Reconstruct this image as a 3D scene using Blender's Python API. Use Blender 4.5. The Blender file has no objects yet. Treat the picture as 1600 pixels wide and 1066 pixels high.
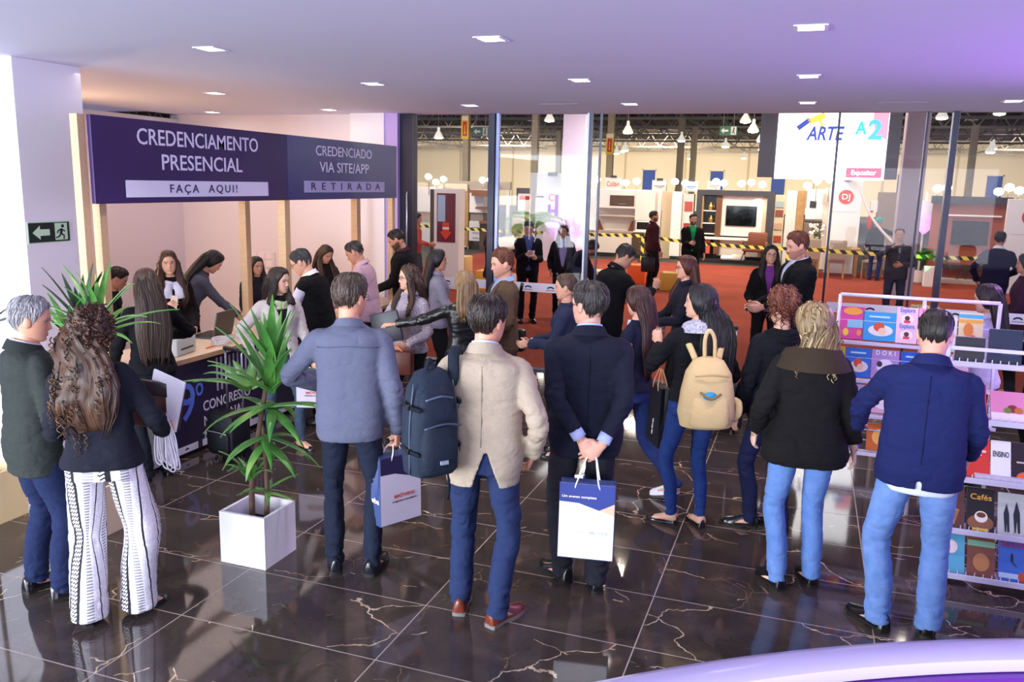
import bpy, bmesh, math, random
import numpy as np
from mathutils import Vector, Matrix
R = math.radians
scene = bpy.context.scene
COL = scene.collection
# ------------------------------------------------------------------ camera
CAM_Z = 2.385
def _cam():
    p, r, y = R(10.7), R(1.35), R(-19.2)
    f = Vector((math.sin(y)*math.cos(p), math.cos(y)*math.cos(p), -math.sin(p)))
    rt = Vector((math.cos(y), -math.sin(y), 0)); up = rt.cross(f)
    r2 = rt*math.cos(r) + up*math.sin(r); u2 = -rt*math.sin(r) + up*math.cos(r)
    m = Matrix((r2, u2, -f)).transposed().to_4x4(); m.translation = (0, 0, CAM_Z)
    cd = bpy.data.cameras.new('camera'); cd.sensor_width = 36; cd.lens = 1310/1600*36
    cd.clip_start = .05; cd.clip_end = 400
    o = bpy.data.objects.new('camera', cd); o.matrix_world = m; COL.objects.link(o); scene.camera = o
_cam()
# ------------------------------------------------------------------ world, lights, exposure
w = bpy.data.worlds.new('world'); scene.world = w; w.use_nodes = True
w.node_tree.nodes['Background'].inputs[0].default_value = (.64, .64, 1.0, 1)
w.node_tree.nodes['Background'].inputs[1].default_value = 1.05
def area(name, loc, target, size, sizey, power, color, spread=180):
    l = bpy.data.lights.new(name, 'AREA'); l.shape = 'RECTANGLE'; l.size = size; l.size_y = sizey
    l.energy = power; l.color = color; l.spread = R(spread)
    o = bpy.data.objects.new(name, l); o.location = loc
    o.rotation_euler = (Vector(target) - Vector(loc)).to_track_quat('-Z', 'Y').to_euler()
    COL.objects.link(o); return o
def spot(name, loc, target, power, color, angle=70, blend=.6, radius=.05):
    l = bpy.data.lights.new(name, 'SPOT'); l.energy = power; l.color = color
    l.spot_size = R(angle); l.spot_blend = blend; l.shadow_soft_size = radius
    o = bpy.data.objects.new(name, l); o.location = loc
    o.rotation_euler = (Vector(target) - Vector(loc)).to_track_quat('-Z', 'Y').to_euler()
    COL.objects.link(o); return o
# assumed daylight: added area lights behind the camera, no street front built
area('street_window_daylight', (-6.5, -5.6, 1.9), (-1.2, 5.0, .9), 10.0, 3.0, 1600, (.88, .94, 1.0))  # assumed unseen source behind left of the camera; no window modelled
area('entrance_daylight', (2.2, -4.6, 1.8), (-.6, 6.0, 1.2), 4.5, 2.4, 200, (.86, .86, 1.0))  # added fill light behind the camera
# hall roof lights
# high-bay lamps under the hall roof
for i, (x, y, z, e) in enumerate(((-8.5, 14.5, 5.3, 130), (-3.2, 15.5, 5.3, 120), (2.2, 14.5, 5.3, 90), (-10, 20.5, 5.2, 190), (-5, 21.5, 5.2, 190), (0, 20.5, 5.2, 180), (5, 20, 5.2, 120),
        (-12, 25.2, 4.6, 200), (-4.6, 24.6, 4.8, 240), (-1, 25.4, 4.6, 220), (3, 23.5, 4.6, 90),
        (-40, 66, 5.0, 1700), (-26, 70, 5.0, 1700), (-12, 70, 5.0, 1700), (2, 70, 5.0, 1700), (16, 68, 5.0, 1700), (-20, 45, 5.2, 900), (0, 42, 5.2, 800))):
    area('hall_lamp', (x, y, z), (x, y+(.25 if y > 22 else .02)*(8 if y > 60 else 1), z-1), .5 if y < 40 else 2, .5 if y < 40 else 2, e*.62, (1, .87, .71))
# violet stage wash on the right of the lobby
spot('violet_wash_ceiling', (3.6, 6.2, .9), (2.0, 5.0, 3.23), 230, (.45, .10, 1.0), 140, 1, .3)
spot('violet_wash_racks', (3.0, 8.6, 3.05), (1.2, 5.2, .9), 260, (.66, .32, 1.0), 110, 1, .2)
spot('violet_wash_hall', (-6.6, 23.9, .15), (-7.05, 25.6, 2.4), 160, (.55, .12, 1.0), 80, 1, .1)
# warm cove behind the registration counter
area('cove_light', (-8.4, 7.0, 3.0), (-6.6, 7.5, 2.9), .3, 5, 75, (1, .60, .28))
area('counter_booth_light', (-6.6, 7.6, 3.18), (-6.6, 7.6, 0), 2.4, 4.2, 26, (1, .84, .80))
vs = scene.view_settings
vs.view_transform = 'Standard'; vs.look = 'None'; vs.gamma = 1; vs.use_curve_mapping = False
scene.display_settings.display_device = 'sRGB'
vs.exposure = .68
# ------------------------------------------------------------------ mesh helpers
def A(x): return np.asarray(x, float)
def unit(v):
    v = A(v); n = np.linalg.norm(v); return v/n if n > 1e-9 else v
class MB:
    """collects shapes; build() links them as one mesh object"""
    def __init__(s): s.v = []; s.f = []; s.n = 0; s.mi = []
    def add(s, v, f, mi=0):
        v = A(v).reshape(-1, 3); s.v.append(v); k = s.n
        s.f += [tuple(i+k for i in q) for q in f]; s.mi += [mi]*len(f); s.n += len(v); return s
    def box(s, a, b, mi=0, M=None):
        x0, y0, z0 = a; x1, y1, z1 = b
        v = A([(x0,y0,z0),(x1,y0,z0),(x1,y1,z0),(x0,y1,z0),(x0,y0,z1),(x1,y0,z1),(x1,y1,z1),(x0,y1,z1)])
        if M is not None: v = v @ A(M)[:3,:3].T + A(M)[:3,3]
        return s.add(v, [(0,3,2,1),(4,5,6,7),(0,1,5,4),(1,2,6,5),(2,3,7,6),(3,0,4,7)], mi)
    def rbox(s, a, b, r=.01, mi=0, M=None):
        """box with chamfered edges"""
        a = A(a); b = A(b); r = min(r, .45*min(abs(b-a))); c = (a+b)/2; h = abs(b-a)/2
        bm = bmesh.new(); bmesh.ops.create_cube(bm, size=2)
        for vv in bm.verts: vv.co = Vector([vv.co[i]*h[i]+c[i] for i in range(3)])
        bmesh.ops.bevel(bm, geom=bm.edges[:], offset=r, segments=2, profile=.5, affect='EDGES')
        bm.verts.ensure_lookup_table(); bm.verts.index_update()
        v = A([vv.co[:] for vv in bm.verts]); f = [tuple(x.index for x in q.verts) for q in bm.faces]; bm.free()
        if M is not None: v = v @ A(M)[:3,:3].T + A(M)[:3,3]
        return s.add(v, f, mi)
    def loft(s, secs, cap=True, closed=True, mi=0):
        secs = A(secs); m, n = secs.shape[:2]; v = secs.reshape(-1, 3); f = []
        for i in range(m-1):
            for j in range(n if closed else n-1):
                k = (j+1) % n
                f.append((i*n+j, i*n+k, (i+1)*n+k, (i+1)*n+j))
        if cap and closed:
            v = np.vstack([v, secs[0].mean(0), secs[-1].mean(0)]); c0 = m*n; c1 = c0+1
            for j in range(n):
                k = (j+1) % n
                f.append((c0, k, j)); f.append((c1, (m-1)*n+j, (m-1)*n+k))
            if volume(v, f) < 0: f = [q[::-1] for q in f]
        return s.add(v, f, mi)
    def tube(s, pts, rad, n=8, ref=(0, 1, 0), cap=True, mi=0):
        return s.loft(tube_secs(pts, rad, n, ref), cap, True, mi)
    def bar(s, a, b, w, d=None, ref=(0, 0, 1), mi=0):
        """square bar from a to b"""
        a = A(a); b = A(b); d = d or w; t = unit(b-a); r = A(ref)
        if abs(t @ r) > .95: r = A((1, 0, 0)) if abs(t[0]) < .9 else A((0, 1, 0))
        u = unit(np.cross(t, r)); q = np.cross(u, t)
        sec = [u*w/2+q*d/2, -u*w/2+q*d/2, -u*w/2-q*d/2, u*w/2-q*d/2]
        return s.loft([[a+x for x in sec], [b+x for x in sec]], mi=mi)
    def cyl(s, c, r, h, n=24, r2=None, mi=0):
        """upright cylinder or cone standing on c"""
        c = A(c); r2 = r if r2 is None else r2
        an = np.linspace(0, 2*np.pi, n, endpoint=False)
        ring = np.stack([np.cos(an), np.sin(an), 0*an], 1)
        return s.loft([c+ring*r, c+ring*r2+A((0, 0, h))], mi=mi)
    def lathe(s, c, prof, n=24, mi=0):
        c = A(c); an = np.linspace(0, 2*np.pi, n, endpoint=False)
        ring = np.stack([np.cos(an), np.sin(an), 0*an], 1)
        return s.loft([c+ring*max(r, 1e-4)+A((0, 0, z)) for r, z in prof], mi=mi)
    def prism(s, poly, origin, u, v, depth, mi=0):
        """polygon (2-D list) in the plane origin+u,v extruded by depth along u x v"""
        o, u, v = A(origin), A(u), A(v); n = unit(np.cross(u, v)); m = len(poly)
        p = A([o+u*a+v*b for a, b in poly]); q = p+n*depth
        f = [tuple(range(m))[::-1], tuple(range(m, 2*m))]+[(i, (i+1) % m, m+(i+1) % m, m+i) for i in range(m)]
        vv = np.vstack([p, q])
        if volume(vv, f) < 0: f = [x[::-1] for x in f]
        return s.add(vv, f, mi)
    def disc(s, origin, u, v, r, depth, n=28, mi=0):
        return s.prism([(r*math.cos(2*math.pi*i/n), r*math.sin(2*math.pi*i/n)) for i in range(n)], origin, u, v, depth, mi)
    def ball(s, c, r, n=16, m=10, mi=0):
        c = A(c); r = A(r)*np.ones(3); th = np.linspace(0.02, np.pi-.02, m); an = np.linspace(0, 2*np.pi, n, endpoint=False)
        return s.loft([c+np.stack([np.sin(t)*np.cos(an)*r[0], np.sin(t)*np.sin(an)*r[1], np.cos(t)*r[2]+0*an], 1) for t in th], mi=mi)
    def mesh(s, name):
        me = bpy.data.meshes.new(name)
        v = np.vstack(s.v) if s.v else np.zeros((0, 3))
        me.from_pydata(v.tolist(), [], s.f); me.update(); return me
    def build(s, name, mat, parent=None, smooth=False, loc=None):
        me = s.mesh(name)
        for m in (mat if isinstance(mat, (list, tuple)) else [mat]): me.materials.append(m)
        if any(s.mi): me.polygons.foreach_set('material_index', s.mi)
        if smooth is True: me.shade_smooth()
        elif smooth: me.shade_smooth(); me.set_sharp_from_angle(angle=R(smooth))
        o = bpy.data.objects.new(name, me); COL.objects.link(o)
        if parent is not None: o.parent = parent
        if loc is not None: o.location = loc
        return o
def volume(v, f):
    t = 0
    for q in f:
        for i in range(1, len(q)-1): t += np.dot(v[q[0]], np.cross(v[q[i]], v[q[i+1]]))
    return t
def tube_secs(pts, rad, n=8, ref=(0, 1, 0)):
    pts = A(pts); m = len(pts)
    rad = A(rad) if np.ndim(rad) else np.full(m, rad)
    if rad.ndim == 1: rad = np.stack([rad, rad], 1)
    t = np.gradient(pts, axis=0); t /= np.maximum(np.linalg.norm(t, axis=1, keepdims=True), 1e-9)
    r = A(ref)
    if abs(r @ t[0]) > .97: r = A((1, 0, 0)) if abs(t[0][0]) < .9 else A((0, 0, 1))
    an = np.linspace(0, 2*np.pi, n, endpoint=False); out = []
    for i in range(m):
        y = unit(r - t[i]*(r @ t[i])); x = np.cross(y, t[i]); r = y
        out.append(pts[i] + np.outer(np.cos(an)*rad[i][0], x) + np.outer(np.sin(an)*rad[i][1], y))
    return A(out)
def spline(pts, n):
    """Catmull-Rom through pts (any row length), n samples"""
    p = A(pts)
    if p.ndim == 1: p = p[:, None]
    m = len(p); q = np.vstack([2*p[0]-p[1], p, 2*p[-1]-p[-2]]); out = []
    for t in np.linspace(0, m-1, n):
        i = min(int(t), m-2); u = t-i; a, b, c, d = q[i:i+4]
        out.append(.5*((2*b)+(-a+c)*u+(2*a-5*b+4*c-d)*u*u+(-a+3*b-3*c+d)*u**3))
    return A(out)
def tag(o, label, cat, group=None, kind=None):
    o['label'] = label; o['category'] = cat
    if group: o['group'] = group
    if kind: o['kind'] = kind
    return o
def empty(name, loc=(0, 0, 0), rz=0):
    o = bpy.data.objects.new(name, None); o.empty_display_size = .1; o.location = loc; o.rotation_euler = (0, 0, rz)
    COL.objects.link(o); return o
def thing(name, label, cat, loc=(0, 0, 0), rz=0, group=None): return tag(empty(name, loc, rz), label, cat, group)
def struct(o): o['kind'] = 'structure'; return o
def copy_tree(o, parent=None):
    c = o.copy(); COL.objects.link(c)
    if parent is not None: c.parent = parent
    for ch in list(o.children): copy_tree(ch, c)
    return c
# ------------------------------------------------------------------ materials
def lin(c): return c/12.92 if c <= .04045 else ((c+.055)/1.055)**2.4
def hexc(h): return tuple(lin(int(h[i:i+2], 16)/255) for i in (0, 2, 4))+(1.,)
_M = {}
class NT:
    """tiny node-tree builder"""
    def __init__(s, name):
        s.m = bpy.data.materials.new(name); s.m.use_nodes = True; s.t = s.m.node_tree; s.b = s.t.nodes['Principled BSDF']
    def n(s, kind, **kw):
        o = s.t.nodes.new(kind)
        for k, v in kw.items():
            if k in ('op',): o.operation = v
            else: setattr(o, k, v)
        return o
    def link(s, a, b): s.t.links.new(a, b)
    def val(s, x, sock):
        if isinstance(x, bpy.types.NodeSocket): s.link(x, sock)
        else: sock.default_value = x
    def math(s, op, a, b=None, c=None):
        o = s.n('ShaderNodeMath', op=op); s.val(a, o.inputs[0])
        if b is not None: s.val(b, o.inputs[1])
        if c is not None: s.val(c, o.inputs[2])
        return o.outputs[0]
    def mix(s, f, a, b):
        o = s.n('ShaderNodeMix', data_type='RGBA'); s.val(f, o.inputs[0]); s.val(a, o.inputs[6]); s.val(b, o.inputs[7]); return o.outputs[2]
    def coord(s, kind='Object'): return s.n('ShaderNodeTexCoord').outputs[kind]
    def attr(s, name): return s.n('ShaderNodeAttribute', attribute_name=name).outputs['Vector']
    def scale(s, v, sc):
        o = s.n('ShaderNodeVectorMath', op='MULTIPLY'); s.link(v, o.inputs[0]); o.inputs[1].default_value = sc; return o.outputs[0]
    def sep(s, v): o = s.n('ShaderNodeSeparateXYZ'); s.link(v, o.inputs[0]); return o.outputs
    def noise(s, v, sc, detail=3, rough=.5, dist=0):
        o = s.n('ShaderNodeTexNoise'); s.link(v, o.inputs['Vector']); o.inputs['Scale'].default_value = sc
        o.inputs['Detail'].default_value = detail; o.inputs['Roughness'].default_value = rough; o.inputs['Distortion'].default_value = dist
        return o.outputs['Fac']
    def ramp(s, f, stops):
        o = s.n('ShaderNodeValToRGB'); s.link(f, o.inputs[0]); e = o.color_ramp.elements
        while len(e) < len(stops): e.new(.5)
        for x, (p, c) in zip(e, stops): x.position = p; x.color = c
        return o.outputs[0]
    def bump(s, h, strength=.3, dist=.01):
        o = s.n('ShaderNodeBump'); s.val(h, o.inputs['Height']); o.inputs['Strength'].default_value = strength; o.inputs['Distance'].default_value = dist
        s.link(o.outputs[0], s.b.inputs['Normal'])
    def base(s, c, rough=.6, metal=0, spec=.5):
        s.val(c, s.b.inputs['Base Color']); s.val(rough, s.b.inputs['Roughness']); s.b.inputs['Metallic'].default_value = metal
        s.b.inputs['Specular IOR Level'].default_value = spec; return s.m
def plain(hexs, rough=.6, metal=0, spec=.5, emit=0, name=None):
    k = (hexs, rough, metal, spec, emit)
    if k in _M: return _M[k]
    t = NT(name or 'paint_'+hexs); m = t.base(hexc(hexs), rough, metal, spec)
    if emit:
        t.b.inputs['Emission Color'].default_value = hexc(hexs); t.b.inputs['Emission Strength'].default_value = emit
        if emit < 30: m.cycles.emission_sampling = 'NONE'
    else:
        nz = t.noise(t.coord(), 9, 3); t.val(t.math('MULTIPLY_ADD', nz, .12, max(rough-.06, .02)), t.b.inputs['Roughness'])
    _M[k] = m; return m
def wood(hexs, rough=.55, sc=(2, 14, 14), contrast=.55):
    k = ('wood', hexs, rough, sc)
    if k in _M: return _M[k]
    t = NT('wood_'+hexs); c = hexc(hexs); d = tuple(x*contrast for x in c[:3])+(1,)
    n = t.noise(t.scale(t.coord(), sc), 3, 6, .6, 1.5)
    _M[k] = t.base(t.ramp(n, [(.35, c), (.7, d)]), rough); return _M[k]
def fabric(hexs, rough=.9, pat=None, hex2=None, sc=1., spec=.2):
    k = ('fab', hexs, rough, pat, hex2, sc)
    if k in _M: return _M[k]
    t = NT('cloth_'+hexs); c = hexc(hexs); d = hexc(hex2) if hex2 else tuple(x*.75 for x in c[:3])+(1,)
    co = t.coord(); fine = t.noise(co, 260*sc, 2); big = t.noise(co, 14, 3)
    if pat == 'tweed': col = t.ramp(t.noise(co, 290*sc, 4, .8), [(.38, d), (.62, c)])
    elif pat == 'denim':
        col = t.mix(t.ramp(big, [(.1, (0, 0, 0, 1)), (1., (1, 1, 1, 1))]), c, d); col = t.mix(t.math('MULTIPLY', fine, .35), col, hexc('FFFFFF') if False else c)
    elif pat == 'floral':
        v = t.n('ShaderNodeTexVoronoi'); t.link(co, v.inputs['Vector']); v.inputs['Scale'].default_value = 38*sc
        w = t.noise(co, 45*sc, 4, .7, 2); col = t.ramp(w, [(.42, c), (.5, d), (.58, c), (.66, hexc('C78F86'))])
    elif pat == 'print':
        col = t.ramp(t.noise(co, 55*sc, 2, .5, 3), [(.47, c), (.49, d), (.55, d), (.57, c)])
    elif pat == 'check':
        s = t.sep(co); a = t.math('PINGPONG', t.math('MULTIPLY', s[0], 40*sc), 1.); b = t.math('PINGPONG', t.math('MULTIPLY', s[2], 40*sc), 1.)
        col = t.mix(t.math('MULTIPLY', t.math('ADD', t.math('GREATER_THAN', a, .75), t.math('GREATER_THAN', b, .75)), .5), c, d)
    else: col = t.mix(t.math('MULTIPLY', big, .5), c, d)
    m = t.base(col, rough, 0, spec); wr = t.noise(t.scale(co, (1, 1, 1.8)), 17, 5, .62, .8); t.bump(t.math('MULTIPLY_ADD', fine, .12, wr), .35, .02)
    _M[k] = m; return m
def leather(hexs, rough=.35):
    k = ('lea', hexs, rough)
    if k in _M: return _M[k]
    t = NT('leather_'+hexs); m = t.base(hexc(hexs), rough); t.bump(t.noise(t.coord(), 120, 4), .15, .003); _M[k] = m; return m
TEXTS = []
def text(body, parent, loc, rot, size, mat, width=None, name='lettering', align='CENTER', shear=0, space=1., extrude=.001, height=None, bold=.008):
    cu = bpy.data.curves.new(name, 'FONT'); cu.body = body; cu.size = size; cu.align_x = align; cu.align_y = 'CENTER'
    cu.extrude = extrude; cu.offset = bold*size; cu.shear = shear; cu.space_character = space; cu.resolution_u = 3; cu.materials.append(mat)
    o = bpy.data.objects.new(name, cu); COL.objects.link(o); o.location = loc; o.rotation_euler = rot
    if parent is not None: o.parent = parent
    TEXTS.append((o, width, height)); return o
def fit_texts():
    bpy.context.view_layer.update()
    for o, wd, ht in TEXTS:
        if wd and o.dimensions.x > 1e-6: o.scale.x = wd/o.dimensions.x
        if ht and o.dimensions.y > 1e-6: o.scale.y = ht/o.dimensions.y
# ================================================================== THE SETTING
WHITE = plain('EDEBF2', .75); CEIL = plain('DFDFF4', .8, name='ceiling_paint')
def floor_material():
    t = NT('polished_dark_marble'); co = t.coord(); s = t.sep(co)
    tx, ty, L, W = -3.085, 2.829, 1.2, .6
    u = t.math('DIVIDE', t.math('SUBTRACT', s[0], tx), L); v = t.math('DIVIDE', t.math('SUBTRACT', s[1], ty), W)
    fu = t.math('FRACT', u); fv = t.math('FRACT', v)
    eu = t.math('MULTIPLY', t.math('MINIMUM', fu, t.math('SUBTRACT', 1., fu)), L); ev = t.math('MULTIPLY', t.math('MINIMUM', fv, t.math('SUBTRACT', 1., fv)), W)
    grout = t.math('LESS_THAN', t.math('MINIMUM', eu, ev), .0035)
    cid = t.n('ShaderNodeCombineXYZ'); t.link(t.math('FLOOR', u), cid.inputs[0]); t.link(t.math('FLOOR', v), cid.inputs[1])
    wn = t.n('ShaderNodeTexWhiteNoise', noise_dimensions='3D'); t.link(cid.outputs[0], wn.inputs['Vector'])
    off = t.scale(wn.outputs['Color'], (37, 37, 37)); ad = t.n('ShaderNodeVectorMath', op='ADD'); t.link(co, ad.inputs[0]); t.link(off, ad.inputs[1]); p = ad.outputs[0]
    ns = t.n('ShaderNodeTexNoise'); t.link(p, ns.inputs['Vector']); ns.inputs['Scale'].default_value = 3; ns.inputs['Detail'].default_value = 6
    wp = t.n('ShaderNodeVectorMath', op='MULTIPLY_ADD'); t.link(ns.outputs['Color'], wp.inputs[0]); wp.inputs[1].default_value = (.35, .35, .35); t.link(p, wp.inputs[2])
    vo = t.n('ShaderNodeTexVoronoi', feature='DISTANCE_TO_EDGE'); t.link(t.scale(wp.outputs[0], (1., 1.5, 1)), vo.inputs['Vector']); vo.inputs['Scale'].default_value = 1.25
    mask = t.math('GREATER_THAN', t.noise(p, 1.9, 2), .53)
    wid = t.math('MULTIPLY', t.noise(p, 7, 3), .011)
    vein = t.math('MULTIPLY', t.math('LESS_THAN', vo.outputs['Distance'], wid), mask)
    v2 = t.n('ShaderNodeTexVoronoi', feature='DISTANCE_TO_EDGE'); t.link(wp.outputs[0], v2.inputs['Vector']); v2.inputs['Scale'].default_value = 3.1
    thin = t.math('MULTIPLY', t.math('LESS_THAN', v2.outputs['Distance'], .006), t.math('GREATER_THAN', t.noise(p, 2.6, 2), .595))
    cloud = t.noise(p, 2.2, 8, .65, 1)
    col = t.ramp(cloud, [(.3, (.034, .027, .026, 1)), (.55, (.060, .045, .038, 1)), (.75, (.115, .080, .058, 1))])
    col = t.mix(t.math('MULTIPLY', thin, .45), col, (.40, .27, .15, 1))
    col = t.mix(vein, col, t.ramp(t.noise(p, 9, 3), [(.35, (.30, .20, .11, 1)), (.7, (.72, .58, .42, 1))]))
    col = t.mix(grout, col, (.36, .29, .26, 1))
    t.val(t.math('MULTIPLY_ADD', grout, .5, t.math('MULTIPLY_ADD', cloud, .05, .035)), t.b.inputs['Roughness'])
    t.link(col, t.b.inputs['Base Color']); t.b.inputs['Specular IOR Level'].default_value = .62
    return t.m
struct(MB().box((-14, -6, -.12), (7, 10.09, 0)).build('floor', floor_material()))
sill = MB().box((-5.2, 10.09, -.05), (-2.45, 10.22, .02)); sill.box((.2, 10.09, -.05), (6, 10.22, .02)); sill.box((-2.45, 10.09, -.05), (.2, 10.22, .004))
struct(sill.build('trim_1', plain('2A3050', .4)))
def carpet():
    t = NT('red_carpet'); co = t.coord(); f = t.noise(co, 400, 2); b = t.noise(co, 1.2, 4)
    m = t.base(t.ramp(b, [(.3, hexc('8A4034')), (.7, hexc('9C493A'))]), .95, 0, .1); t.bump(f, .3, .003); return m
hall_floor = plain('3B3838', .7)
struct(MB().box((-90, 10.22, -.12), (70, 90, -.006)).build('floor_hall', hall_floor))
struct(MB().box((-10.5, 10.22, -.006), (9, 26.9, .002)).build('floor_carpet', carpet()))
# lobby ceiling with the cove slot over the registration room
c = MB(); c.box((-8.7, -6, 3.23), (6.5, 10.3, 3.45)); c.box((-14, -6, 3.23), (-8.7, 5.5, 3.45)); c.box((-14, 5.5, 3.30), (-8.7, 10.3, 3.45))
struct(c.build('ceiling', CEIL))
struct(MB().box((-9.2, 5.56, 3.05), (-8.72, 10.15, 3.17)).build('trim_2', WHITE))
# registration room walls, column and the white pillar
struct(MB().box((-8.85, 5.56, 0), (-8.7, 10.3, 3.06)).build('wall_back', plain('E9DEE4', .8)))
struct(MB().box((-8.85, 10.15, 0), (-5.78, 10.3, 3.23)).build('wall_right', plain('EEE6EC', .8)))
struct(MB().rbox((-5.80, 9.98, 0), (-5.30, 10.3, 3.23), .004).build('wall_column', plain('F4F1F6', .7)))
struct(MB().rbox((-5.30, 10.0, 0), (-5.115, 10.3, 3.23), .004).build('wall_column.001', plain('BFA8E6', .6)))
struct(MB().rbox((-8.85, 4.92, 0), (-5.73, 5.56, 3.23), .004).build('wall_pillar', plain('F0EEF6', .7)))
# ------------------------------------------------------------------ glass front
def glass_mat(tint=(.95, .96, .98, 1), refl=.13):
    t = NT('clear_glass'); tr = t.n('ShaderNodeBsdfTransparent'); tr.inputs[0].default_value = tint
    gl = t.n('ShaderNodeBsdfGlossy'); gl.inputs['Roughness'].default_value = .0
    lw = t.n('ShaderNodeFresnel'); lw.inputs[0].default_value = 1.5
    mx = t.n('ShaderNodeMixShader'); t.link(t.math('MULTIPLY', lw.outputs[0], refl*2), mx.inputs[0]); t.link(tr.outputs[0], mx.inputs[1]); t.link(gl.outputs[0], mx.inputs[2])
    t.link(mx.outputs[0], t.t.nodes['Material Output'].inputs['Surface']); return t.m
GLASS = glass_mat(); FRAME = plain('23243A', .35, .3); STEEL = plain('B8BAC6', .25, .9)
GY = 10.15
BAND = plain('E4DFF2', .5); DARK = plain('1B1A22', .5)
def glass_panel(n, x0, x1, edge, band=True, handle=None):
    w = empty('window_%d' % n, (0, 0, 0)); struct(w)
    MB().box((x0, GY-.006, .02), (x1, GY+.006, 3.24)).build('window_pane', GLASS, w)
    fr = MB()
    for (a, b, d) in edge: fr.box((a, GY-d/2, .0), (b, GY+d/2, 3.235))
    if edge: fr.build('window_frame', FRAME, w)
    if band:
        b = MB().box((x0+.02, GY-.0085, 1.02), (x1-.02, GY-.0065, 1.135)).build('sticker_band', BAND, w)
        m = MB(); x = x0+.18
        while x < x1-.1:
            an = np.linspace(.15*math.pi, .85*math.pi, 9); o = [(x+.055*math.cos(a), 1.055+.045*math.sin(a)) for a in an]; i = [(x+.04*math.cos(a), 1.052+.028*math.sin(a)) for a in an[::-1]]
            m.prism(o+i, (0, GY-.0088, 0), (1, 0, 0), (0, 0, 1), .001)
            text('EXPOARA', b, (x, GY-.0092, 1.046), (R(90), 0, 0), .022, DARK, .115)
            x += .30
        m.build('logo_mark', DARK, b)
    if handle: MB().tube([(handle, GY-.05, 1.35), (handle, GY-.09, 1.42), (handle, GY-.09, 2.2), (handle, GY-.05, 2.27)], .014, 8).build('handle', STEEL, w, True)
    return w
glass_panel(1, -4.94, -3.86, [(-5.115, -4.94, .16)], handle=-5.01)
glass_panel(2, -3.81, -2.60, [(-3.89, -3.81, .12)])
glass_panel(3, -2.56, -2.45, [(-2.60, -2.565, .03), (-2.475, -2.45, .03)], band=False)
glass_panel(4, .24, 1.08, [(.20, .225, .03)])
glass_panel(5, 1.10, 1.33, [(1.08, 1.10, .05)], band=False)
glass_panel(6, 1.40, 3.2, [(1.33, 1.39, .12)])
struct(MB().rbox((-3.80, GY-.03, .0), (-3.76, GY+.03, 3.235), .006).build('trim_3', plain('AFC0F5', .2)))
struct(MB().rbox((-2.63, GY-.03, .0), (-2.603, GY+.03, 3.235), .006).build('trim_4', plain('C8D8FF', .2)))
struct(MB().rbox((3.2, GY-.06, 0), (3.3, GY+.06, 3.235), .004).build('trim_5', FRAME))
struct(MB().box((3.3, 10.05, 0), (7, 10.25, 3.23)).build('wall_front', plain('C9BFE0', .7)))
# ------------------------------------------------------------------ ceiling lights
LAMP = plain('FFF6EE', .5, 0, .5, 9, 'lamp_diffuser')
def downlight(loc, label, s=.085, power=7):
    d = thing('ceiling_light', label, 'ceiling light', loc, 0, 'recessed downlights')
    f = MB()
    for a, b in (((-s-.02, -s-.02, -.006), (s+.02, -s, 0)), ((-s-.02, s, -.006), (s+.02, s+.02, 0)), ((-s-.02, -s, -.006), (-s, s, 0)), ((s, -s, -.006), (s+.02, s, 0))): f.box(a, b)
    f.build('trim_ring', WHITE, d); MB().box((-s, -s, -.004), (s, s, -.001)).build('diffuser', LAMP, d)
    if power:
        l = spot('downlight_beam', (loc[0], loc[1], 3.2), (loc[0], loc[1], 0), power*10, (1, .93, .88), 110, .8, .06)
    return d
ROW = {4.92: 'front', 6.97: 'middle', 9.05: 'glass-side'}
for yy, xs in ((4.92, (-3.92, -1.89, -.08)), (6.97, (-3.8, -1.88, -.1)), (9.05, (-3.71, -1.89, -.12, 1.67))):
    for i, xx in enumerate(xs):
        downlight((xx, yy, 3.229), '%s recessed ceiling light of the %s row, %s' % ('bright square' if yy < 5 else 'small square', ROW[yy], ('over the counter front', 'over the middle of the lobby', 'right of the lobby middle', 'rightmost, in violet light')[i]), .066, 5)
for i, (xx, yy) in enumerate(((-5.94, 7.5), (-7.75, 9.7), (-5.78, 9.45))):
    downlight((xx, yy, 3.229), ('recessed light above the purple sign, nearest the pillar', 'recessed light deepest in the registration room', 'recessed light above the right end of the sign')[i], .07, 0)
for i, (xx, yy) in enumerate(((-2.65, 8.97), (.75, 9.1))):
    MBv = MB()
    for k in range(4): MBv.box((-.22, -.022+.012*k, -.004), (.22, -.016+.012*k, 0))
    v = thing('ceiling_vent', ('thin slot vent in the ceiling over the left glass', 'thin slot vent in the ceiling near the screen')[i], 'vent', (xx, yy, 3.229), 0, 'slot vents')
    MBv.build('slat', plain('8A84A0', .6), v)
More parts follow.
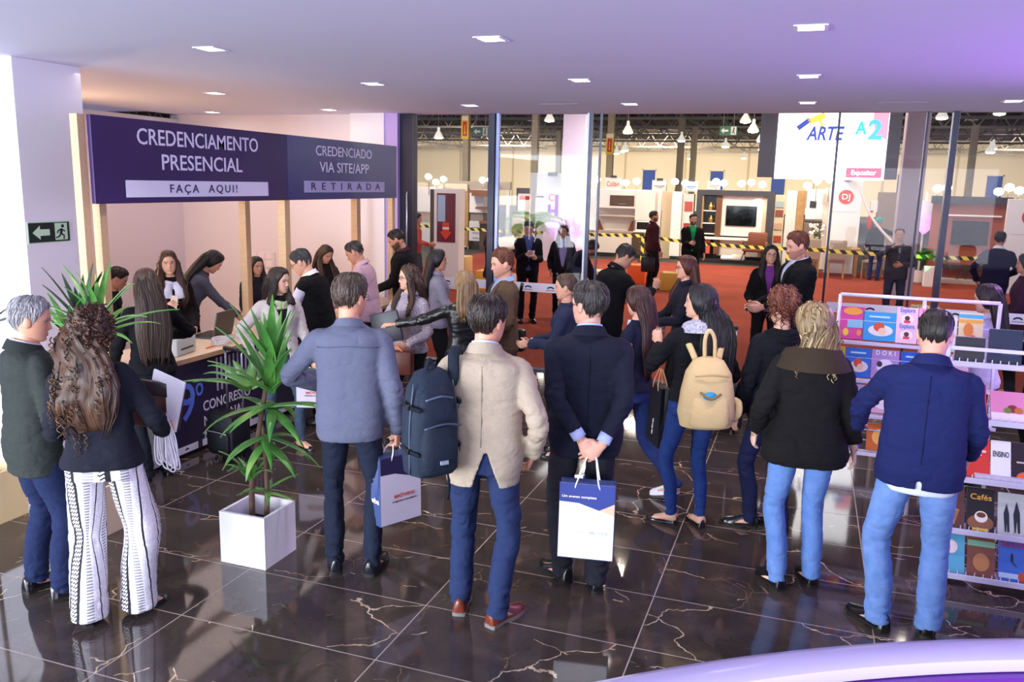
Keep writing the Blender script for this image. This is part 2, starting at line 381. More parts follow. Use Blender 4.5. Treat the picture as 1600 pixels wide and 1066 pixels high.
# ------------------------------------------------------------------ exit sign on the pillar
GRN = plain('12241F', .6); PALE = plain('C9E8C6', .6)
es = thing('exit_sign', 'dark exit sign with white arrow and running figure on the white pillar', 'sign', (-5.728, 4.935, 1.90))
MB().box((0, -.0, -.075), (.004, .40, .095)).build('backing', PALE, es)
MB().box((.0045, .008, -.067), (.006, .392, .087)).build('panel', GRN, es)
MB().prism([(.04, .01), (.11, .065), (.11, .035), (.20, .035), (.20, -.015), (.11, -.015), (.11, -.045)], (.0065, 0, 0), (0, 1, 0), (0, 0, 1), .001).build('arrow', PALE, es)
MB().box((.0065, .25, -.055), (.0075, .37, .08)).build('doorway_mark', PALE, es)
rm = MB(); rm.disc((.008, .325, .055), (0, 1, 0), (0, 0, 1), .014, .001)
for a, b, w in (((.315, .035), (.305, -.005), .022), ((.312, .03), (.28, .02), .01), ((.28, .02), (.27, .0), .01), ((.315, .03), (.345, .012), .01), ((.305, -.005), (.335, -.022), .012), ((.335, -.022), (.33, -.05), .011), ((.303, -.005), (.285, -.03), .012), ((.285, -.03), (.255, -.035), .011)):
    rm.bar((.009, a[0], a[1]), (.009, b[0], b[1]), w, .002, (1, 0, 0))
rm.build('running_figure', GRN, es)
# ------------------------------------------------------------------ curved desk in front of the viewer
def arc_sweep(cx, cy, prof, a0, a1, n=64):
    secs = []
    for a in np.linspace(R(a0), R(a1), n): secs.append([(cx+r*math.cos(a), cy+r*math.sin(a), z) for r, z in prof])
    return MB().loft(secs)
cd = thing('reception_desk', 'curved lilac-topped reception desk edge in the lower right corner', 'desk', (2.33, -1.24, 0))
def sweep(name, prof, mat, sm=40): return arc_sweep(0, 0, prof, 150, 55).build(name, mat, cd, sm)
sweep('ledge', [(4.185, 1.03), (4.19, 1.048), (4.21, 1.058), (4.27, 1.062), (4.30, 1.052), (4.315, 1.03), (4.30, 1.01), (4.19, 1.01)], plain('C4BAE2', .2, 0, .6))
sweep('front_panel', [(4.24, 0), (4.28, 0), (4.28, 1.01), (4.24, 1.01)], plain('2C2733', .3))
sweep('inner_rail', [(4.165, .965), (4.195, .965), (4.195, 1.006), (4.165, 1.006)], plain('6A2F9A', .3))
sweep('worktop', [(3.3, .72), (4.24, .72), (4.24, .76), (3.3, .76)], plain('26212B', .35))
# ================================================================== PEOPLE
def vnoise(p, seed=0):
    """smooth value noise in [-1,1] for an (N,3) array"""
    p = A(p); i = np.floor(p).astype(np.int64); f = p-i; f = f*f*(3-2*f); out = 0
    for dx in (0, 1):
        for dy in (0, 1):
            for dz in (0, 1):
                h = ((i[:, 0]+dx)*73856093) ^ ((i[:, 1]+dy)*19349663) ^ ((i[:, 2]+dz)*83492791) ^ (seed*2654435)
                h = (h ^ (h >> 13))*1274126177; h = ((h ^ (h >> 16)) & 0xFFFF)/32767.5-1
                out = out + h*(f[:, 0] if dx else 1-f[:, 0])*(f[:, 1] if dy else 1-f[:, 1])*(f[:, 2] if dz else 1-f[:, 2])
    return out
def interp(tab, x):
    tab = A(tab); o = np.argsort(tab[:, 0]); return A([np.interp(x, tab[o, 0], tab[o, k]) for k in range(1, tab.shape[1])])
def rotv(v, axis, ang): return A(Matrix.Rotation(ang, 3, Vector(axis)) @ Vector(v))
def rmat(yaw=0, pitch=0, roll=0):
    """columns = right, forward, up; yaw to the person's right, pitch forward, roll to the right"""
    return A(Matrix.Rotation(-R(yaw), 3, 'Z') @ Matrix.Rotation(-R(pitch), 3, 'X') @ Matrix.Rotation(R(roll), 3, 'Y'))
# rest body sections: z, half width, front, back (1.75 m tall)
BODY_M = [(.80, .150, .085, .100), (.86, .166, .098, .118), (.93, .168, .102, .120), (1.0, .160, .100, .100), (1.08, .150, .100, .086), (1.18, .156, .106, .092), (1.28, .170, .114, .108), (1.36, .180, .110, .116), (1.405, .176, .092, .108), (1.435, .142, .074, .096), (1.462, .084, .060, .074), (1.50, .058, .052, .058)]
BODY_F = [(.80, .152, .085, .108), (.86, .172, .096, .126), (.93, .170, .098, .122), (1.0, .150, .094, .096), (1.08, .126, .088, .078), (1.18, .134, .100, .084), (1.27, .148, .128, .096), (1.34, .155, .114, .104), (1.395, .150, .084, .098), (1.43, .116, .064, .084), (1.458, .068, .052, .066), (1.50, .050, .046, .050)]
# head profile: z, half width, front, back
HEAD = A([(.118, .004, .004, .012), (.115, .022, .026, .034), (.106, .043, .050, .060), (.09, .060, .071, .082), (.068, .070, .086, .096), (.042, .0755, .094, .103), (.018, .077, .0965, .105), (.0, .0765, .092, .103), (-.02, .0745, .090, .098), (-.04, .071, .090, .086), (-.055, .068, .0905, .072), (-.07, .0635, .0895, .054), (-.085, .056, .088, .036), (-.098, .046, .0865, .018), (-.108, .034, .081, .004), (-.115, .021, .070, -.016), (-.119, .006, .050, -.030)])
def se(th, a, f, b, p=2.25):
    s, c = np.sin(th), np.cos(th); x = a*np.sign(s)*np.abs(s)**(2/p); y = np.where(c > 0, f, b)*np.sign(c)*np.abs(c)**(2/p); return x, y
def head_pt(th, z):
    w, f, b = interp(HEAD, z); return se(th, w, f, b, 2.15)
def head_mesh(nth=72, nz=58):
    s = np.linspace(-1, 1, nth, endpoint=False); th = np.pi*s*(.55+.45*np.abs(s))
    k = np.linspace(0, np.pi, nz); z = .1175*np.cos(k)*.5+.1175*(1-2*k/np.pi)*.5; z[0] = .1178; z[-1] = -.1188
    TH, Z = np.meshgrid(th, z); X, Y = head_pt(TH, Z)
    front = np.cos(TH) > 0
    g = lambda x, c, w: np.exp(-((x-c)/w)**2)
    A_ = np.interp(Z, [-.055, -.047, -.040, -.034, -.02, 0, .012, .02], [0, .004, .017, .021, .014, .006, .003, 0]); wn = np.interp(Z, [-.045, -.034, 0, .02], [.015, .0135, .009, .010])
    d = A_*np.exp(-(X/wn)**2)
    d += -.009*g(np.abs(X), .031, .016)*g(Z, .002, .012)+.004*g(np.abs(X), .03, .026)*g(Z, .022, .009)+.004*g(np.abs(X), .045, .018)*g(Z, -.028, .016)
    d += .006*g(X, 0, .021)*(g(Z, -.0655, .0045)+1.05*g(Z, -.0755, .0055))-.003*g(X, 0, .026)*g(Z, -.0705, .0022)-.003*g(X, 0, .03)*g(Z, -.086, .006)+.005*g(X, 0, .022)*g(Z, -.101, .010)
    d += .0035*g(np.abs(X), .031, .010)*g(Z, .001, .006)
    Y = Y+np.where(front, d, 0)
    return np.stack([X, Y, Z], 2)
HEADG = head_mesh()
def ear_secs(side):
    pts = []
    for k, (y, z, w, h) in enumerate([(.012, 0, .004, .012), (.004, .002, .008, .026), (-.008, .004, .010, .033), (-.02, .008, .009, .028), (-.028, .011, .004, .016)]):
        an = np.linspace(0, 2*np.pi, 10, endpoint=False); x = side*(.0755-.0008*k+ .35*(.012-y)*.35)
        pts.append(np.stack([x+np.cos(an)*w, y+0*an, -.012+z+np.sin(an)*h], 1))
    return pts
class Person:
    def __init__(s, name_label, loc, face, H=1.75, sex='m', w=1., lean=0, side=0, twist=0, head=(0, 0, 0), arms=((.27, .03, .84), (-.27, .03, .84)), elbow=None, feet=((.10, 0, 8), (-.10, 0, -8)), skin='D9A68A', hair=None, build=1., pel=(0, 0), hands=None, seed=0, lod=1, visible_legs=True, neck=0, beard=None, brow='3A2A20', lips='B5655C', age=0, shape=None):
        s.label = name_label; s.k = H/1.75; s.sex = sex; s.w = w; s.seed = seed; s.lod = lod
        s.root = thing('person', name_label, 'person', loc, -R(face))
        s.body_tab = A(BODY_F if sex == 'f' else BODY_M).copy(); s.body_tab[:, 1:] *= w
        s.sh = (.150 if sex == 'f' else .176)*(.55+.45*w); s.shz = 1.383
        # ---- legs
        dz = 0; hips = []
        for i, ft in enumerate(feet):
            sg = 1 if i == 0 else -1; an = A((ft[0], ft[1], .085+(ft[3] if len(ft) > 3 else 0))); hp = A((sg*.09*w+pel[0], pel[1], .92))
            dh = math.hypot(an[0]-hp[0], an[1]-hp[1]); dz = max(dz, hp[2]-an[2]-math.sqrt(max(.848**2-dh**2, .1)))
        dz = max(dz, 0); s.P = A((pel[0], pel[1], .95-dz)); s.feet = feet; s.legs = []
        for i, ft in enumerate(feet):
            sg = 1 if i == 0 else -1; an = A((ft[0], ft[1], .085+(ft[3] if len(ft) > 3 else 0))); hp = A((sg*.088*w+pel[0], pel[1], .92-dz))
            yaw = R(ft[2]); fwd = A((math.sin(yaw), math.cos(yaw), 0)); kn = s.ik(hp, an, .44, .41, fwd+A((sg*.1, 0, 0))); s.legs.append((hp, kn, an))
        # ---- spine table
        n = 80; zs = np.linspace(.95, 1.60, n); s.zs = zs; t = np.clip((zs-.95)/.30, 0, 1); t = t*t*(3-2*t)
        c = s.P.copy(); s.sc = []; s.sf = []
        for i in range(n):
            F = rmat(twist*t[i], lean*t[i], side*t[i])
            if i: c = c+F[:, 2]*(zs[i]-zs[i-1])
            s.sc.append(c.copy()); s.sf.append(F)
        s.sc = A(s.sc); s.sf = A(s.sf)
        # ---- head frame
        nb = s.bend(A([(0, -.012, 1.485)]))[0]; top = s.sf[-1]
        yw, pt, rl = head
        s.HF = A(Matrix(top.tolist()) @ Matrix(rmat(yw, pt, rl).tolist()))
        nd = unit(top[:, 2]*1.0+s.HF[:, 2]*1.2+top[:, 1]*.22)
        s.nb = nb; s.hs = 1.0 if sex == 'm' else .955
        s.HC = nb+nd*.058+s.HF[:, 2]*.082*s.hs+s.HF[:, 1]*.008
        # ---- arms
        s.arms = []
        for i, a in enumerate(arms):
            sg = 1 if i == 0 else -1; S = s.bend(A([(sg*s.sh, -.008, s.shz)]))[0]
            W = A(a); d = W-S; L = np.linalg.norm(d)
            if L > .545: W = S+d/L*.545
            pole = A(elbow[i]) if elbow and elbow[i] is not None else A((sg*.5, -1, -.35))
            E = s.ik(S, W, .29, .258, pole); s.arms.append((S, E, W))
        s.hands = hands or (None, None)
        s.mat_skin = None; s.skin = skin
        s.face_par = dict(skin=hexc(skin)[:3], brow=hexc(brow)[:3], lips=hexc(lips)[:3], beard=(hexc(beard[0])[:3], beard[1]) if beard else None, hair=hexc(hair)[:3] if hair else hexc(brow)[:3])
        s.make_body()
    @staticmethod
    def ik(a, b, l1, l2, pole):
        a, b = A(a), A(b); d = b-a; L = min(np.linalg.norm(d), l1+l2-.002); t = unit(d)
        x = (l1*l1-l2*l2+L*L)/(2*L); h = math.sqrt(max(l1*l1-x*x, 0)); p = A(pole)-t*(A(pole) @ t)
        return a+t*x+unit(p)*h
    def bend(s, p):
        """rest torso coordinates -> posed"""
        p = A(p); z = p[:, 2]; zc = np.clip(z, .95, 1.60); f = (zc-.95)/(s.zs[1]-s.zs[0]); i = np.minimum(f.astype(int), len(s.zs)-2); u = (f-i)[:, None]
        c = s.sc[i]*(1-u)+s.sc[i+1]*u; F = s.sf[i]*(1-u[:, :, None])+s.sf[i+1]*u[:, :, None]
        o = c+np.einsum('nij,nj->ni', F[:, :, :2], p[:, :2]); o += F[:, :, 2]*(z-zc)[:, None]; return o
    def unbend(s, q):
        q = A(q); d = np.einsum('nki,ki->nk', q[:, None, :]-s.sc[None], s.sf[:, :, 2]); d2 = np.abs(d)+.15*np.linalg.norm(q[:, None, :]-s.sc[None], axis=2)
        i = np.argmin(d2, 1); r = np.einsum('nij,ni->nj', s.sf[i], q-s.sc[i]); z = s.zs[i]+r[:, 2]
        return np.stack([r[:, 0], r[:, 1], z], 1)
    def hd(s, p): return s.HC+(A(p)*s.hs) @ s.HF.T
    def torso(s, tab, n=36, p=2.4):
        tab = A(tab); zz = np.concatenate([np.linspace(tab[i, 0], tab[i+1, 0], 4, endpoint=False) for i in range(len(tab)-1)]+[tab[-1:, 0]])
        th = np.linspace(0, 2*np.pi, n, endpoint=False); secs = []
        for z in zz:
            v = interp(tab, z); x, y = se(th, *v[:3], p); secs.append(s.bend(np.stack([x, y, 0*x+z], 1)))
        return secs
    def off(s, d, hem, top=1.50, flare=0, taper=1., loose=0, belly=0):
        """body table grown by d, from hem to top; loose straightens the waist"""
        z = [hem]+[q for q in s.body_tab[:, 0] if hem+.02 < q < top-.005]+[top]; out = []
        for q in z:
            a, f, b = interp(s.body_tab, max(q, .8)); fr = max(0, (1.0-q))*flare
            wz = math.exp(-((q-1.07)/.13)**2)*loose; up = min(1., max(0., (1.50-q)/.06)); dd = d*(.35+.65*up)
            out.append((q, a+dd+wz*.035+fr, f+dd*.8+wz*.022+fr*.6+belly*math.exp(-((q-1.05)/.12)**2), b+dd*.8+wz*.03+fr*.8))
        return out
    # ---- naked body (one closed surface)
    def make_body(s):
        parts = []
        def P(secs): parts.append(MB().loft(secs))
        tab = s.body_tab[1:].copy(); tab[:, 1:] *= np.interp(tab[:, 0], [1.40, 1.48], [.84, 1.])[:, None]; P(s.torso(tab, 24))
        for (h, k, a) in s.legs:
            pts = spline([h+A((0, 0, .03)), (h+k)/2, k, (k*.55+a*.45), a-A((0, 0, .02))], 14); rr = spline([.066, .060, .042, .040, .031], 14)[:, 0]*(.93 if s.sex == 'f' else 1)
            P(tube_secs(pts, rr, 12, (0, 1, 0)))
        for i, ft in enumerate(s.feet):
            a = s.legs[i][2]; yw = R(ft[2]); f = A((math.sin(yw), math.cos(yw), 0)); lf = ft[3] if len(ft) > 3 else 0; tp = -.35*min(1, lf/.1)
            P(tube_secs(spline([a-f*.045+A((0, 0, -.03)), a+f*.02+A((0, 0, -.035)), a+f*.09+A((0, 0, -.05+tp*.06)), a+f*.155+A((0, 0, -.064+tp*.14))], 8), [(.026, .03), (.033, .04), (.037, .035), (.04, .025), (.041, .02), (.04, .017), (.034, .013), (.02, .008)], 10, (0, 0, 1)))
        for i, (S, E, W) in enumerate(s.arms):
            pts = spline([S*.9+s.bend(A([(0, 0, s.shz)]))[0]*.1, (S+E)/2, E, (E+W)/2, W], 14); rr = spline([.042, .038, .033, .032, .0265], 14)[:, 0]*(.9 if s.sex == 'f' else 1)
            P(tube_secs(pts, rr, 10, (0, 1, 0))); s.hand(i, parts)
        c0 = s.nb-s.sf[-1][:, 2]*.05; c1 = s.HC-s.HF[:, 2]*.06*s.hs-s.HF[:, 1]*.012*s.hs; r = .056 if s.sex == 'm' else .046
        P(tube_secs(spline([c0, s.nb*.7+c1*.3, c1, c1+s.HF[:, 2]*.05], 9), spline([r*1.25, r*1.03, r, r*.95], 9)[:, 0], 18, (0, 1, 0)))
        g = HEADG; P([s.hd(g[i]) for i in range(len(g))][::-1])
        for sg in (1, -1): P([s.hd(q) for q in ear_secs(sg)])
        base = parts[0].mesh('b'); s.tmp = bpy.data.objects.new('tmp', base); COL.objects.link(s.tmp); s.tc = bpy.data.collections.new('tmp'); COL.children.link(s.tc); s.to = []
        for q in parts[1:]:
            o = bpy.data.objects.new('tmp', q.mesh('p')); s.tc.objects.link(o); s.to.append(o)
        m = s.tmp.modifiers.new('u', 'BOOLEAN'); m.operand_type = 'COLLECTION'; m.collection = s.tc; m.operation = 'UNION'; m.solver = 'MANIFOLD'
        JOBS.append((s.tmp, s.finish_body))
    def finish_body(s, me):
        for o in s.to: bpy.data.objects.remove(o)
        bpy.data.collections.remove(s.tc)
        me.name = 'body'; n = len(me.vertices); v = np.empty(n*3); me.vertices.foreach_get('co', v); v = v.reshape(-1, 3)
        h = (v-s.HC) @ s.HF/s.hs; col = np.ones((n, 4)); col[:, :3] = s.face_colors(h)
        ca = me.color_attributes.new('skin_tone', 'FLOAT_COLOR', 'POINT'); ca.data.foreach_set('color', col.ravel())
        v *= s.k; me.vertices.foreach_set('co', v.ravel()); me.shade_smooth(); me.materials.clear(); me.materials.append(SKIN)
        o = bpy.data.objects.new('body', me); COL.objects.link(o); o.parent = s.root; s.body = o
    def face_colors(s, h):
        fp = s.face_par; x, y, z = np.abs(h[:, 0]), h[:, 1], h[:, 2]; c = np.tile(A(fp['skin']), (len(h), 1)); near = (y > .03) & (np.abs(z) < .13) & (x < .09)
        def put(m, col, f=1.):
            m = np.clip(m, 0, 1)*f; c[:] = c*(1-m[:, None])+A(col)*m[:, None]
        blush = np.exp(-((x-.045)/.022)**2-((z+.03)/.02)**2)*near; put(blush, A(fp['skin'])*A((1.08, .80, .78)), .5)
        inn = (z > -.125) & (z < .13) & (y > -.13) & (x < .1)
        if fp['beard']:
            jaw = np.clip((-.030-z)/.012+np.clip((.045-y)/.05, 0, 1)*.8, 0, 1)*np.clip((y+.03)/.02, 0, 1)*np.clip((z+.135)/.01, 0, 1); mouth = np.exp(-(x/.02)**4-((z+.0715)/.009)**4)
            nose = np.exp(-(x/.018)**4)*(z > -.052); put(np.where(inn & (z < -.005) & (z > -.135), jaw*(1-mouth)*(1-nose), 0), fp['beard'][0], fp['beard'][1])
        put(np.where(near & (y > .06), np.exp(-(x/.021)**4-((z+.0705)/.0075)**4), 0), fp['lips'], .85)
        put(np.where(near & (y > .06), np.exp(-(x/.022)**4-((z+.0705)/.0014)**2), 0), A(fp['lips'])*.35, .7)
        ez = z-.001-.0015*np.clip((x-.031)/.014, -1, 1); put(np.where(near & (y > .05), np.exp(-((x-.031)/.0165)**4-(ez/.0095)**4), 0), A(fp['skin'])*A((.55, .45, .42)), .55)
        put(np.where(near & (y > .05), np.exp(-((x-.031)/.0135)**6-(ez/.0058)**4), 0), (.72, .70, .68), .95)
        put(np.where(near & (y > .05), np.exp(-((x-.031)/.0058)**4-((z-.001)/.006)**4), 0), (.03, .02, .015), .97)
        put(np.where(near & (y > .05), np.exp(-((x-.031)/.016)**6-((ez-.0065)/.0026)**2), 0), (.03, .02, .02), .8)
        bz = z-.0215-.004*np.clip((x-.02)/.018, 0, 1)+.007*np.clip((x-.038)/.014, 0, 1)**2; put(np.where(near & (y > .04), np.exp(-((x-.032)/.020)**6-(bz/.0042)**2), 0), fp['brow'], .85)
        put(np.where(near & (y > .08), np.exp(-((x-.0075)/.0042)**2-((z+.0455)/.0028)**2), 0), A(fp['skin'])*.3, .7)
        return c
    def hand(s, i, parts):
        S, E, W = s.arms[i]; sg = 1 if i == 0 else -1; h = s.hands[i] or {}
        d = unit(A(h['dir'])) if 'dir' in h else unit(unit(W-E)+A((0, 0, -.25)) if abs(unit(W-E)[2]) > .6 else unit(W-E))
        nrm = A(h['palm']) if 'palm' in h else A((-sg, .25, 0)); nrm = unit(nrm-d*(nrm @ d)); curl = h.get('curl', .35)
        u = np.cross(d, nrm)*1.0       # across the palm
        th = h.get('thumb'); ts = 1 if (th if th is not None else (u @ A((0, 1, .3)) > 0)) else -1
        k = .92 if s.sex == 'f' else 1.0
        L = MB(); parts.append(MB().loft(tube_secs([W-d*.02, W+d*.015*k, W+d*.05*k, W+d*.085*k, W+d*.1*k], [(.024*k, .018*k), (.030*k, .017*k), (.041*k, .015*k), (.042*k, .013*k), (.030*k, .008*k)], 12, nrm)))
        s.hand_frame = getattr(s, 'hand_frame', {}); s.hand_frame[i] = (W, d, nrm, u)
        sp = [(-.031, .090, .066), (-.0105, .096, .076), (.0105, .094, .072), (.030, .086, .056)]
        for q, (off, st, ln) in enumerate(sp):
            off = off*-ts; b = W+d*(st-.012)*k+u*off*k; dd = d.copy(); pts = [b]; cc = curl*(1+.12*q)
            for j in range(3):
                a = cc*(.75 if j == 0 else 1.0); dd = unit(dd*math.cos(a)+nrm*math.sin(a)*1.0-(0)*u); b = b+dd*ln*k*(.44, .32, .26)[j]; pts.append(b.copy()); nn = unit(np.cross(u, dd)); 
            parts.append(MB().loft(tube_secs(spline(pts, 8), np.array([.0095, .0092, .0086, .0085, .0078, .0075, .0068, .0045])*k, 8, nrm)))
        b = W+d*.022*k+u*.026*ts*k; t1 = unit(d*.62+u*ts*.72+nrm*(.15+.5*curl)); t2 = unit(d*.88+u*ts*.22+nrm*(.2+.9*curl))
        parts.append(MB().loft(tube_secs(spline([b-t1*.012, b+t1*.036*k, b+t1*.036*k+t2*.028*k, b+t1*.036*k+t2*.050*k], 8), np.array([.013, .0125, .0115, .0105, .0100, .0095, .008, .005])*k, 8, nrm)))
    # ---- clothing
    def cloth(s, name, mbs, mat, voxel=.011, smooth=6, fold=.006, cut=None, solid=0, post=None, fscale=(8, 8, 15), limit=None):
        mb = MB()
        for q in mbs: mb.loft(q)
        o = bpy.data.objects.new('tmp', mb.mesh('tmp')); COL.objects.link(o); vx = (voxel*.86 if s.lod == 1 else voxel*1.3)
        m = o.modifiers.new('r', 'REMESH'); m.mode = 'VOXEL'; m.voxel_size = vx; m2 = o.modifiers.new('s', 'SMOOTH'); m2.factor = .5; m2.iterations = smooth+2 if s.lod == 1 else max(3, int(smooth*.7))
        def done(me):
            me.name = name; n = len(me.vertices); v = np.empty(n*3); me.vertices.foreach_get('co', v); v = v.reshape(-1, 3)
            nr = np.empty(n*3); me.vertices.foreach_get('normal', nr); nr = nr.reshape(-1, 3)
            f = vnoise(v*A(fscale)+s.seed*7, 1); f2 = vnoise(v*A(fscale)*1.9+s.seed*3+(f*1.4)[:, None], 2); f3 = vnoise(v*A(fscale)*3.4+s.seed+(f2)[:, None], 3)
            amp = np.full(n, fold*.5)
            for (S, E, W) in s.arms:
                de = np.linalg.norm(v-E, axis=1); amp += fold*np.exp(-(de/.10)**2); dw = np.linalg.norm(v-W, axis=1); amp += fold*.7*np.exp(-(dw/.09)**2)
            for (h, k, a) in s.legs:
                amp += fold*.9*np.exp(-(np.linalg.norm(v-k, axis=1)/.11)**2)+fold*1.5*np.exp(-(np.linalg.norm(v-a, axis=1)/.12)**2)+fold*.6*np.exp(-(np.linalg.norm(v-h, axis=1)/.1)**2)
            v += nr*((.30-(1-np.abs(f))**3*1.1)*amp+(.2-(1-np.abs(f2))**4*.8)*amp*.8+f3*amp*.22)[:, None]
            if post: v = post(v, nr)
            me.vertices.foreach_set('co', (v*s.k).ravel())
            if cut is not None:
                rest = s.unbend(v); kill = cut(rest, v)
                bm = bmesh.new(); bm.from_mesh(me); bm.verts.ensure_lookup_table()
                bmesh.ops.delete(bm, geom=[bm.verts[i] for i in np.nonzero(kill)[0]], context='VERTS')
                for _ in range(3):
                    bd = [e for e in bm.edges if e.is_boundary]; vs_ = {vv for e in bd for vv in e.verts}; nw = {}
                    for vv in vs_:
                        nb = [e.other_vert(vv).co for e in vv.link_edges if e.is_boundary]
                        if len(nb) == 2: nw[vv] = vv.co*.4+(nb[0]+nb[1])*.3
                    for vv, c_ in nw.items(): vv.co = c_
                bm.to_mesh(me); bm.free()
            me.update(); me.shade_smooth(); me.materials.clear(); me.materials.append(mat); ob = bpy.data.objects.new(name, me); COL.objects.link(ob); ob.parent = holder
            if solid:
                so = ob.modifiers.new('t', 'SOLIDIFY'); so.thickness = solid*s.k; so.offset = -1
        holder = s.root; JOBS.append((o, done)); return None
    def sleeves(s, r0, r1, r2, end=.015, both=(1, 1), to=1.):
        out = []
        for i, (S, E, W) in enumerate(s.arms):
            if not both[i]: continue
            sg = 1 if i == 0 else -1; I = s.bend(A([(sg*(s.sh-.055), -.006, s.shz+.012)]))[0]; We = W-unit(W-E)*end if to == 1 else E+(W-E)*to
            We = We if to > 0 else S+(E-S)*(1+to)
            if to > 0: pts = [I, S, S*.5+E*.5, E, E*.5+We*.5, We]; rr = [r0*.72, r0, (r0+r1)/2, r1*1.03, (r1+r2)/2, r2]
            else: pts = [I, S, S*.5+We*.5, We]; rr = [r0*.72, r0, r1, r1]
            out.append(tube_secs(spline(pts, 22), spline(rr, 22)[:, 0], 16, (0, 1, 0)))
        return out
    def trousers(s, mat, r=(.098, .070, .060), hem=.045, waist=1.03, grow=.012, fold=.009, name='trousers', flare=0, voxel=.011):
        L = [s.torso(s.off(grow, .84, waist), 32)]
        f = .95 if s.sex == 'f' else 1
        for i, (h, k, a) in enumerate(s.legs):
            ft = s.feet[i]; yw = R(ft[2]); fw = A((math.sin(yw), math.cos(yw), 0)); end = a+unit(a-k)*(.085-hem)
            pts = [h+A((0, 0, .02)), h*.75+k*.25, h*.4+k*.6, k, k*.5+a*.5-fw*.012, end+fw*.004]; rr = A([r[0], r[0]*.96, (r[0]+r[1])/2*.98, r[1], (r[1]+r[2])/2*1.04, r[2]+flare])*f*(.4+.6*s.w)
            pp = spline(pts, 26); r_ = spline(rr, 26)[:, 0]; L.append(tube_secs(pp, np.stack([r_*.93, r_*1.06], 1), 18, (0, 1, 0)))
        s.cloth(name, L, mat, voxel, 7, fold, fscale=(8, 8, 15))
    def jacket(s, mat, hem=.76, d=.023, loose=.6, sl=(.064, .056, .047), name='jacket', open_=None, vent=None, flare=.05, end=.012, fold=.010, top=1.485, both=(1, 1), to=1., cutx=None, belly=0, voxel=.011):
        L = [s.torso(s.off(d, hem, top, flare, loose=loose, belly=belly), 40)]+s.sleeves(*sl, end=end, both=both, to=to); s.jd = d; s.jl = loose; s.jb = belly
        cut = None
        if open_ or vent or cutx:
            def cut(r, v):
                k = np.zeros(len(r), bool)
                if open_:  # (top half width, button z, below half width)
                    tw, bz, bw = open_; hw = np.where(r[:, 2] > bz, tw*np.clip((r[:, 2]-bz)/(1.46-bz), 0, 1.15), bw*np.clip((bz-r[:, 2])/.3, 0, 1)); k |= (r[:, 1] > .0) & (np.abs(r[:, 0]) < hw) & (np.abs(r[:, 0]) < .14)
                if vent:
                    vx, vz, vw = vent; k |= (r[:, 1] < -.0) & (r[:, 2] < vz) & (np.abs(r[:, 0]-vx) < vw*np.clip((vz-r[:, 2])/.22, 0, 1))
                if cutx: k |= cutx(r, v)
                return k
        s.cloth(name, L, mat, voxel, 6, fold, cut, .006 if cut else 0)
    def shirt(s, mat, d=.010, hem=.9, name='shirt', arms=False, loose=.2, top=1.495, sl=(.062, .052, .04), end=.0, fold=.004, belly=0):
        L = [s.torso(s.off(d, hem, top, loose=loose, belly=belly), 36)]+(s.sleeves(*sl, end=end) if arms else [])
        s.cloth(name, L, mat, .012, 5, fold)
    def surf(s, x, z, back=False, d=None, loose=None):
        """point on the outer garment front/back at rest x,z, with offset"""
        d = s.jd if d is None else d; loose = s.jl if loose is None else loose
        t = s.off(d, .7, 1.5, .05, loose=loose, belly=getattr(s, 'jb', 0)); a, f, b = interp(t, z); q = min(abs(x)/a, .995); y = (1-q**2.4)**(1/2.4)*(b if back else f); return A((x, -y if back else y, z))
    def patch(s, name, rows, mat, back=False, d=None, loose=None, lift=.006, th=.006, parent=None, sm=True):
        """strip over the garment: rows = list of [(x,z) ...] of equal length"""
        n = len(rows[0]); up = []; dn = []
        for rw in rows:
            for x, z in rw:
                p = s.surf(x, z, back, d, loose); sgn = -1 if back else 1; nrm = unit(A((p[0]*1.2, p[1], 0))); up.append(p+nrm*lift); dn.append(p+nrm*(lift-th))
        m = len(rows); v = np.vstack([s.bend(A(up)), s.bend(A(dn))])*s.k; f = []; o = m*n
        for i in range(m-1):
            for j in range(n-1): q = (i*n+j, i*n+j+1, (i+1)*n+j+1, (i+1)*n+j); f.append(q); f.append(tuple(x+o for x in q[::-1]))
        rim = [j for j in range(n)]+[(i+1)*n-1 for i in range(1, m)]+[(m-1)*n+j for j in range(n-2, -1, -1)]+[i*n for i in range(m-2, 0, -1)]
        for a, b in zip(rim, rim[1:]+rim[:1]): f.append((a, a+o, b+o, b))
        mb = MB().add(v, f); me_o = mb.build(name, mat, parent or s.root, sm); return me_o
    def lapels(s, mat, bz=1.10, wide=.075, inner=.0, topx=.07, name='lapel'):
        for sg in (1, -1):
            rows = []
            for t in np.linspace(0, 1, 9):
                z = bz+(1.455-bz)*t; xi = inner+topx*t; wd = wide*math.sin(min(1, t*1.25)*math.pi/2)*(1 if t < .8 else 1-(t-.8)*2.2); rows.append([(sg*(xi+wd*q), z-(.02*q if t > .75 else 0)) for q in (0, .5, 1)][::sg])
            s.patch(name, rows, mat, lift=.009, th=.006)
    def collar(s, mat, r=.066, h=.042, fall=.040, spread=.026, front=34, tilt=.035, z0=1.474, name='collar', ry=1.08):
        an = np.linspace(R(front), R(360-front), 40); secs = []
        for a in an:
            e = .5-.5*math.cos(a); zb = z0-.028*(1-e)+tilt*.3*e; prof = [(r*1.04, 0), (r, h), (r+.006, h+.003), (r+spread*.55, h*.55), (r+spread, h-fall), (r+spread-.007, h-fall), (r+.010, h*.35)]
            secs.append(s.bend(A([(math.sin(a)*q*1.0, -.010+math.cos(a)*q*ry-(0), zb+w*(.75+.25*e)) for q, w in prof]))*s.k)
        MB().loft(secs).build(name, mat, s.root, 50)
